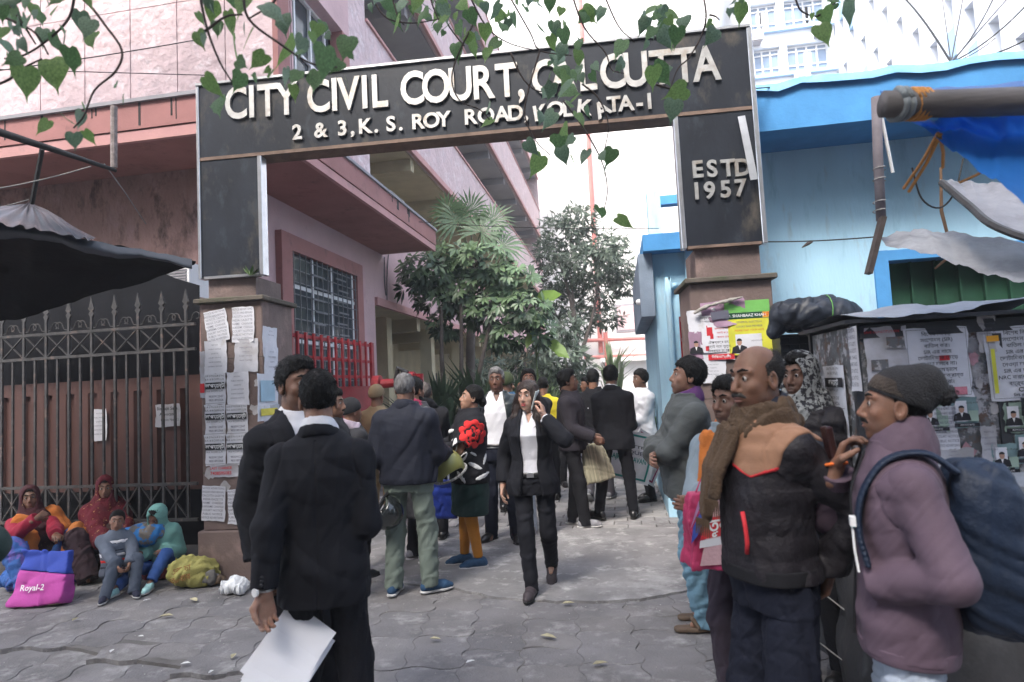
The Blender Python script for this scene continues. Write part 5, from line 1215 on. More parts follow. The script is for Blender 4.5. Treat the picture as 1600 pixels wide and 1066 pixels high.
# poles, sticks, tarpaulins
m_pvc = M('weathered_grey_pipe', (.17, .15, .165), .7, .2, 8, .1); m_bam = M('bamboo_stick', (.22, .13, .075), .8, .25, 12, .1); m_dwood = M('dark_stick', (.07, .055, .05), .8, .3, 14, .2)
m_rope = M('orange_rope', (.52, .24, .07), .8, .2, 60, .3, 200); m_rag = M('grey_rag', (.20, .22, .23), .9, .2, 20, .3, 60)
D1 = 4.3
vp = solo('upright_pipe', MB().tube([atD(1369, 152, D1), atD(1372, 250, D1), atD(1377, 345, D1)], .031, 10), m_pvc, 'weathered grey pipe standing upright before the blue wall', 'pipe', smooth=True)
for y in (266, 283, 318, 332): p = atD(1374, y, D1); MB().tube([p+Vector((.038*math.cos(a), .038*math.sin(a), .003*a)) for a in np.linspace(0, 6.28, 10)], .004, 4).build('string_tie', m_str, vp)
solo('broken_stick', MB().bar(atD(1379, 340, D1-.04), atD(1357, 428, D1-.04), .075, .03), m_dwood, 'dark flat stick dangling tilted from the grey pipe', 'stick')
solo('bamboo_stick', MB().tube([atD(1470, 262, D1), atD(1471, 330, D1), atD(1480, 365, D1), atD(1489, 392, D1)], [.008, .011, .01, .012], 6), m_bam, 'thin bent bamboo stick hanging before the white sheet', 'stick')
solo('bamboo_stick', MB().tube([atD(1489, 396, D1), atD(1461, 420, D1)], [.012, .006], 6), m_bam, 'short broken bamboo piece at the bent stick end', 'stick')
solo('white_rod', MB().tube([atD(1377, 180, D1), atD(1384, 215, D1), atD(1395, 270, D1)], .011, 7), m_white, 'thin white rod leaning against the grey pipe', 'rod')
m_wsheet = M('white_plastic_sheet', (.36, .36, .38), .5, .25, 3, .5, 9, trans=.35, stain=((.22, .22, .23),), st_lo=.5, st_hi=.7, st_s=3); m_gsheet = M('grey_white_sheet', (.26, .26, .285), .5, .25, 3, .5, 9, trans=.25, stain=((.16, .16, .17),), st_lo=.5, st_hi=.7, st_s=3)
cloth('white_sheet_awning', 'translucent white plastic sheet strung slack over the kiosk', [
    [atD(1376, 372, 4.4), atD(1422, 360, 4.4), atD(1500, 365, 4.2), atD(1610, 380, 3.9), atD(1720, 390, 3.6)],
    [atD(1380, 378, 4.3), atD(1440, 372, 4.15), atD(1510, 388, 4.0), atD(1610, 408, 3.7), atD(1720, 420, 3.4)],
    [atD(1384, 384, 4.2), atD(1450, 395, 3.95), atD(1520, 420, 3.8), atD(1600, 438, 3.5), atD(1720, 432, 3.2)]], m_wsheet, (10, 8), .020, 11, 'plastic sheet')
cloth('grey_sheet_awning', 'dark edged grey plastic sheet pulled to a knot above kiosk', [
    [atD(1468, 281, 4.25), atD(1500, 284, 4.2), atD(1560, 288, 4.0), atD(1700, 300, 3.7)],
    [atD(1470, 283, 4.2), atD(1510, 300, 4.0), atD(1570, 322, 3.8), atD(1700, 350, 3.5)],
    [atD(1472, 285, 4.15), atD(1505, 320, 3.9), atD(1560, 360, 3.6), atD(1700, 405, 3.3)]], m_gsheet, (10, 8), .018, 12, 'plastic sheet')
wire('sheet_border', 'dark rolled border of the grey plastic sheet', spline([atD(1471, 285, 4.12), atD(1515, 322, 3.87), atD(1562, 357, 3.57), atD(1700, 402, 3.25)], 5), .022, m_pole, 'rope', 6)
# near pole with blue tarpaulin
DP = 2.05
np_ = solo('near_pole', MB().tube([atD(1379, 163, DP), atD(1480, 162, DP-.02), atD(1600, 158, DP-.04), atD(1760, 150, DP-.06)], [.042, .043, .044, .045], 14), M('grey_brown_pole', (.11, .10, .10), .6, .35, 10, .15, stretch=(.2, 1, 1)), 'thick weathered pole jutting in from the right above kiosk', 'pole', smooth=True)
for x, m, w_ in ((1402, m_rag, .018), (1412, m_rag, .016), (1424, m_rope, .012), (1431, m_rope, .012), (1438, m_rope, .012), (1446, m_rope, .01)):
    p = atD(x, 163, DP); ax_ = (atD(1480, 162, DP)-atD(1379, 163, DP)).normalized(); u_ = ax_.cross(Vector((0, 0, 1))).normalized(); v_ = ax_.cross(u_)
    MB().tube([p+(u_*math.cos(a)+v_*math.sin(a))*.047+ax_*.006*math.sin(a*2) for a in np.linspace(0, 6.3, 16)], w_*.6, 6).build('lashing', m, np_, smooth=True)
m_btarp = M('blue_tarpaulin', (.03, .19, .60), .4, .15, 2.5, .2, 9, spec=.5, trans=.5)
cloth('blue_tarpaulin', 'bright blue tarpaulin hanging folded under the near pole', [
    [atD(1418, 186, DP), atD(1470, 184, DP), atD(1560, 180, DP), atD(1640, 178, DP), atD(1760, 172, DP)],
    [atD(1440, 198, DP+.12), atD(1490, 205, DP+.15), atD(1570, 222, DP+.1), atD(1650, 235, DP), atD(1760, 240, DP-.1)],
    [atD(1462, 215, DP+.05), atD(1506, 246, DP), atD(1565, 288, DP-.1), atD(1640, 335, DP-.2), atD(1760, 380, DP-.3)]], m_btarp, (9, 8), .022, 21, freq=2.2)
cloth('blue_tarpaulin_roof', 'dark blue tarpaulin roof edge lying over the near pole', [
    [atD(1384, 150, DP), atD(1450, 146, DP), atD(1560, 138, DP), atD(1740, 122, DP)],
    [atD(1375, 143, DP+.1), atD(1450, 141, DP+.2), atD(1560, 132, DP+.3), atD(1740, 116, DP+.4)],
    [atD(1385, 160, DP+.6), atD(1450, 155, DP+.8), atD(1560, 148, DP+.9), atD(1740, 130, DP+1.)]], m_btarp, (6, 5), .008, 22)
for k, (a, b) in enumerate((((1466, 208), (1412, 295)), ((1470, 210), (1420, 300)), ((1468, 212), (1473, 262)), ((1545, 262), (1500, 285)))):
    wire('frayed_rope', 'frayed orange rope hanging below the blue tarpaulin, %s' % ('longest left strand', 'second left strand', 'straight strand', 'right strand')[k], [atD(*a, DP+.05), atD((a[0]+b[0])/2+3, (a[1]+b[1])/2, DP+.2), atD(*b, DP+.3)], .006 if k < 3 else .005, m_rope, 'rope')
# overhead cables bunching at the top right
hub = atD(1486, 98, 9); hub2 = atD(1470, 136, 8.6)
for k, (x, y, d, sag) in enumerate(((1405, -10, 12, -.1), (1508, -20, 14, 0), (1560, -20, 10, .1), (1620, -10, 9, .1), (1640, 40, 8, .1), (1620, 75, 7, .15), (1640, 115, 7, .1), (1470, -20, 16, 0), (1590, -20, 12, .0))):
    wire('overhead_cable', 'black overhead cable fanning out to the upper right, %s' % ('leftmost', 'steep second', 'third', 'fourth', 'fifth', 'sixth', 'lowest', 'upright thin', 'seventh')[k], bez(atD(x, y, d), hub, sag), .010 if k else .016, m_wire, 'cable')
solo('cable_bunch', MB().tube([hub, hub.lerp(hub2, .3)+Vector((.03, 0, 0)), hub2+Vector((-.03, 0, 0)), atD(1462, 150, 8.5)], [.02, .07, .08, .04], 7), m_wire, 'tangled black bunch where the overhead cables meet', 'cable', smooth=True)
for k, (a, b, s_) in enumerate((((1195, 378, 5.4), (1372, 370, 4.4), .01), ((1160, 140, 5.6), (1490, 102, 9), .03), ((-60, 118, 6), (320, 60, 7.4), .02), ((-20, 108, 8), (330, 118, 8), .0), ((505, 330, 14), (1030, 357, 9), .12), ((1555, 60, 9), (1480, 100, 9), .05), ((1330, 150, 8), (1620, 128, 7), .05))):
    wire('sagging_wire', 'thin black wire %s' % ('from right gate pillar to the grey pipe', 'crossing the sky right of the sign', 'slanting across the upper pink wall', 'level across the pale pink panels', 'strung over the trees across the lane', 'short stub beside the cable bunch', 'level under the cable bunch')[k], bez(atD(*a), atD(*b), s_), .006 if k else .005, m_wire)
wire('loop_wire', 'black wire loop hanging before the blue wall', spline([atD(1505, 248, 4.2), atD(1492, 300, 4.2), atD(1468, 325, 4.2), atD(1440, 310, 4.2), atD(1425, 262, 4.2)], 5), .006, m_wire)
solo('dead_leaf_tuft', MB().tube([atD(1253, 387, 5.2), atD(1262, 381, 5.2), atD(1270, 378, 5.2)], [.004, .016, .004], 5), m_dwood, 'dry leaf tuft caught on the wire by blue wall', 'leaf')

F = Field(np.array(CRUMPLE[0])-.12, np.array(CRUMPLE[-1])+.12, .006); F.chain(CRUMPLE, [.006, .014, .010, .015, .008], .01); F.noise(.004, 18, 3, .9, .8)
tag(fmesh('crumpled_paper', F, M('brownish_newsprint', (.30, .28, .25), .9, .3, 20, .3, 60)), 'crumpled roll of peeled paper across the right pillar posters', 'paper scrap')
# ================================================================ TREES
m_leaf = [M('peepal_leaf', (.16, .27, .08), .45, .4, 14, .2, 30, spec=.4, trans=.5), M('peepal_leaf_dark', (.10, .19, .075), .45, .4, 14, .2, 30, spec=.4, trans=.45), M('peepal_leaf_blue', (.13, .21, .13), .4, .4, 14, .2, 30, spec=.45, trans=.3)]
m_bark = M('grey_bark', (.09, .075, .065), .9, .3, 8, .4, 30); m_twig = M('thin_twig', (.06, .045, .04), .8, .3, 20, .1)
PT = thing('peepal_tree', 'peepal tree whose leafy twigs hang across the top of the picture', 'tree', (-3.6, -2.2, 0))
rt = random.Random(5)
def heart(fold=.25, droop=.2, rag=0.0):
    """heart shaped leaf with drip tip, stalk at the origin, tip towards -z, unit length"""
    out = [(.0, .0), (.16, .10), (.34, .06), (.44, -.14), (.40, -.36), (.27, -.58), (.12, -.76), (.045, -.88), (.0, -1.12)]
    v = []; f = []
    for x, z in out:
        yy = -fold*x*x*1.2+droop*(z*z)*.35
        v += [(x*(1-rag*rt.random()), yy+fold*x*.6, z), (0, droop*(z*z)*.35, z if z < .02 else 0), (-x*(1-rag*rt.random()), yy+fold*x*.6, z)]
    for i in range(len(out)-1):
        a = i*3; f += [(a, a+3, a+4, a+1), (a+1, a+4, a+5, a+2)]
    me = bpy.data.meshes.new('leaf'); me.from_pydata(v, [], f); me.validate(); me.shade_smooth(); return me
leaf_me = []
for k in range(6):
    me = heart(.1+.1*k, .15+.12*(k % 3), .25 if k % 2 else 0.05); me.materials.append(m_leaf[k % 3]); leaf_me.append(me)
def branch(stems, leaves, depth, zo, jit=.25, size=.076):
    ox, oy, sc = zo
    c = lambda p: (ox+p[0]/sc, oy+p[1]/sc)
    first = None
    for st_ in stems:
        pts = spline([atD(*c(p), depth+(p[2] if len(p) > 2 else 0)) for p in st_], 5); n = len(pts)
        o = MB().tube(pts, [.0038*(1-.6*i/n)+.001 for i in range(n)], 5).build('branch', m_twig, PT, smooth=True); first = first or o
    stp = [v.co.copy() for o in [first] for v in o.data.vertices]
    extra = [(q[0]+rt.uniform(-80, 80), q[1]+rt.uniform(-70, 50), rt.uniform(.45, .75)) for q in leaves if rt.random() < .45 and q[1] < 420]
    for q in list(leaves)+extra:
        s_ = (q[2] if len(q) > 2 else 1.0)*.9; d = depth+rt.uniform(-jit, jit); p = atD(*c(q[:2]), d)
        L = size*s_*rt.uniform(.85, 1.15)*d/2.2
        o = link('leaf', rt.choice(leaf_me), None, first)
        up = p+Vector((0, 0, L*.45))
        o.location = up-wloc(PT)
        o.rotation_euler = (rt.gauss(0, .45), rt.gauss(0, .55), rt.uniform(-PI, PI) if rt.random() < .45 else rt.gauss(0, .6)); o.scale = (L*rt.uniform(.8, 1.05), L*rt.uniform(.6, 2.2), L*rt.uniform(.82, 1.0))
Z1, Z2, Z3, Z4, Z5 = (0, 0, 3.045), (300, 0, 3.045), (650, 0, 3.045), (1000, 0, 4.07), (1250, 0, 3.48)
branch([[(330, -60), (430, 30), (500, 120), (580, 240), (550, 340), (450, 430), (400, 550), (350, 610)], [(-60, 60), (60, 100), (170, 160), (230, 260)], [(360, -60), (330, 80), (240, 180), (120, 260), (20, 280)], [(-60, 420), (40, 380), (120, 320), (200, 280)], [(-40, -40), (70, 60), (170, 210)]],
       [(40, 50), (60, 20), (130, 30), (180, 95), (215, 30), (100, 170), (40, 140, 1.1), (75, 160), (130, 130), (205, 180), (240, 215, 1.3), (310, 200, 1.2), (20, 235), (75, 235), (30, 310, 1.2), (100, 310), (120, 400, 1.9), (240, 365, 1.7), (330, 290, 1.3), (380, 110, 1.2), (430, 140), (425, 210, 1.1), (10, 60), (160, 60), (35, 95), (60, 110), (260, 80), (390, 575), (290, 585, 1.1), (230, 615, 1.1), (350, 680), (400, 660), (550, 425, .7), (585, 475, .7), (390, 510, .6), (410, 5, .9), (310, 0, 1.2), (90, 20), (0, 20), (10, 170), (145, 0)], 2.05, Z1, size=.078)
branch([[(30, -60), (70, 130), (130, 290), (190, 390)], [(240, -60), (270, 90), (420, 210), (560, 300), (690, 320)], [(420, -50), (380, 20), (270, 90)], [(60, 150), (160, 80), (240, 70)]],
       [(100, 60, 1.2), (170, 110, 1.4), (260, 30, 1.5), (345, 90, 1.5), (195, 220, 1.5), (290, 190, 1.2), (120, 140), (430, 120, 1.2), (350, 310, 1.4), (215, 330, 1.1), (240, 400, 1.1), (310, 405, .8), (490, 260, 1.6), (600, 150, .9), (580, 170), (530, 230, 1.2), (640, 300, 1.9), (625, 140), (745, 235, 1.3), (600, 400, 1.3), (510, 385, 1.3), (450, 370, 1.2), (480, 440, .9), (710, 330), (730, 400, .8), (60, 420, 1.4), (125, 530, 1.3), (25, 195), (25, 90, .8), (60, 10), (180, 10), (300, -10), (640, 185, .7)], 2.0, Z2, size=.078)
branch([[(830, -60), (900, 60), (960, 100), (1060, 110), (1180, 90)], [(940, -60), (980, 80), (1010, 120)], [(1120, -60), (1150, 40), (1190, 130)]],
       [(920, 40), (950, 90, 1.1), (985, 130, 1.2), (1040, 130), (1100, 95, 1.1), (1160, 60), (1195, 70), (1210, 120), (880, 10), (1010, 40), (1080, 20), (1140, 10, .8), (935, 20), (1060, 60, .8), (1170, 140, .7)], 2.9, Z2)
branch([[(420, -60), (540, 150), (590, 240), (740, 265)], [(730, -60), (800, 130), (900, 250), (930, 330), (990, 350)], [(700, 480), (790, 600), (880, 760), (910, 900), (890, 1020)], [(790, 400), (870, 470), (915, 600), (890, 740)], [(590, 240), (530, 450), (520, 560), (570, 670), (640, 740)], [(240, -50), (330, 120), (430, 200), (560, 240)], [(880, -60), (960, 120), (1040, 200)], [(450, 250), (500, 360), (570, 430), (680, 440)], [(270, 120), (200, 260), (170, 380), (210, 480), (300, 520), (350, 570)], [(60, -50), (160, 130), (230, 220)]],
       [(35, 95, 1.1), (140, 70, 1.1), (205, 50, 1.1), (200, 155), (170, 140), (265, 240, .9), (240, 205), (395, 230), (330, 160), (190, 250), (345, 265), (400, 60, 1.1), (460, 100), (440, 120, .8), (575, 150), (600, 60, .8), (660, 140), (710, 150), (640, 210), (700, 180), (780, 230), (775, 280), (680, 305, 1.3), (700, 250), (840, 75, .9), (890, 70, .8), (795, 85), (695, 60, .7), (990, 245, 1.3), (990, 325), (1100, 120, 1.2), (1170, 80), (1150, 170), (1180, 190), (1135, 370, 1.4), (845, 330, .8), (835, 380, .7), (760, 370), (735, 430, 1.3), (650, 440), (690, 360), (640, 470), (770, 490), (810, 540, .9), (770, 580, .9), (730, 520), (660, 580), (600, 570), (345, 550, 1.1), (365, 600, .7), (700, 640), (680, 690, 1.1), (755, 685), (525, 715, .9), (600, 800, 1.3), (690, 745), (740, 775, .8), (815, 755, 1.1), (940, 750, 1), (880, 760, .8), (905, 820, .8), (875, 1030, 1.1), (960, 1080, 1.2), (480, 10), (540, 0), (570, 20, .8), (300, 40), (250, 90), (420, 150, .8), (380, 110, .8), (720, 400, 1), (700, 470, 1), (780, 340, .7), (760, 0, .8), (640, 20, .8), (110, 10), (10, 40), (520, 60, .7), (300, 190, .7)], 3.0, Z3)
branch([[(395, -60), (420, 100), (390, 230), (310, 370), (240, 440), (180, 597)], [(975, -60), (1010, 50), (1070, 95), (1130, 105)], [(440, 95), (480, 105), (505, 128)], [(1130, 105), (1190, 60), (1240, 20)], [(100, 540), (200, 570), (260, 640)]],
       [(50, 165, 1.1), (110, 95), (180, 125), (95, 225), (140, 255, 1.2), (280, 160), (245, 230), (490, 240, 1.1), (650, 80, 1.0), (640, 10), (570, 85, .6), (90, 500, 1.2), (300, 640, 1.5), (225, 715, 1.2), (1170, 120), (1150, 240, 1.2), (1210, 35, .8), (1330, 95, 1.3), (1250, 60, .7), (1345, 0)], 2.6, Z4, size=.08)
# trunk and the crown that shades the street, above and behind the viewer
MB().tube(spline([(-3.6, -2.2, -.1), (-3.5, -2.15, 2), (-3.1, -1.9, 4), (-2.2, -1.4, 6.5), (-1.2, -.8, 9)], 5), [.55-.018*i for i in range(21)], 12).build('trunk', m_bark, PT, smooth=True)
for a, b in (((-3.1, -1.9, 4.2), (-6, 1.5, 7.5)), ((-2.6, -1.6, 5.4), (1.5, 1.0, 8.0)), ((-2.6, -1.6, 5.4), (-1, -5, 8.5)), ((-2.2, -1.4, 6.5), (3.5, -2.5, 9))):
    a, b = Vector(a), Vector(b); MB().tube(spline([a, a.lerp(b, .5)+Vector((0, 0, .5)), b], 5), [.2-.014*i for i in range(11)], 8).build('limb', m_bark, PT, smooth=True)
def leaf_cloud(n, lumps, L, rs, aspect=.6):
    r_ = np.random.RandomState(rs); V = []; Fc = []
    for k in range(n):
        c, rad = lumps[r_.randint(len(lumps))]
        d = r_.normal(size=3); d /= np.linalg.norm(d); p = np.array(c)+d*np.array(rad)*(r_.uniform(.35, 1)**.5)
        a = r_.normal(size=3); a[2] -= .6; a /= np.linalg.norm(a); b = np.cross(a, r_.normal(size=3)); b /= np.linalg.norm(b); l = L*r_.uniform(.7, 1.3)
        i = len(V); V += [tuple(p), tuple(p+a*l*.45+b*l*aspect*.5), tuple(p+a*l), tuple(p+a*l*.45-b*l*aspect*.5)]; Fc.append((i, i+1, i+2, i+3))
    mb = MB(); mb.v = V; mb.f = Fc; return mb
lumps = [((rt.uniform(-8, 6), rt.uniform(-6, 1.2), rt.uniform(7.2, 10)), (1.7, 1.7, 1.1)) for _ in range(34)]+[((rt.uniform(-11, -2), rt.uniform(1.2, 6.2), rt.uniform(9.3, 11.5)), (1.7, 1.6, 1.0)) for _ in range(20)]
leaf_cloud(13000, lumps, .26, 3).build('crown', M('peepal_crown', (.06, .115, .05), .5, .3, 3, 0, trans=.3), PT)

# ---- trees standing in the planting strip along the court building
m_sch = [M('umbrella_leaf', (.13, .20, .10), .32, .3, 3, .05, spec=.5, trans=.2), M('umbrella_leaf_shaded', (.035, .065, .035), .4, .3, 3, .05, trans=.2)]  # darker copy colours inner and lower leaves, crown shade painted in
def in_lane(px, py, Y): return atY(px, py, Y)
def compound(mb, p, out, L, n, r_, droop=.5):
    out = np.array(out)/np.linalg.norm(out); b = np.cross(out, (0, 0, 1)); b /= max(1e-6, np.linalg.norm(b)); c = np.cross(b, out)
    for k in range(n):
        a = 2*PI*k/n+r_.uniform(-.15, .15); d = (b*math.cos(a)+c*math.sin(a))*.85+out*.45; d[2] -= droop; d /= np.linalg.norm(d); s_ = np.cross(d, out); s_ /= max(1e-6, np.linalg.norm(s_)); l = L*r_.uniform(.8, 1.15); w_ = l*.17
        q0 = p+d*l*.12; q1 = p+d*l*.62; q2 = p+d*l+np.array((0, 0, -.12*l)); i = len(mb.v)
        mb.v += [tuple(q0), tuple(q1+s_*w_), tuple(q2), tuple(q1-s_*w_)]; mb.f.append((i, i+1, i+2, i+3))
def umbrella_tree(label, px, py, Y, lumps, n, L, trunkpx, rs, mats=(0, 1)):
    base = in_lane(px, py, Y); base.z = 0; T = thing('umbrella_tree', label, 'tree', base, 'plants along the court building')
    r_ = np.random.RandomState(rs); mbs = [MB(), MB()]
    for lx, ly, rw, rh, dy in lumps:
        c = in_lane(lx, ly, Y+dy); mpp = (c-CC).dot(FWD)/FPX; R3 = np.array((rw*mpp, rw*mpp*.8, rh*mpp)); nn = int(n*(rw*rh)/2500)
        for k in range(nn):
            d = r_.normal(size=3); d /= np.linalg.norm(d); rr = r_.uniform(.45, 1)**.4; p = np.array(c)+d*R3*rr
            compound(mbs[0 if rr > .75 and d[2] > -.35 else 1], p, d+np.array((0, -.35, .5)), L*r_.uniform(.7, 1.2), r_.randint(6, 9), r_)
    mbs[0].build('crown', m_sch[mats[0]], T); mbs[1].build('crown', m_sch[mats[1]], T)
    for k, (x0, y0, x1, y1) in enumerate(trunkpx):
        a = in_lane(x0, y0, Y); b = in_lane(x1, y1, Y); a.z = max(a.z, -.05) if k else 0; m_ = a.lerp(b, .5)+Vector((rt.uniform(-.1, .1), 0, 0))
        MB().tube(spline([a, m_, b], 5), [.07-.004*i for i in range(11)], 7).build('trunk', m_bark, T, smooth=True)
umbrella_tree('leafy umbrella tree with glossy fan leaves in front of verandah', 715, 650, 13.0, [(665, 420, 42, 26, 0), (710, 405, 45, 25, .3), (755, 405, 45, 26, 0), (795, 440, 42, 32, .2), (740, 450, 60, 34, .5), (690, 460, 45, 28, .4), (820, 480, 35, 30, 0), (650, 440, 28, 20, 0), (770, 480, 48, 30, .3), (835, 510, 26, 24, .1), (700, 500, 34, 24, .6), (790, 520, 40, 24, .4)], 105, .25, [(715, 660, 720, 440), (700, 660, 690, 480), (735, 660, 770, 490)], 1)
def strap_bush(name, label, px, py, Y, n, hgt, wid, m, rs, wleaf=.05, base=None):
    b = in_lane(px, py, Y); b.z = 0; T = thing(name, label, 'plant', b, 'plants along the court building'); r_ = np.random.RandomState(rs); mb = MB(); st_ = MB()
    for k in range(n):
        a = r_.uniform(0, 2*PI); h = hgt*r_.uniform(.5, 1.05); w_ = wid*r_.uniform(.3, 1); p0 = np.array(b)+np.array((math.cos(a), math.sin(a), 0))*.15; tip = np.array(b)+np.array((math.cos(a)*w_, math.sin(a)*w_, h*.85)); mid = (p0+tip)/2+np.array((-math.cos(a)*w_*.15, -math.sin(a)*w_*.15, h*.25))
        s_ = np.array((-math.sin(a), math.cos(a), 0))*wleaf; i = len(mb.v); mb.v += [tuple(p0-s_*.3), tuple(p0+s_*.3), tuple(mid-s_), tuple(mid+s_), tuple(tip)]; mb.f += [(i, i+1, i+3, i+2), (i+2, i+3, i+4)]
    mb.build('foliage', m, T); 
    for k in range(3): a = k*2.1; MB().tube([(b.x+.08*math.cos(a), b.y+.08*math.sin(a), -.02), (b.x+.15*math.cos(a), b.y+.15*math.sin(a), hgt*.6)], [.03, .012], 5).build('stem', m_bark, T)
    return T
# fan palm
m_palm = M('palm_leaf', (.10, .17, .08), .35, .3, 4, .05, spec=.4, trans=.25)
pb = in_lane(735, 650, 15.0); pb.z = 0; FP = thing('fan_palm', 'fan palm rising behind the umbrella tree against the canopy', 'palm', pb, 'plants along the court building')
MB().tube(spline([pb, pb+Vector((.05, 0, 2)), in_lane(738, 400, 15.0)], 5), [.13-.003*i for i in range(11)], 8).build('trunk', m_bark, FP, smooth=True)
def fan(c, nrm_, up, L, nseg=22, spread=2.5, parent=FP):
    n_ = Vector(nrm_).normalized(); u = Vector(up); u = (u-n_*u.dot(n_)).normalized(); s_ = n_.cross(u); mb = MB()
    for k in range(nseg):
        a = -spread/1+2*spread*k/(nseg-1); d = u*math.cos(a)+s_*math.sin(a); t_ = u*-math.sin(a)+s_*math.cos(a); w_ = L*.045; l = L*(1-.12*abs(a)/spread)*rt.uniform(.92, 1.05)
        q = c+d*l+Vector((0, 0, -.12*l*rt.uniform(.5, 1.6))); m1 = c+d*l*.55+n_*.03*(k % 2); i = len(mb.v)
        mb.v += [tuple(c), tuple(m1+t_*w_), tuple(q), tuple(m1-t_*w_)]; mb.f.append((i, i+1, i+2, i+3))
    mb.build('fan_leaf', m_palm, parent); MB().tube([Vector(in_lane(738, 400, 15.0)), c], .015, 5).build('leaf_stalk', m_palm, parent)
for px, py, L, up, nn in ((716, 345, .95, (-.2, 0, 1), (.3, -1, .2)), (752, 362, 1.0, (.5, 0, .8), (.2, -1, .5)), (700, 330, .8, (-.8, 0, .8), (-.3, -1, .1)), (785, 385, .85, (1, 0, .2), (.3, -1, .6)), (680, 385, .6, (-.8, -.2, -.1), (-.3, -.8, .8)), (770, 345, .8, (.8, .2, .9), (.1, -1, .2)), (735, 330, .8, (.1, .3, 1), (.1, -1, -.1))): fan(in_lane(px, py, 15.0-.4*rt.random()), nn, up, L*.8)
def fine_tree(label, px, Y, lumps, n, L, mats, rs, trunk):
    b = in_lane(px, 620, Y); b.z = 0; T = thing('slender_tree', label, 'tree', b, 'plants along the court building'); r_ = np.random.RandomState(rs); mbs = [MB(), MB()]
    for lx, ly, rw, rh in lumps:
        c = in_lane(lx, ly, Y+r_.uniform(-.5, .8)); mpp = (c-CC).dot(FWD)/FPX; R3 = np.array((rw*mpp, rw*mpp, rh*mpp))
        for k in range(int(n*rw*rh/900)):
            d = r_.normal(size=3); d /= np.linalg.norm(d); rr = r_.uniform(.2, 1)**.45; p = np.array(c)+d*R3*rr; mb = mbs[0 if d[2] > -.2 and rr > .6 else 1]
            for q in range(5):
                a = r_.normal(size=3)*.8+d*.5; a[2] -= .5; a /= np.linalg.norm(a); s_ = np.cross(a, r_.normal(size=3)); s_ /= np.linalg.norm(s_); l = L*r_.uniform(.6, 1.2); i = len(mb.v)
                mb.v += [tuple(p), tuple(p+a*l*.5+s_*l*.12), tuple(p+a*l), tuple(p+a*l*.5-s_*l*.12)]; mb.f.append((i, i+1, i+2, i+3))
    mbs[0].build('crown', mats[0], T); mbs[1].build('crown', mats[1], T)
    for x0, y0, x1, y1 in trunk:
        a = in_lane(x0, y0, Y); b_ = in_lane(x1, y1, Y); a.z = max(0, a.z); MB().tube(spline([a, a.lerp(b_, .5)+Vector((.1, 0, 0)), b_], 4), [.09-.008*i for i in range(9)], 6).build('trunk', m_bark, T, smooth=True)
m_gl = (M('grey_green_leaf', (.15, .19, .145), .4, .3, 2, .05, trans=.25), M('grey_green_leaf_shaded', (.045, .065, .045), .5, .3, 2, .05, trans=.2))  # second tone paints the shade on leaves inside and under the crown
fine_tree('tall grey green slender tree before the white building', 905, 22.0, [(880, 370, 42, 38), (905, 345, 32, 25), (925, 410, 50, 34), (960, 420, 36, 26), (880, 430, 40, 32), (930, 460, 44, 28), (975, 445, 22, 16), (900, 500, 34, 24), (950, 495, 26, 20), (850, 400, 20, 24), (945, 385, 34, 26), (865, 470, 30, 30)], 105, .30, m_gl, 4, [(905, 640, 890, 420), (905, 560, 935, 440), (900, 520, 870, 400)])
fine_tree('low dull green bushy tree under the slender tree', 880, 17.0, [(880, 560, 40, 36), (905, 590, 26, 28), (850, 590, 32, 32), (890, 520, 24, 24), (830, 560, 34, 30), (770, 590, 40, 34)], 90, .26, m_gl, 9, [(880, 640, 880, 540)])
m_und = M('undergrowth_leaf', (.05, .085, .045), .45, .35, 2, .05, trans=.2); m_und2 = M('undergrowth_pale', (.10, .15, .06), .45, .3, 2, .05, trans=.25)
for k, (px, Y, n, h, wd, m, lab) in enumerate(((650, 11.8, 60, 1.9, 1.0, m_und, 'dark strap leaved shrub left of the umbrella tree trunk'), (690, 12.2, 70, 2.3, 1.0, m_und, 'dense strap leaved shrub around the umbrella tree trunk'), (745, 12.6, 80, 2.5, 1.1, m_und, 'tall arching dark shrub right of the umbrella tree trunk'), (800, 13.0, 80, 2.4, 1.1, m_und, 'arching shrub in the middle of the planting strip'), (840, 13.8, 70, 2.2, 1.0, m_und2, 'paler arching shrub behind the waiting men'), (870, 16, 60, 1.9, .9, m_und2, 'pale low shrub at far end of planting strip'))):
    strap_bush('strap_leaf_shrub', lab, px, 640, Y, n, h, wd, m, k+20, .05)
# banana-like bright leaves
bl = in_lane(845, 640, 13.4); bl.z = 0; BN = thing('banana_plant', 'banana plant with bright green leaves sticking out rightwards', 'plant', bl, 'plants along the court building')
mb_ = M('banana_leaf', (.16, .26, .06), .35, .2, 3, .05, trans=.4)
for (x0, y0, x1, y1) in ((835, 462, 878, 460), (850, 525, 890, 560), (840, 500, 822, 545)):
    a, b_ = in_lane(x0, y0, 13.3), in_lane(x1, y1, 13.0); d = b_-a; s_ = Vector((-d.z, .25*d.x, d.x)).normalized()*.11
    MB().add([a, a.lerp(b_, .3)+s_, a.lerp(b_, .7)+s_*.95, b_, a.lerp(b_, .7)-s_*.95+Vector((0, 0, -.03)), a.lerp(b_, .3)-s_], [(0, 1, 2, 3, 4, 5)]).build('leaf', mb_, BN); MB().tube([bl, in_lane(838, 560, 13.4), a], .02, 5).build('stalk', m_und2, BN)
strap_bush('small_palm', 'small palm by the red pipes at far lane end', 958, 600, 30, 40, 4.2, 1.6, m_und2, 77, .09)
# low kerb of the planting strip
kb = MB().box((XS+.9, 10.5, 0), (XS+1.05, 22, .42)); tag(kb.build('planting_kerb', m_rosel), 'low pink kerb wall of the planting strip', 'kerb')
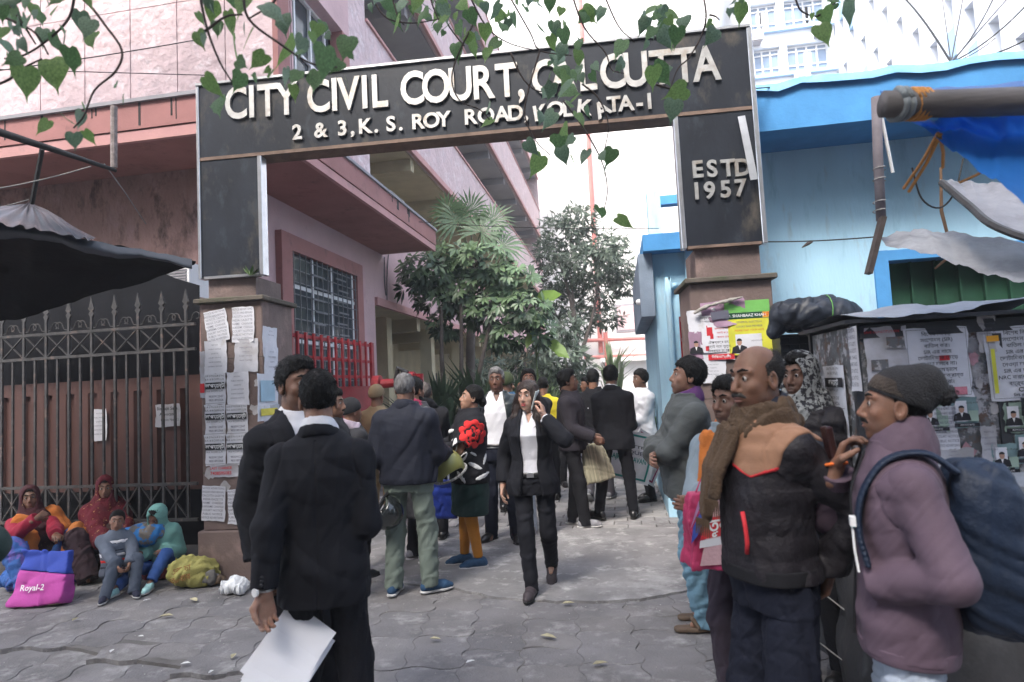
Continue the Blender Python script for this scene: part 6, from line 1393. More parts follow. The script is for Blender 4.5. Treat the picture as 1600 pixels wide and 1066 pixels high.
# ================================================================ THE PEOPLE
def fyaw(px, rel): return -(math.atan((px-800)/1000)-YAW)+R(rel)
def g2(px, py): p = gnd(px, py); return (p.x, p.y)
def bh(px, py, D): p = atD(px, py, D); return (p.x, p.y), p.z
def dd(l): return max(1.6, (Vector((l[0], l[1], 1.2))-CC).dot(FWD))
c_black = cloth_m('black_suiting', (.0125, .013, .017), .8, .1, 400, sheen=.0, spec=.15); c_black2 = cloth_m('soft_black', (.015, .015, .018), .85, sheen=.0, spec=.12); c_char = cloth_m('charcoal', (.022, .022, .026), sheen=.02); c_navy = cloth_m('navy', (.010, .012, .022), .7, sheen=.02, spec=.25); c_navy2 = cloth_m('navy_trouser', (.010, .012, .022), sheen=.0, spec=.15)
c_white = cloth_m('white_shirt', (.62, .62, .66), .8, .08, 300, .04); c_sage = cloth_m('sage_denim', (.155, .19, .165), .9, .15, 300, .12); c_jean = cloth_m('blue_denim', (.13, .24, .32), .9, .15, 300, .2); c_pale = cloth_m('pale_denim', (.34, .39, .47), .9, .15, 300, .15)
c_grey = cloth_m('grey_fleece', (.085, .092, .092), .95, .2, 200, .1); c_purple = cloth_m('mauve_softshell', (.088, .058, .082), .75, .1, 300, .08, sheen=.02); c_plum = cloth_m('plum_lining', (.06, .03, .07)); c_ltgrey = cloth_m('pale_grey_blue', (.20, .25, .29), .9)
c_brown = cloth_m('brown_wool', (.075, .048, .030), .95, .3, 120, .2); c_tan = cloth_m('tan_yoke', (.27, .145, .09), .85); c_leather = M('dark_leather', (.016, .022, .024), .38, .25, 6, .15, 60, spec=.45); c_khaki = cloth_m('khaki', (.26, .19, .11)); c_maroon = cloth_m('maroon_wool', (.24, .02, .06), .95, .3, 120, .2); c_beanie = cloth_m('dark_knit', (.020, .020, .023), .95, .4, 180); c_knit = cloth_m('brown_knit_band', (.045, .035, .03), .95, .5, 120, .5)
c_yellow = cloth_m('yellow_cotton', (.62, .50, .03)); c_greens = cloth_m('green_cotton', (.02, .10, .07)); c_blue = cloth_m('blue_denim_shirt', (.05, .13, .24)); c_olive = cloth_m('olive_cap', (.07, .09, .04)); c_dgreen = cloth_m('bottle_green', (.010, .030, .027), .9); c_must = cloth_m('mustard_legging', (.42, .17, .025)); c_quilt = M('black_quilted_nylon', (.015, .013, .017), .58, .15, 6, .2, 90, spec=.28); c_orange = cloth_m('orange_cotton', (.45, .14, .03), .9, .2, 150, .2); c_mint = cloth_m('mint_fleece', (.18, .38, .34), .95); c_dkgr = cloth_m('dark_green_jacket', (.022, .04, .037)); c_checkw = M('checked_keffiyeh', (.25, .26, .26), .9, .1, 30, .3, 60, stain=((.02, .02, .025),), st_lo=.48, st_hi=.52, st_s=38)
c_redp = M('red_gold_print', (.10, .010, .018), .9, .2, 10, .2, 60, stain=((.42, .26, .10),), st_lo=.60, st_hi=.64, st_s=30); c_dkshawl = M('dark_maroon_print', (.045, .012, .016), .9, .2, 10, .2, 60, stain=((.20, .14, .06),), st_lo=.62, st_hi=.66, st_s=26); c_bluep = M('blue_purple_print', (.03, .10, .32), .8, .3, 7, .2, 40, stain=((.14, .08, .32),), st_lo=.5, st_hi=.6, st_s=7); c_redsl = cloth_m('crimson_sleeve', (.26, .012, .035)); c_stripe = cloth_m('pin_stripe_grey', (.03, .03, .035))
s_black = M('black_shoe_leather', (.012, .012, .013), .28, .2, 9, .05, spec=.5); s_blue = M('blue_knit_shoe', (.03, .075, .15), .85, .2, 40, .2); s_grey = M('grey_knit_shoe', (.24, .24, .26), .85, .2, 40, .2); s_mint = M('mint_shoe', (.35, .60, .60), .8, .2, 30, .1); s_sole = M('pale_sole', (.50, .50, .50), .7, .15, 9, .05); s_dsole = M('dark_sole', (.02, .02, .02), .6, .1, 9, .05); s_brown = M('brown_sandal', (.10, .07, .05), .7, .2, 9, .1)
m_lip = M('red_lips', (.38, .05, .06), .4, .05, 9, 0); m_lipb = M('brown_lips', (.17, .075, .06), .5, .05, 9, 0)
BLZ = ([.70, .98, 1.06, 1.20, 1.44, 1.52], [.055, .012, .004, .035, .075, .085])
def buttons(p, xs, m=s_black):
    for x, y, z in xs: v, f = uv_ball(p.T(x, y, z), .009, 8, 5); MB().add(v, f).build('button', m, p.root, smooth=True, local=True)
def lapels(p, m, hem=.78, ease=.028, w=.055, zz=(1.02, 1.44)):
    p.top('lapel', m, ease=ease, hem=zz[0], off=.006, wr=.002, arms=False, keep=lambda x, y, z: (lambda X, Y, Z: np.maximum(np.maximum(np.abs(X)-np.interp(Z, BLZ[0], np.array(BLZ[1])+.0)-np.interp(Z, [zz[0], 1.30, 1.36, 1.44], [.004, w, w*.75, w*.9]), Y+.02), zz[0]-Z))(*p.tcoord(x, y, z)).astype(np.float32), open_=BLZ)

# --- two men in black suits, front left
l, h = bh(462, 568, 3.05)
p = Person('young man in black suit half hidden behind another man, white collar open', l, fyaw(455, 24), H=h, dist=2.8, wide=.95, hands=((.10, -.22, 1.02), (-.205, -.03, .84)), elbows=((.3, .9, -.3), (-.25, .9, 0)), head=(.12, .05, 0), tone=(.20, .105, .07))
p.body(curls=(.5, .5)); p.eyes(); p.lid(); p.lips(m_lipb); p.hair(style='short', t=.012); p.top('shirt', c_white, ease=.014, hem=.90, sleeve=(.9, .9), wr=.002); p.collar('shirt_collar', c_white, .070, .012, 1.462, .02, 1.5, open_=.03); p.top('jacket', c_black, ease=.030, hem=.78, flare=.02, open_=BLZ, sleeve=(.93, .93), wr=.0045); lapels(p, c_black); p.trousers(c_black); p.shoes(s_black, s_dsole); p.sc_root()
l, h = bh(498, 588, 2.72)
p = Person('man in black suit seen from behind holding white papers', l, fyaw(492, 168), H=h, dist=2.4, wide=.93, hands=((.205, .15, .845), (-.15, -.20, 1.02)), elbows=((.15, .9, 0), (-.2, .95, -.3)), head=(.25, .02, 0), feet=((.12, 0), (-.13, .02)), tone=(.30, .17, .12))
p.body(curls=(.55, .4), palms=((-.4, .6, 0), (1, 0, 0)), dirs=((-.1, .12, -1), None)); p.hair(style='full', t=.009, amp=.002); p.top('shirt', c_white, ease=.012, hem=.95, wr=.002, sleeve=(.97, .97)); p.collar('shirt_collar', c_white, .070, .013, 1.468, .030, 1.7); p.top('jacket', c_black, ease=.024, hem=.755, flare=.018, sleeve=(.93, .93), wr=.0042, neckcut=1.445, fq=16); p.collar('jacket_collar', c_black, .080, .011, 1.447, .03, 1.5); p.trousers(c_black, ease=.018); p.shoes(s_black, s_dsole)
MB().tube([p.J['wrL']+np.array((.034*math.cos(a), .034*math.sin(a), .012)) for a in np.linspace(0, 6.28, 14)], .007, 6).build('watch_strap', M('watch_steel', (.5, .5, .5), .3, .1, 9, 0, metal=.9), p.root, local=True, smooth=True)
q_ = p.J['wrL']+np.array((.02, .036, .012)); MB().tube([q_, q_+np.array((.006, .008, 0))], .017, 12).build('watch_face', m_white, p.root, local=True)
for k in range(3): v, f = uv_ball(p.J['elL']+(p.J['wrL']-p.J['elL'])*(.72+.06*k)+np.array((.0, .050, 0)), .0085, 8, 5); MB().add(v, f).build('cuff_button', c_char, p.root, local=True)
p.sc_root(); PB = p
# the papers he holds: a bundle of loose sheets
pc = atD(452, 1018, 2.52)
PP = thing('paper_bundle', 'bundle of white papers held low by man in black suit', 'papers', pc)
for k in range(4):
    u_ = (RGT*.80-UPV*.46-FWD*.1).normalized(); v_ = (RGT*.50+UPV*.80+FWD*.62).normalized(); n_ = u_.cross(v_).normalized(); a_ = R((-3, 2, 5, 0)[k]); uu = u_*math.cos(a_)+v_*math.sin(a_); vv = v_*math.cos(a_)-u_*math.sin(a_); o_ = pc+n_*(-.004*k)+uu*(.006*k)-vv*.01*k
    s_ = MB(); NX = 8
    for j in range(NX+1):
        for i in range(NX+1): a, b = i/NX-.5, j/NX-.5; s_.v.append(tuple(o_+uu*a*.225+vv*b*.30+n_*(.010*math.sin(b*5+k)+.008*abs(a))))
    for j in range(NX):
        for i in range(NX): q = j*(NX+1)+i; s_.f.append((q, q+1, q+NX+2, q+NX+1))
    s_.build('sheet', M('fresh_paper', (.80, .80, .84), .75, .03, 4, .03, 20), PP, smooth=True)

# --- bystanders between gate and lane
l = g2(645, 928); p = Person('grey haired man in navy jacket and sage jeans seen from behind', l, fyaw(640, 158), H=1.70, dist=dd(l), wide=1.1, fat=.03, hands=((.235, -.16, .98), (-.20, -.30, 1.05)), feet=((.15, .02), (-.13, -.05)), toes=(.1, -.9), tone=(.17, .09, .06))
p.body(curls=(.6, .4)); p.hair(m_hairg, .007, 'full', .0015); p.top('jacket', c_navy, ease=.038, hem=.86, flare=.0, sleeve=(.97, .97), wr=.006, rarm=1.5, fq=15); p.collar('collar', c_navy, .078, .016, 1.46, .02, 1.5); p.trousers(c_sage, ease=.020, wide=.066, wr=.006, hem=.05); p.shoes(s_blue, s_sole); p.sc_root(); PC = p
def helmet(name, label, c, col, rot, r=.135, strap=True, band=None):
    F = Field(Vector((0, 0, 0))-Vector((.2, .2, .2)), Vector((.2, .2, .2)), .008); F.ell((0, 0, 0), (r*.93, r*1.08, r)); F.ell((0, -.01, -.03), (r*.80, r*.92, r*.95), .01, 's'); F.cut((0, 0, -.07), (0, .15, -1), .01); F.ell((0, -r*1.0, -.06), (.10, .09, .06), .02, 's')
    o = fmesh(name, F, col); o.matrix_world = Matrix.Translation(c) @ Euler(rot).to_matrix().to_4x4(); tag(o, label, 'helmet')
    MB().tube([(r*.96*math.cos(t), r*1.1*math.sin(t), -.062-.01*math.sin(t)) for t in np.linspace(0, 2*PI, 28)], .011, 6).build('rim_band', band or m_blk, o, smooth=True, local=True)
    return o
helmet('helmet', 'glossy black helmet hanging by the grey haired man', atD(602, 800, 5.0), M('gloss_black_shell', (.015, .018, .019), .15, .1, 3, 0, spec=.6, coat=.6), (.4, 2.2, .6), .145)
l, h = bh(548, 627, 5.6); p = Person('person in dark striped knit cap and striped muffler behind suited man', l, fyaw(548, 120), H=h, dist=5.6); p.body(hands=False); p.beanie(c_beanie, .016, .03); p.scarf(cloth_m('stripe_scarf', (.30, .25, .30), .9, .2, 60, .6)); p.top('jacket', c_char, ease=.03, hem=.8); p.trousers(c_black2); p.shoes(s_black, s_dsole); p.sc_root()
l, h = bh(517, 612, 5.0); p = Person('man glancing right, face just visible past suited shoulder', l, fyaw(517, 70), H=h, dist=5); p.body(hands=False); p.eyes(); p.hair(); p.moustache(.022); p.top('shirt', c_char, ease=.025, hem=.85); p.trousers(c_black2); p.shoes(s_black, s_dsole); p.sc_root()
l, h = bh(588, 606, 7.6); p = Person('policeman in khaki with khaki cap near the red gate', l, fyaw(588, 150), H=h, dist=7.6); p.body(hands=False); p.beanie(c_khaki, .022, .035); p.top('uniform_shirt', c_khaki, ease=.025, hem=.85); p.trousers(c_khaki); p.shoes(s_black, s_dsole); p.sc_root()
l, h = bh(647, 594, 6.1); p = Person('person with maroon muffler over leather jacket and pin striped coat', l, fyaw(647, 135), H=h, dist=6.1, feet=((.10, 0), (-.10, .04))); p.body(hands=False); p.hair(style='full'); p.beard(); p.scarf(c_maroon, ends=(([(.07, -.12, 1.42), (.10, -.15, 1.15)], [.04, .03], (1.3, .6, 1)),)); p.top('jacket', c_leather, ease=.034, hem=.9, wr=.005); p.top('coat', c_stripe, ease=.045, hem=.42, flare=.03, arms=False, wr=.008, fq=12); p.trousers(c_black2, ease=.01); p.shoes(s_grey, s_sole); p.sc_root()
l, h = bh(667, 598, 6.9); p = Person('man in black hooded sweatshirt bent towards his phone', l, fyaw(672, 165), H=h, dist=6.9, lean=.12, hands=((.10, -.30, 1.20), (-.16, -.30, 1.0)), head=(0.2, .35, 0)); p.body(curls=(.6, .5)); p.hair(M('cropped_grey_hair', (.10, .085, .08), .7, .3, 60, .3), .004, 'full', .001); p.top('hoodie', c_black2, ease=.036, hem=.82, wr=.007, fq=14); p.scarf(c_black2, ((1.45, .085, .032), (1.41, .10, .04)), name='hood', tilt=.06); p.trousers(c_black2); p.shoes(s_black, s_dsole); p.sc_root()
ph = MB().box((-.036, -.005, -.075), (.036, .005, .075)).build('mobile_phone', m_blk, bevel=.003); ph.matrix_world = Matrix.Translation(atD(673, 654, 6.6)) @ Euler((.9, .9, .3)).to_matrix().to_4x4(); tag(ph, 'dark mobile phone held by man in black hooded sweatshirt', 'phone')
# woman in floral shawl
l = g2(741, 884); p = Person('woman in black floral shawl with big red flower and mustard leggings', l, fyaw(740, -84), H=1.58, sex='f', dist=dd(l), lean=.04, hands=((.14, -.34, 1.10), (-.10, -.36, 1.10)), elbows=((.6, .3, -.6), (-.6, .3, -.6)), feet=((.09, .04), (-.09, -.08)), head=(0.1, .2, 0), tone=(.33, .19, .13))
p.body(curls=(.8, .8)); p.eyes(); p.lips(m_lipb); p.hair(style='back', t=.012, amp=.002)
F = p.box(p.hp(0, -.13, .0), (.1, .1, .1)); F.ell(p.hp(0, -.125, -.01), (.05, .04, .05)); F.noise(.004, 90, 2); fmesh('hair_bun', F, m_hair, p.root)
p.top('kurti', c_dgreen, ease=.03, hem=.50, flare=.045, wr=.006, fq=12, arms=False)
p.top('shawl', c_black2, ease=.055, hem=.80, flare=.03, wr=.008, fq=13, sleeve=(.85, .85), rarm=1.6, k=.08)
m_rfl = cloth_m('red_flower_print', (.52, .02, .02)); m_wfl = cloth_m('white_leaf_print', (.55, .55, .55))
def blob(y0, z0, r, n, ph): return lambda x, y, z: np.maximum(np.sqrt((y-y0)**2+(z-z0)**2)-r*(.84+.16*np.abs(np.cos(n*.5*np.arctan2(z-z0, y-y0)+ph))), np.maximum(.02-x+0*z, np.maximum(.0045-np.abs(np.sin(n*.5*np.arctan2(z-z0, y-y0)+ph+PI/2))*np.sqrt((y-y0)**2+(z-z0)**2)*.5, .005-np.abs(np.sqrt((y-y0)**2+(z-z0)**2)-r*.5-.012*np.sin(5*np.arctan2(z-z0, y-y0)))))).astype(np.float32)
p.top('flower_print', m_rfl, ease=.055, hem=.80, flare=.03, wr=.008, fq=13, sleeve=(.85, .85), rarm=1.6, k=.08, off=.004, keep=blob(.02, 1.27, .14, 9, .3))
def leafs(x, y, z):
    d = None
    for y0, z0, a, L in ((-.10, 1.04, .9, .09), (.03, .97, -.5, .08), (-.16, 1.17, 1.3, .08), (.10, .87, .3, .08), (-.10, .87, -1.0, .07), (.13, 1.02, 1.2, .06), (-.2, 1.28, .6, .07), (.02, 1.08, 2.6, .05)):
        u, v = (y-y0)*math.cos(a)+(z-z0)*math.sin(a), -(y-y0)*math.sin(a)+(z-z0)*math.cos(a); e = (np.sqrt((u/L)**2+(v/(L*.28))**2)-1)*L*.28; d = e if d is None else np.minimum(d, e)
    return np.maximum(d, .0-x).astype(np.float32)
p.top('leaf_print', m_wfl, ease=.055, hem=.80, flare=.03, wr=.008, fq=13, sleeve=(.85, .85), rarm=1.6, k=.08, off=.004, keep=leafs)
p.scarf(c_black2, ((1.45, .075, .022), (1.42, .095, .03))); p.trousers(c_must, ease=.004, wide=.043, wr=.002, hem=.10, name='leggings'); p.shoes(s_blue, s_sole); p.sc_root()
helmet('helmet', 'olive green helmet with patterned rim held by floral shawl woman', atD(698, 730, 5.35), M('olive_shell', (.24, .24, .07), .35, .15, 3, 0, spec=.5), (.2, -.45, .5), .155, band=M('rim_pattern', (.30, .29, .27), .6, .8, 60, 0))
F = Field((-.2, -.1, -.25), (.2, .1, .25), .012); F.fn((-.17, -.05, -.22), (.17, .05, .22), lambda x, y, z: np.maximum(np.maximum(np.abs(x)-.15, np.abs(y)-.03), np.abs(z)-.17).astype(np.float32)); F.noise(.006, 20, 1)
o = fmesh('shopping_bag', F, M('blue_plastic_bag', (.03, .06, .35), .35, .2, 6, .2, 20)); o.matrix_world = Matrix.Translation(atD(690, 780, 5.75)) @ Euler((0, .1, .6)).to_matrix().to_4x4(); tag(o, 'blue plastic bag hanging beside floral shawl woman', 'bag')
l = g2(788, 846); p = Person('man in white shirt and open dark leather jacket facing the street', l, fyaw(780, -6), H=1.75, dist=dd(l), feet=((.13, -.03), (-.13, .06)), toes=(.15, -.5), head=(-.08, .05, 0), tone=(.13, .062, .04))
p.body(); p.eyes(); p.lid(); p.lips(m_lipb); p.hair(m_hairg, .010, 'short', .002); p.top('shirt', c_white, ease=.022, hem=.93, sleeve=(.9, .9), wr=.004, open_=([1.2, 1.36, 1.46, 1.52], [-.01, -.004, .034, .05])); p.collar('shirt_collar', c_white, .072, .012, 1.46, .02, 1.6, open_=.035); p.top('leather_jacket', c_leather, ease=.042, hem=.84, wr=.006, open_=([.7, 1.0, 1.3, 1.46, 1.55], [.14, .13, .11, .08, .08], -.02), rarm=1.3); p.top('belt', s_black, ease=.026, hem=.94, arms=False, wr=0, keep=lambda x, y, z: (p.tcoord(x, y, z)[2]-.975).astype(np.float32)); p.trousers(c_navy2, ease=.018, wide=.06, hem=.03); p.shoes(s_black, s_dsole); p.sc_root()
l = g2(873, 836); p = Person('man in black waistcoat looking down behind the phoning woman', (bh(826, 587, 6.9)[0]), fyaw(826, 6), H=1.72, dist=6.9, hands=((.09, -.32, 1.2), (-.09, -.32, 1.2)), head=(-.05, .45, 0), feet=((.14, .0), (-.05, .05)), tone=(.12, .055, .035)); p.body(); p.eyes(); p.hair(t=.018); p.moustache(.022); p.top('shirt', c_char, ease=.022, hem=.9); p.top('waistcoat', c_black2, ease=.032, hem=.9, arms=False, open_=([.8, 1.2, 1.46], [.0, .02, .05])); p.trousers(c_pale, wide=.062); p.shoes(s_grey, s_sole); p.sc_root()
l, h = bh(791, 586, 8.2); p = Person('person in olive cap and blue shirt raising a camera', l, fyaw(791, 160), H=h, dist=8.2, hands=((.12, -.26, 1.50), (-.18, -.24, 1.52)), elbows=((.8, -.3, -.5), (-.8, -.3, -.5))); p.body(curls=(.8, .8)); p.beanie(c_olive, .020, .03); p.top('shirt', c_blue, ease=.03, hem=.85); p.trousers(c_black2); p.shoes(s_black, s_dsole); p.sc_root()
l, h = bh(848, 592, 8.9); p = Person('man in bright yellow shirt turned away behind phoning woman', l, fyaw(848, 172), H=h, dist=8.9); p.body(hands=False); p.hair(style='full', t=.008); p.top('shirt', c_yellow, ease=.025, hem=.85); p.trousers(c_black2); p.shoes(s_black, s_dsole); p.sc_root()
# the woman on the phone
l = g2(842, 924); p = PN = Person('young woman in black blazer and white shirt talking on phone', l, fyaw(835, -8), H=1.60, sex='f', dist=dd(l), pel=(0, 0, .92), feet=((.085, .24, .07), (-.035, -.14, .0)), heel=(.75, 0), toes=(-.05, -.1), hands=((.135, -.125, 1.41), (-.26, .02, .86)), elbows=((.75, .25, -1), (-.4, .8, 0)), head=(-.30, .02, 0), tone=(.44, .27, .20))
p.body(curls=(.55, .4), palms=((-.95, .1, .1), (1, 0, 0)), dirs=((-.12, .12, 1), None)); p.eyes(look=-.8); p.lid(); p.lips(m_lip)
h_ = p.hp; F = p.box(h_(0, -.04, -.10), (.19, .19, .34), p.vf); R_ = p.HR; F.ell(h_(0, -.016, .037), (.084, .104, .090), rot=R_)
for g_ in (1, -1): F.chain([h_(g_*.050, .01, .05), h_(g_*.074, .012, -.02), h_(g_*.086, .012, -.09), h_(g_*.104, .03, -.16), h_(g_*.112, .065, -.235)], [.045, .040, .042, .042, .024], .03)
F.chain([h_(0, -.07, .0), h_(0, -.095, -.14), h_(.01, -.10, -.28)], [.07, .075, .045], .04); F.noise(.0028, 70, 4, .25, .4); F.ell(h_(0, .105, -.020), (.058, .078, .080), .010, 's', rot=R_); F.ell(h_(0, .02, -.12), (.052, .06, .07), .01, 's', rot=R_); o = fmesh('hair', F, m_hairb, p.root); p.strands(o, m_hairb, 900, .06, .004, 1.6)
OB = ([.70, .90, .98, 1.05, 1.20, 1.38, 1.47, 1.55], [.10, .075, .06, .055, .07, .065, .05, .05])
p.top('shirt', c_white, ease=.016, hem=.96, wr=.003, sleeve=(.985, .985), open_=([1.2, 1.36, 1.46, 1.52], [-.01, -.004, .032, .05])); p.collar('shirt_collar', c_white, .064, .011, 1.455, .02, 1.8, open_=.028); p.top('blazer', c_black, ease=.032, hem=.80, flare=.016, wr=.005, open_=OB, sleeve=(.93, .93))
p.top('lapel', c_black, ease=.032, hem=1.02, off=.007, wr=.003, arms=False, open_=OB, keep=lambda x, y, z: (lambda X, Y, Z: np.maximum(np.maximum(np.abs(X)-np.interp(Z, OB[0], OB[1])-np.interp(Z, [1.02, 1.28, 1.34, 1.44], [.004, .045, .035, .045]), Y+.01), 1.03-Z))(*p.tcoord(x, y, z)).astype(np.float32))
p.top('belt', s_black, ease=.022, hem=.945, arms=False, wr=0, keep=lambda x, y, z: (p.tcoord(x, y, z)[2]-.985).astype(np.float32)); MB().box(tuple(p.T(-.028, -.148, .947)), tuple(p.T(.028, -.136, .983))).build('belt_buckle', m_trim, p.root, local=True)
p.trousers(c_black, ease=.010, wide=.052, hem=.045, wr=.005); p.shoes(M('taupe_flat_shoe', (.055, .045, .05), .5, .2, 9, .1), s_dsole)
for k in range(4): v, f = uv_ball(p.T(.004, -.138-.006*(k in (1, 2)), 1.05+.09*k), .005, 6, 4); MB().add(v, f).build('shirt_button', m_white, p.root, local=True)
p.sc_root()
ph = MB().box((-.037, -.0045, -.076), (.037, .0045, .076)).build('mobile_phone', M('pale_phone_case', (.55, .62, .62), .3, .05, 4, 0, spec=.5), bevel=.004)
pw_ = Vector(tuple((np.array(p.hp(.088, .045, -.03)))))*p.k; ph.matrix_world = Matrix.Translation(p.loc) @ Matrix.Rotation(p.yaw, 4, 'Z') @ Matrix.Translation(pw_) @ Euler((.35, -.1, 1.35)).to_matrix().to_4x4(); tag(ph, 'pale mobile phone pressed to the young woman\'s ear', 'phone')
# men right of her
l = g2(902, 822); p = Person('man in dark jacket seen in profile with striped cloth bag', l, fyaw(890, 82), H=1.70, dist=dd(l), hands=((.19, -.20, .98), (-.21, -.26, .98)), feet=((.10, .06), (-.10, -.10)), toes=(.1, .3), head=(.1, .15, 0), tone=(.15, .08, .055)); p.body(curls=(.8, .8)); p.eyes(); p.hair(t=.017); p.top('jacket', cloth_m('aubergine_black', (.018, .015, .021)), ease=.034, hem=.84, wr=.006, rarm=1.3); p.collar('collar', c_black2, .076, .015, 1.46, .02, 1.4); p.trousers(c_black2, ease=.018, wide=.062); p.shoes(s_grey, s_sole); p.sc_root()
F = Field((-.2, -.12, -.27), (.2, .12, .27), .011); F.fn((-.16, -.06, -.24), (.16, .06, .24), lambda x, y, z: ((np.sqrt((x/(.15-.05*np.clip(z/.22, -1, 1)))**2+(y/.055)**2)-1)*.055).astype(np.float32)); F.cut((0, 0, .2), (0, 0, 1), .01); F.cut((0, 0, -.22), (0, 0, -1), .03); F.noise(.005, 18, 3)
o = fmesh('cloth_bag', F, M('striped_jute', (.30, .28, .20), .9, .6, 2.2, .2, 200, stretch=(14, 14, .1))); bp = atD(930, 722, 7.1); o.matrix_world = Matrix.Translation(bp) @ Euler((0, -.15, .3)).to_matrix().to_4x4(); tag(o, 'striped jute bag carried by the man in dark jacket', 'bag')
for g_ in (-1, 1): MB().tube([(-.05, g_*.02, .19), (-.03, g_*.02, .30), (.02, g_*.01, .30), (.04, g_*.02, .19)], .007, 5).build('handle', c_brown, o, local=True)
l, h = bh(882, 600, 10); p = Person('bearded man in green shirt far down the lane', l, fyaw(882, 15), H=h, dist=10); p.body(hands=False); p.hair(t=.017); p.beard(); p.top('shirt', c_greens, ease=.025, hem=.85); p.trousers(c_black2); p.shoes(s_black, s_dsole); p.sc_root()
l, h = bh(916, 592, 10.4); p = Person('man in light checked shirt far down the lane facing left', l, fyaw(916, -60), H=h, dist=10.4); p.body(hands=False); p.hair(); p.top('shirt', cloth_m('pale_check', (.25, .26, .30), .9, .2, 40, .5), ease=.025, hem=.85); p.trousers(c_black2); p.shoes(s_black, s_dsole); p.sc_root()
l = g2(938, 782); p = Person('man in black sweatshirt with white mark on the back', l, fyaw(935, 165), H=1.72, dist=dd(l), feet=((.11, .10, .05), (-.10, -.15, 0)), heel=(.6, 0), toes=(0, -.2)); p.body(); p.hair(style='full', t=.016); p.top('sweatshirt', c_black2, ease=.032, hem=.82, wr=.006); p.top('back_mark', c_white, ease=.032, hem=.82, arms=False, wr=.006, off=.003, keep=lambda x, y, z: np.maximum(np.maximum(np.abs(x-.05)-.035*(z-1.18)/.06, np.abs(z-1.21)-.03), .02-y).astype(np.float32)); p.trousers(cloth_m('grey_trouser', (.09, .085, .10)), wide=.06); p.shoes(s_grey, s_sole); p.sc_root()
l = g2(968, 810); p = Person('man in black suit standing legs apart with back to street', l, fyaw(968, 168), H=1.73, dist=dd(l), wide=1.04, feet=((.20, .12), (-.16, -.02)), toes=(1.1, .1), hands=((.15, -.26, 1.02), (-.17, -.25, 1.02)), tone=(.22, .12, .08)); p.body(); p.hair(style='full', t=.017); p.collar('shirt_collar', c_white, .070, .012, 1.466, .03, 1.5); p.top('jacket', c_black, ease=.032, hem=.78, flare=.02, wr=.004, neckcut=1.445); p.collar('jacket_collar', c_black, .082, .015, 1.447, .03, 1.4); p.trousers(c_black, ease=.012, wide=.052, hem=.05); p.shoes(s_black, s_dsole); p.sc_root()
l = g2(1012, 782); p = Person('young man in white shirt facing left holding a banner', l, fyaw(1004, -62), H=1.68, dist=dd(l), hands=((.08, -.30, 1.02), (-.12, -.30, 1.0)), feet=((.1, .0), (-.1, .1)), head=(.1, .05, 0), tone=(.15, .08, .055)); p.body(curls=(.9, .9)); p.eyes(); p.hair(style='full', t=.024, amp=.006); p.top('shirt', c_white, ease=.034, hem=.78, wr=.007, sleeve=(.55, .55), rarm=1.3); p.trousers(c_black2, wide=.058); p.shoes(s_black, s_dsole); p.sc_root()
# banners
def banner(label, corners, D, edge_m, items, seed):
    pts = [atD(*c, D+dd_) for c, dd_ in zip(corners, (0, .1, .1, 0))]; rr = random.Random(seed); N_ = 10; T = thing('paper_banner', label, 'banner', pts[3]); S2 = MB(); E2 = MB()
    nrm__ = (pts[1]-pts[0]).cross(pts[3]-pts[0]).normalized(); nrm__ = -nrm__ if nrm__.dot(FWD) > 0 else nrm__
    P2 = lambda a, b, o: pts[0].lerp(pts[1], a).lerp(pts[3].lerp(pts[2], a), b)+nrm__*(o+.02*math.sin(b*7+a*3+seed))
    for j in range(N_+1):
        for i in range(N_+1): S2.v.append(tuple(P2(i/N_, j/N_, 0)))
    for j in range(N_):
        for i in range(N_): q = j*(N_+1)+i; S2.f.append((q, q+1, q+N_+2, q+N_+1))
    S2.build('sheet', m_paper, T, smooth=True)
    for (a0, b0, a1, b1) in ((.05, .06, .92, .10), (.05, .90, .92, .94), (.88, .10, .92, .90), (.05, .10, .09, .90)):
        E2 = MB(); n = 8; lon = (a1-a0) > (b1-b0)
        for k in range(n+1):
            t = k/n
            E2.v += [tuple(P2(a0+(a1-a0)*t, b0, .006)), tuple(P2(a0+(a1-a0)*t, b1, .006))] if lon else [tuple(P2(a0, b0+(b1-b0)*t, .006)), tuple(P2(a1, b0+(b1-b0)*t, .006))]
            if k: q = len(E2.v); E2.f.append((q-4, q-2, q-1, q-3))
        E2.build('border', edge_m, T)
    for tx, b, sz, m in items:
        v, f = text_mesh(tx, 1.0, .02); wd = max(q.x for q in v)-min(q.x for q in v)
        MB().add([P2(.48+q.x/wd*.72, b-q.y*sz, .009) for q in v], f).build('print', m, T)
m_teal = M('teal_print', (.02, .22, .20), .7, .1); m_mag = M('magenta_print', (.28, .02, .10), .7, .1)
banner('white paper banner with magenta border held at back', ((1000, 668), (1044, 698), (1022, 762), (978, 735)), 7.9, m_mag, [('TUBERCULOSIS', .5, .10, m_ink)], 2)
banner('white paper banner with teal border and teal lettering', ((945, 664), (1030, 682), (1013, 760), (940, 742)), 7.75, m_teal, [('COMMITTEE', .30, .07, m_ink), ('SIDDIQUES', .42, .10, m_inkg), ('NAJRUL BHAVAN', .56, .14, m_teal)], 1)
banner('folded white banner low between the dark suited men', ((896, 690), (925, 685), (945, 725), (915, 740)), 7.6, cloth_m('slate_print', (.10, .10, .17)), [('dia', .5, .3, m_ink)], 3)
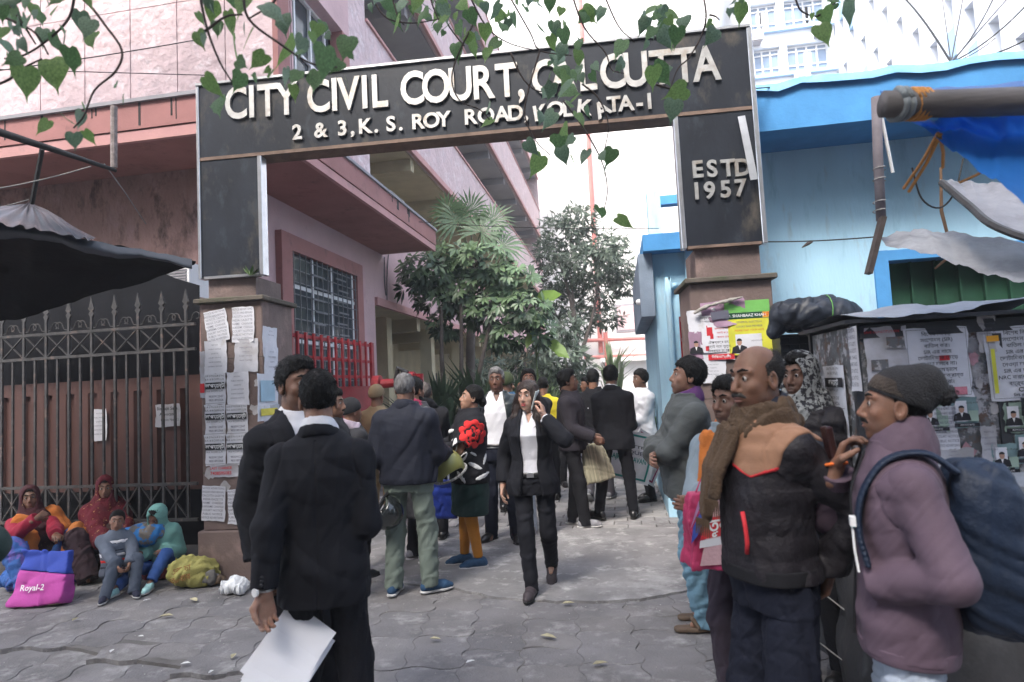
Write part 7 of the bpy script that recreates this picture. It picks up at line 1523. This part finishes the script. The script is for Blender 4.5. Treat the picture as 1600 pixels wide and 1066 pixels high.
# --- near right group
l = g2(1092, 975); p = Person('man in grey fleece with crossed arms, blue jeans and sandals', l, fyaw(1080, -78), H=1.68, dist=dd(l), fat=.03, wide=1.0, lean=.03, hands=((-.09, -.20, 1.14), (.10, -.23, 1.10)), elbows=((.9, -.2, -.7), (-.9, -.2, -.7)), feet=((.10, .02), (-.10, .08)), head=(.0, .18, 0), tone=(.27, .15, .105))
p.body(curls=(.4, .4), palms=((0, 1, 0), (0, 1, 0))); p.eyes(); p.hair(style='full', t=.019, amp=.004); p.top('fleece_jacket', c_grey, ease=.032, hem=.82, flare=.01, wr=.008, fq=16, rarm=1.5); p.collar('collar', cloth_m('purple_collar', (.09, .03, .12)), .079, .020, 1.458, .03, 1.7); p.trousers(c_jean, ease=.022, wide=.062, wr=.009, hem=.02, fq=30)
for i, sd in enumerate('LR'):
    an = p.J['ank'+sd]; F = p.box(an+np.array((0, -.05, -.05)), (.09, .17, .09), .006); F.chain([an+np.array((0, .045, -.075)), an+np.array((0, -.06, -.075)), an+np.array((0, -.155, -.075))], [.042, .044, .042], .02); F.cut(an+np.array((0, 0, -.062)), (0, 0, 1)); F.cut(an+np.array((0, 0, -.088)), (0, 0, -1)); sd_ = fmesh('sandal', F, s_brown, p.root)
    F = p.box(an+np.array((0, -.05, -.05)), (.09, .17, .09), .006); F.chain([an+np.array((-.045, -.05, -.06)), an+np.array((-.02, -.075, -.018)), an+np.array((.02, -.075, -.018)), an+np.array((.045, -.05, -.06))], [.012, .014, .014, .012], .006); F.chain([an+np.array((-.03, -.01, -.05)), an+np.array((0, -.045, .01)), an+np.array((.03, -.01, -.05))], [.012, .012, .012], .006); fmesh('strap', F, s_brown, sd_)
p.sc_root()
l, h = bh(1138, 598, 3.05); p = Person('man with orange muffler and pale hoodie, arms folded, half hidden', l, fyaw(1126, -32), H=h, dist=3.05, hands=((-.08, -.21, 1.10), (.11, -.24, 1.14)), elbows=((.9, -.1, -.7), (-.9, -.1, -.7)), tone=(.16, .085, .06), head=(-.1, .05, 0)); p.body(curls=(.4, .4), palms=((0, 1, 0), (0, 1, 0))); p.eyes(); p.lid(); p.hair(t=.018); p.scarf(c_orange, ((1.475, .080, .026), (1.435, .098, .03)), ends=(([(-.06, -.13, 1.42), (-.07, -.17, 1.2)], [.04, .035], (1.2, .6, 1)),)); p.top('hoodie', c_ltgrey, ease=.038, hem=.82, wr=.007, rarm=1.4, fq=18); p.trousers(cloth_m('plum_trouser', (.04, .03, .045))); p.shoes(s_black, s_dsole); p.sc_root()
# pink shopping bag
F = Field((-.17, -.24, -.12), (.17, .24, .12), .008); F.fn((-.14, -.22, -.09), (.14, .22, .09), lambda x, y, z: np.maximum(np.maximum(np.abs(x)-.125-.01*np.sin(y*20), np.abs(z)-.06+.03*np.clip(y/.2, -1, 1)), np.abs(y)-.20).astype(np.float32)); F.noise(.006, 18, 5, .6, .6)
m_pbag = M('magenta_bag', (.36, .035, .10), .45, .15, 5, .2, 25); BG = fmesh('shopping_bag', F, m_pbag); BC = atD(1108, 826, 2.82)
BG.matrix_world = frame(BC, (RGT*.97+FWD*.1), (UPV*.99+RGT*.06)) @ Matrix.Scale(.80, 4); tag(BG, 'magenta printed carrier bag hanging from the folded arm', 'bag')
def bagp(name, pts, m, z): MB().add([(x-.03, y, z) for x, y in pts], [tuple(range(len(pts)))]).build(name, m, BG, local=True)
# sheet sits on the bag's face towards the viewer (local +z points away from viewer after frame(); flip)
zf_ = .094
for nm, pts, m in (('print_panel', [(-.06, -.17), (.12, -.165), (.125, .17), (.03, .19), (-.02, .02)], M('pink_panel', (.55, .35, .38), .5)), ('print_band', [(-.06, -.03), (.125, .0), (.125, .11), (-.02, .085)], m_redi), ('print_strip', [(-.065, -.075), (.12, -.05), (.125, -.005), (-.06, -.035)], m_paper), ('print_stripe', [(-.11, -.05), (-.07, .0), (-.02, .14), (-.05, .14), (-.10, .04)], M('bag_blue', (.05, .09, .40), .5)), ('print_stripe', [(-.115, .03), (-.10, .06), (-.05, .17), (-.07, .18)], M('bag_lilac', (.42, .25, .45), .5))):
    zf_ += .0006; bagp(nm, pts, m, zf_)
v, f = text_mesh('তুল', .10, .02); MB().add([(q.x*.9+.015, q.y+.045+.12*q.x, zf_+.001) for q in v], f).build('print', m_whi, BG, local=True)
for g_ in (-.05, .07): MB().tube([(g_-.03, .19, .0), (g_, .27, .0), (g_+.04, .19, .0)], .006, 5).build('handle', m_pbag, BG, local=True)
# balding man
l, h = bh(1180, 549, 2.3); p = PA = Person('balding man with brown scarf and black quilted jacket with tan yoke', l, fyaw(1190, -52), H=h, dist=1.9, wide=.88, fat=.02, hands=((.09, .17, .92), (-.04, .18, .95)), elbows=((.5, .8, 0), (-.5, .8, 0)), head=(.10, .0, 0), tone=(.185, .095, .062), feet=((.12, 0), (-.12, 0)))
p.body(curls=(.7, .7), palms=((0, -1, 0), (0, -1, 0))); p.eyes(look=-.5); p.lid(); p.lips(m_lipb); p.moustache(.030, M('greying_moustache', (.05, .045, .042), .7, .5, 90, .3)); p.hair(M('sparse_black_hair', (.022, .019, .018), .7, .5, 90, .4, 200), .0055, 'bald', .0012)
p.top('quilted_jacket', c_quilt, ease=.024, hem=.90, flare=.0, wr=.0055, rarm=1.15, quilt=.003, fq=20, neckcut=1.44)
p.top('yoke', c_tan, ease=.024, hem=1.0, wr=.0055, rarm=1.15, quilt=.002, fq=20, neckcut=1.44, off=.005, keep=lambda x, y, z: np.maximum(1.265+.42*np.abs(np.abs(x)-.10)-z, np.maximum(np.abs(x)-(.165+.35*(z-1.30)), .014-np.abs(x))).astype(np.float32))
p.top('yoke_piping', m_redi, ease=.024, hem=1.0, wr=.0055, rarm=1.15, fq=20, neckcut=1.44, off=.0065, keep=lambda x, y, z: np.maximum(np.abs(1.268+.42*np.abs(np.abs(x)-.10)-z)-.006, np.maximum(np.abs(x)-(.167+.35*(z-1.30)), .014-np.abs(x))).astype(np.float32))
p.top('hem_band', c_black2, ease=.022, hem=.90, arms=False, flare=.0, wr=.002, off=.008, keep=lambda x, y, z: (z-.95).astype(np.float32)); p.collar('collar', c_navy, .088, .022, 1.452, .03, 1.8, open_=.02)
p.scarf(c_brown, ((1.492, .078, .022), (1.458, .088, .025), (1.425, .102, .024)), ends=(([(-.03, -.13, 1.42), (-.075, -.175, 1.28), (-.085, -.20, 1.12)], [.032, .032, .029], (1.15, .55, 1)), ([(.02, -.14, 1.41), (-.015, -.185, 1.28), (-.02, -.20, 1.20)], [.030, .030, .027], (1.15, .5, 1))), amp=.006, fq=38, tilt=.012)
for k in range(16):
    a = (k % 8)/7-.5; x0, z0 = (-.085, 1.10) if k < 8 else (-.02, 1.18); q0 = p.T(x0+a*.075, -.215, z0); MB().tube([q0, q0+np.array((a*.01, -.004, -.06))], [.0045, .002], 4).build('scarf_fringe', c_brown, p.root, local=True)
fz = [p.T(.085, -.166, 1.15), p.T(.098, -.168, 1.10), p.T(.100, -.166, 1.05), p.T(.088, -.162, 1.01)]; MB().tube(fz, .008, 6).build('pocket_piping', m_redi, p.root, local=True, smooth=True)
p.trousers(c_navy2, ease=.030, wide=.075, wr=.006); p.shoes(s_black, s_dsole); p.sc_root()
# man with keffiyeh
l, h = bh(1247, 560, 3.4); p = Person('man wrapped in black and white checked headscarf behind balding man', l, fyaw(1247, -30), H=h, dist=3.4, wide=.98, tone=(.15, .08, .055), head=(.0, .05, 0)); p.body(hands=True); p.eyes(); p.lid(); p.hair(t=.010); p.headcover(c_checkw, .020, (.066, .09, .088), .0, name='headscarf', fq=30); p.scarf(c_checkw, ((1.45, .10, .035), (1.41, .115, .035))); p.top('jacket', c_quilt, ease=.03, hem=.82, wr=.005, rarm=1.1, quilt=.005); p.trousers(c_black2); p.shoes(s_black, s_dsole); p.sc_root()
# man in mauve jacket with backpack
l, h = bh(1382, 590, 2.02); p = PM = Person('man in mauve jacket and knit cap raising hand to mouth', l, fyaw(1410, -80), H=h, dist=1.8, wide=.96, hands=((.13, -.105, 1.03), (-.025, -.172, 1.385)), elbows=((.75, .8, -.2), (-.5, -.75, -1)), head=(-.06, .10, 0), tone=(.20, .10, .065), lean=.03)
p.body(curls=(None, .6), palms=((-1, 0, 0), (.35, .9, .2)), dirs=((-.3, -.8, -.4), (.12, .38, .9)), thumbs=(.5, .8)); p.eyes(); p.lid(); p.lips(m_lipb); p.moustache(.028); p.hair(m_hair, .004, 'bald', .001)
p.beanie(c_beanie, .010, .050, slouch=([(0, -.05, .06), (0, -.085, .08), (0, -.115, .06)], [.078, .060, .040]))
for z0, z1, mm in ((.058, .098, c_knit),):
    F = p.box(p.hp(0, -.02, .06), (.17, .18, .12), p.vf); F.ell(p.hp(0, -.014, .036), (.077+.0125, .098+.0125, .083+.0125), rot=p.HR); F.cut(p.hp(0, .09, .060), p.HR@np.array((0, -.33, -1))); F.cut(p.hp(0, .09, .108), p.HR@np.array((0, .33, 1))); fmesh('cap_band', F, c_knit, p.root)
F = p.box(p.hp(0, -.19, .07), (.09, .09, .09), .005); F.ell(p.hp(0, -.148, .05), (.030, .030, .032)); F.noise(.006, 160, 2); fmesh('pompom', F, c_beanie, p.root)
p.top('jacket', c_purple, ease=.024, hem=.80, flare=.014, wr=.0042, rarm=1.15, fq=12, neckcut=1.45, sleeve=(.97, .95)); p.collar('stand_collar', c_purple, .082, .020, 1.468, .03, 2.4, open_=.012); p.collar('collar_lining', c_plum, .094, .012, 1.448, .03, 1.6, open_=.05)
p.top('hem_band', c_purple, ease=.024, hem=.785, arms=False, wr=.001, off=.006, keep=lambda x, y, z: (z-.835).astype(np.float32))
MB().tube(spline([p.T(.0, -.105, 1.46), p.T(.0, -.146, 1.30), p.T(.0, -.142, 1.1), p.T(.0, -.158, .82)], 5), .0045, 6).build('zip', c_black2, p.root, local=True)
cp = spline([p.T(.03, -.10, 1.45), p.T(.05, -.148, 1.32), p.T(.055, -.150, 1.2)], 5); MB().tube(cp, .003, 5).build('drawcord', c_char, p.root, local=True); v, f = uv_ball(cp[-1], .010, 8, 6); MB().add(v, f).build('cord_toggle', M('teal_toggle', (.05, .40, .45), .3), p.root, local=True)
for sd, w_ in (('R', m_rope), ('R', m_rope)): MB().tube([p.J['wr'+sd]+np.array((.036*math.cos(a), .036*math.sin(a), .015+.008*math.sin(a+1))) for a in np.linspace(0, 6.28, 16)], .0055, 6).build('wrist_thread', M('orange_thread', (.75, .16, .03), .7), p.root, local=True, smooth=True); break
p.top('cuff', c_char, ease=.03, hem=1.5, arms=False) if False else None
p.trousers(c_pale, ease=.026, wide=.068, wr=.007); p.shoes(s_grey, s_sole)
# backpack strap over the near shoulder
st = spline([p.T(.13, .14, 1.40), p.T(.125, .06, 1.455), p.T(.12, -.05, 1.43), p.T(.125, -.125, 1.32), p.T(.135, -.142, 1.20), p.T(.165, -.125, 1.10)], 6)
F = p.box(p.T(.12, 0, 1.3), (.14, .28, .30), .005); F.chain(st, [.021]*len(st), .006, sc=(1.3, .5, .5)); sk = p
p.sc_root()
BPK = thing('backpack', 'navy blue backpack worn by the man in mauve jacket', 'backpack', p.loc, None, p.yaw); BPK.scale = (p.k,)*3
m_bp = M('navy_nylon', (.006, .014, .034), .6, .2, 6, .15, 60, spec=.35); fmesh('shoulder_strap', F, m_bp, BPK)
F = p.box(p.T(0, .27, 1.16), (.26, .22, .38), .009)
F.fn(p.T(-.2, .1, .85), p.T(.2, .42, 1.45), lambda x, y, z: (((np.abs(x/.150)**3.5+np.abs((y-.235)/.105)**3.5+np.abs((z-1.14)/.27)**3.5)**(1/3.5)-1)*.105).astype(np.float32)); F.fn(p.T(-.2, .3, .85), p.T(.2, .5, 1.2), lambda x, y, z: (((np.abs(x/.14)**3+np.abs((y-.32)/.06)**3+np.abs((z-1.02)/.16)**3)**(1/3)-1)*.07).astype(np.float32), .02); F.noise(.006, 16, 3, .6, .6); fmesh('pack', F, m_bp, BPK)
MB().box(tuple(p.T(.118, -.150, 1.215)), tuple(p.T(.152, -.168, 1.245))).build('buckle', m_white, BPK, local=True); MB().tube([p.T(.137, -.160, 1.21), p.T(.145, -.158, 1.14), p.T(.155, -.150, 1.07)], .004, 5).build('strap_tail', m_white, BPK, local=True)
# small dark phone in his raised hand
ph = MB().box((-.02, -.012, -.055), (.02, .012, .055)).build('mobile_phone', M('maroon_phone', (.03, .012, .012), .3, .1), bevel=.005); qq = (p.J['wrR']+np.array((.0, -.015, .09)))*p.k
ph.matrix_world = Matrix.Translation(p.loc) @ Matrix.Rotation(p.yaw, 4, 'Z') @ Matrix.Translation(Vector(tuple(qq))) @ Euler((.15, 0, .5)).to_matrix().to_4x4(); tag(ph, 'small dark phone held in the raised hand near the mouth', 'phone')
# passer-by whose elbow enters at the left edge
l, h = bh(-270, 560, 1.95); p = Person('passer-by in dark green jacket entering at the left edge', l, fyaw(-150, 175), H=1.66, dist=1.9, hands=((.26, -.06, .86), (-.24, -.10, .99)), elbows=(None, (-1, .3, 0))); p.body(); p.hair(style='full'); p.top('jacket', c_dkgr, ease=.03, hem=.72, wr=.006, rarm=1.2, fq=14); p.trousers(c_sage); p.shoes(s_black, s_dsole); p.sc_root()

# --- family sitting on the pavement at the left
def seated(label, px, py, rel, H, D=None, **k):
    l = g2(px, py); return Person(label, (l[0], l[1], 0), fyaw(px, rel), H=H, dist=dd(l), group='family sitting by the iron grille', **k)
p = seated('seated woman with orange shawl, dark headscarf, hand to mouth', 62, 908, 18, 1.55, sex='f', pel=(0, .10, .16), lean=.22, feet=((.22, -.42), (-.22, -.42)), knees=((.5, -.4, 1), (-.5, -.4, 1)), hands=((.04, -.30, .48), (-.085, -.19, .655)), elbows=((.7, .3, -.8), (-.7, -.5, -.6)), head=(-.35, -.05, 0), tone=(.17, .085, .055))
p.body(curls=(.5, .9), palms=((0, .3, -1), (.5, .6, 0)), dirs=(None, (.75, .25, .35))); p.eyes(); p.lips(m_lipb); p.hair(style='back'); p.headcover(c_dkshawl, .018, (.062, .09, .10), -.01); p.top('kameez', c_redsl, ease=.030, hem=.90, wr=.006, rarm=1.3)
p.top('black_shawl', c_dkshawl, ease=.045, hem=1.0, arms=False, wr=.009, fq=14); F = p.box(p.T(0, -.02, 1.25), (.32, .3, .42)); F.chain([p.T(.05, .10, 1.42), p.T(.17, .0, 1.40), p.T(.235, -.06, 1.22), p.T(.22, -.10, 1.02)], [.06, .085, .085, .07], .04); F.noise(.009, 20, 3); fmesh('orange_shawl', F, c_orange, p.root)
F = p.box(p.T(0, -.1, 1.2), (.32, .35, .45)); F.chain([p.T(-.06, .08, 1.43), p.T(-.125, -.10, 1.37), p.T(-.10, -.19, 1.18), p.T(-.10, -.22, .98)], [.05, .06, .06, .05], .04, sc=(1.2, .7, 1)); F.noise(.008, 22, 5); fmesh('orange_shawl', F, c_orange, p.root)
p.trousers(c_bluep, ease=.05, wide=.10, wr=.012, name='skirt'); F = p.box((0, -.22, .15), (.48, .5, .28), .012); F.ell((0, -.16, .10), (.36, .34, .14)); F.noise(.014, 14, 2); F.cut((0, 0, .01), (0, 0, -1)); fmesh('skirt_lap', F, c_bluep, p.root); p.sc_root()
p = seated('seated woman in red and gold printed headscarf behind the boy', 170, 893, 10, 1.52, sex='f', pel=(0, .12, .20), lean=.04, feet=((.25, -.35), (-.25, -.35)), knees=((.6, -.3, 1), (-.6, -.3, 1)), hands=((.10, -.32, .35), (-.10, -.32, .35)), head=(-.22, .0, 0), tone=(.24, .13, .09))
p.body(); p.eyes(); p.lips(m_lipb); p.hair(style='back'); p.headcover(c_redp, .020, (.060, .09, .10), -.01, drape=(((0, .02, 1.40), (0, .0, 1.1), .15, .20),)); p.top('shawl', c_redp, ease=.050, hem=.92, wr=.010, fq=18, rarm=1.6, k=.08); p.trousers(cloth_m('dark_skirt', (.03, .015, .02)), ease=.05, wide=.1, wr=.01, name='skirt'); p.sc_root()
HS = (1.16, 1.14, 1.26)
p = seated('small boy in striped sweater sitting with hands together', 186, 925, 8, 1.06, pel=(0, .16, .26), lean=.06, feet=((.12, -.38), (-.20, -.34)), toes=(.1, -.45), hands=((.09, -.24, .40), (-.06, -.25, .40)), elbows=((.9, .3, -.1), (-.9, .3, -.1)), head=(-.15, .0, .1), tone=(.26, .14, .095))
p.body(curls=(.7, .7), palms=((-1, 0, 0), (1, 0, 0))); p.eyes(); p.lips(m_lipb); p.hair(style='short', t=.009, amp=.0015); p.top('sweater', cloth_m('slate_sweater', (.10, .12, .16)), ease=.034, hem=.88, wr=.006, rarm=1.4)
for z0, z1, mm in ((1.30, 1.36, c_white), (1.20, 1.24, c_navy), (1.13, 1.19, c_white), (1.06, 1.11, m_rfl), (.98, 1.02, c_navy)): p.top('sweater_stripe', mm, ease=.034, hem=.88, wr=.006, arms=False, off=.003, keep=lambda x, y, z, z0=z0, z1=z1: (lambda Z: np.maximum(z0-Z, Z-z1))(p.tcoord(x, y, z)[2]).astype(np.float32))
p.trousers(cloth_m('slate_jeans', (.055, .07, .10)), ease=.022, wide=.066, wr=.007); p.shoes(M('navy_canvas_shoe', (.018, .02, .04), .8), s_sole); p.sc_root()
p = seated('child in mint hooded jacket reclining with patterned bag on lap', 252, 905, -28, 1.15, pel=(0, .10, .22), lean=-.32, feet=((.13, -.52), (-.22, -.68)), toes=(.1, -.2), hands=((.16, -.20, .40), (-.14, -.22, .40)), head=(-.1, -.1, .2), tone=(.19, .10, .07))
p.body(curls=(.6, .6)); p.eyes(brow=False); p.lips(m_lipb); p.hair(t=.008); p.headcover(c_mint, .024, (.060, .09, .085), .0, name='hood'); p.top('hooded_jacket', c_mint, ease=.05, hem=.88, wr=.008, rarm=1.8); p.trousers(cloth_m('bright_jeans', (.03, .08, .26)), ease=.022, wide=.064, wr=.007, hem=.13); p.shoes(s_mint, s_sole); p.sc_root()
HS = (.965, .95, 1.09)
# their belongings
def soft(name, label, c, r, m, seed, amp=.015, fq=14, cat='bag', v=.012, rot=None, flatz=True, pw=2.5):
    c = Vector(c); F = Field(np.array(c)-np.array(r)*1.5-.06, np.array(c)+np.array(r)*1.5+.06, v)
    Rm = np.array(Euler(rot or (0, 0, 0)).to_matrix())
    def f(x, y, z):
        X, Y, Z = x-c.x, y-c.y, z-c.z; X, Y, Z = [Rm[0, i]*X+Rm[1, i]*Y+Rm[2, i]*Z for i in range(3)]
        return (((np.abs(X/r[0])**pw+np.abs(Y/r[1])**pw+np.abs(Z/r[2])**pw)**(1/pw)-1)*min(r)).astype(np.float32)
    F.fn(np.array(c)-np.array(r)*1.45, np.array(c)+np.array(r)*1.45, f); F.noise(amp, fq, seed, .8, .65)
    if flatz: F.cut((0, 0, .002), (0, 0, -1), .01)
    return tag(fmesh(name, F, m), label, cat)
m_ppk = M('pink_nonwoven', (.46, .07, .33), .75, .1, 5, .15, 30); m_pbl = M('royal_blue_nonwoven', (.035, .07, .38), .75, .1, 5, .15, 30)
c0 = gnd(62, 945); bw = atD(62, 905, (c0-CC).dot(FWD))
PK = thing('pink_blue_bag', 'pink and blue nonwoven bag leaning in front of seated woman', 'bag', c0)
X_ = (Vector((.95, .12, 0))).normalized(); Z_ = Vector((-.05, .28, 1)).normalized(); Y_ = Z_.cross(X_)
F = Field((-.32, -.14, -.02), (.32, .14, .56), .012); F.fn((-.26, -.08, 0), (.26, .08, .52), lambda x, y, z: np.maximum(np.maximum(np.abs(x)-.225+.10*z, np.abs(y)-.075+.10*z), np.abs(z-.205)-.205).astype(np.float32)); F.noise(.016, 9, 4, .7, .6)
mtx = Matrix(((X_.x, Y_.x, Z_.x, 0), (X_.y, Y_.y, Z_.y, 0), (X_.z, Y_.z, Z_.z, 0), (0, 0, 0, 1)))
low = Field((-.32, -.14, -.02), (.32, .14, .56), .012); low.F = F.F.copy(); low.cut((0, 0, .25), (.12, 0, 1)); F.cut((0, 0, .252), (-.12, 0, -1))
for nm, fl, mm in (('pink_front', low, m_ppk), ('blue_flap', F, m_pbl)): o = fmesh(nm, fl, mm, PK); o.matrix_local = mtx
v, f = text_mesh('Royal-2', .065, .012); o = MB().add([(q.x-.01, -.118+.10*(.13+q.y), .13+q.y) for q in v], f).build('print', m_whi, PK, local=True); o.matrix_local = mtx
q = gnd(295, 918); soft('jute_sack', 'yellow printed sack at the foot of left gate pillar', (q.x, q.y+.06, .11), (.19, .13, .12), M('yellow_sack', (.30, .28, .09), .8, .2, 6, .3, 80), 2, rot=(0, .25, .2))
v, f = text_mesh('িতক চা\nআবার', .07, .01); o = MB().add([(q_.x, q_.y, 0) for q_ in v], f).build('sack_print', M('brown_print', (.22, .10, .03), .8)); o.matrix_world = frame((q.x-.02, q.y-.085, .13), (1, .1, .25), (-.2, .25, 1)); sk_ = [ob for ob in bpy.data.objects if ob.name.startswith('jute_sack')][0]; mw = o.matrix_world.copy(); o.parent = sk_; o.matrix_world = mw
q = gnd(322, 915); soft('rubble_stone', 'grey rubble stone lying against the left pillar foot', (q.x, q.y, .06), (.10, .08, .07), M('rubble', (.13, .125, .12), .9, .3, 8, .3), 5, .02, 16, 'stone')
q = gnd(340, 912); soft('brick_fragment', 'small brown brick fragment beside the rubble stone', (q.x, q.y, .035), (.055, .05, .04), M('brick_bit', (.17, .12, .08), .9, .3, 8, .3), 6, .01, 20, 'stone')
q = gnd(120, 905); soft('orange_cloth_bundle', 'orange cloth bundle standing between the two seated women', (q.x, q.y+.05, .24), (.13, .13, .22), M('orange_crumple', (.38, .13, .03), .85, .3, 8, .3, 40), 7, .022, 15, 'bundle')
q = gnd(150, 900); soft('dark_cloth_bundle', 'dark brown cloth bundle beside the orange one', (q.x+.06, q.y+.08, .22), (.14, .14, .23), M('dark_crumple', (.035, .018, .016), .9, .3, 8, .3, 40), 8, .02, 15, 'bundle')
q = gnd(205, 905); soft('lime_bag', 'white and lime carrier bag behind the boy\'s shins', (q.x-.05, q.y+.05, .14), (.15, .10, .15), M('lime_bag', (.48, .50, .16), .6, .3, 5, .2, 30, stain=((.62, .60, .62),), st_lo=.5, st_hi=.55, st_s=5), 9)
q = gnd(243, 905); soft('red_bundle', 'dark red cloth bundle under the child\'s knees', (q.x, q.y+.05, .10), (.17, .12, .11), cloth_m('red_bundle', (.13, .012, .02)), 10, cat='bundle')
q = gnd(238, 900); soft('patterned_bag', 'blue and grey patterned travel bag on the child\'s lap', (q.x-.0, q.y-.20, .40), (.25, .11, .10), M('blue_ikat', (.03, .19, .50), .6, .15, 8, .2, 40, stain=((.17, .15, .13),), st_lo=.47, st_hi=.52, st_s=9), 11, .012, 12, flatz=False, rot=(.1, -.22, .1))
q = gnd(10, 880); soft('wrapped_load', 'dark plastic wrapped load behind the seated woman', (q.x-.15, q.y+.45, .42), (.45, .30, .42), m_tarps, 12, .03, 8, 'bundle', .02)
# litter
q = gnd(369, 926); soft('crushed_cup_tray', 'crushed white plastic tray by the left pillar', (q.x, q.y, .05), (.11, .07, .055), M('white_plastic_litter', (.66, .68, .70), .4, .05, 5, .1), 13, .018, 22, 'litter', .007)
rl = random.Random(11); dl = M('dry_leaf', (.36, .33, .22), .8, .3, 9, .1); wl = M('white_litter', (.6, .6, .6), .8, .1, 5, .1)
spots = [((888, 945), 0, 'right of the walking woman\'s foot'), ((857, 998), 0, 'in the middle foreground'), ((938, 1040), 0, 'at the bottom middle'), ((680, 1001), 0, 'in the left middle foreground'), ((415, 890), 0, 'behind the suited man'), ((365, 1028), 0, 'left of the papers'), ((118, 970), 0, 'in front of the pink bag'), ((260, 965), 0, 'in front of the child\'s shoe'), ((302, 940), 0, 'before the yellow sack'), ((85, 947), 0, 'beside the pink bag corner'), ((220, 997), 1, 'on pavers before the child'), ((290, 1040), 1, 'near the bottom left'), ((330, 1053), 1, 'at the bottom left edge'), ((1080, 945), 1, 'on the slab edge at right'), ((175, 1020), 1, 'in the sunken paver gap'), ((735, 1037), 1, 'at the bottom centre'), ((230, 940), 1, 'beside the child\'s shoe')]
for (x, y), k, wh in spots:
    q = gnd(x, y); L = rl.uniform(.035, .06) if k == 0 else rl.uniform(.02, .04); a = rl.uniform(0, 6); n = 7
    pts = [(q.x+math.cos(a)*u*L-math.sin(a)*w_*L, q.y+math.sin(a)*u*L+math.cos(a)*w_*L, .012+abs(w_)*L*.5) for u, w_ in ((-1, 0), (-.4, .38), (.3, .42), (1, 0), (.35, -.4), (-.4, -.3))]
    c_ = (q.x, q.y, .010); o = MB().add([c_]+pts, [(0, i+1, (i+1) % 6+1) for i in range(6)]).build('dry_leaf' if k == 0 else 'paper_scrap', dl if k == 0 else wl)
    tag(o, ('pale dry leaf lying ' if k == 0 else 'white litter scrap lying ')+wh, 'leaf' if k == 0 else 'litter', 'litter on the ground')

gr = MB(); rg = random.Random(3)
for k in range(900):
    x, y = rg.uniform(-5.2, 1.0), rg.uniform(2.8, 9.0); s_ = rg.uniform(.002, .007)
    z = .012 if y > crack_y(x) and y < 7 else .0
    a = rg.uniform(0, 6); pts = [(x+math.cos(a+t)*s_*rg.uniform(.6, 1.4), y+math.sin(a+t)*s_*rg.uniform(.6, 1.4), z) for t in (0, 2.1, 4.2)]
    gr.add(pts+[(x, y, z+s_*.7)], [(0, 1, 3), (1, 2, 3), (2, 0, 3)])
o = gr.build('grit', M('pale_grit', (.34, .33, .31), .9, .4, 3, 0)); tag(o, 'pale grit and dust crumbs strewn over the pavement', 'grit', kind='stuff')

for k, (a, b) in enumerate((((601, 402), (603, 462)), ((607, 398), (605, 470)))):
    wire('wall_cable', 'black cable hanging down pink wall beside the canopy end, %s' % ('left strand', 'right strand')[k], bez(atX(*a, XS+.03), atX(*b, XS+.03), .08, ax=(0, -.6, 0)), .012, m_wire, 'cable')
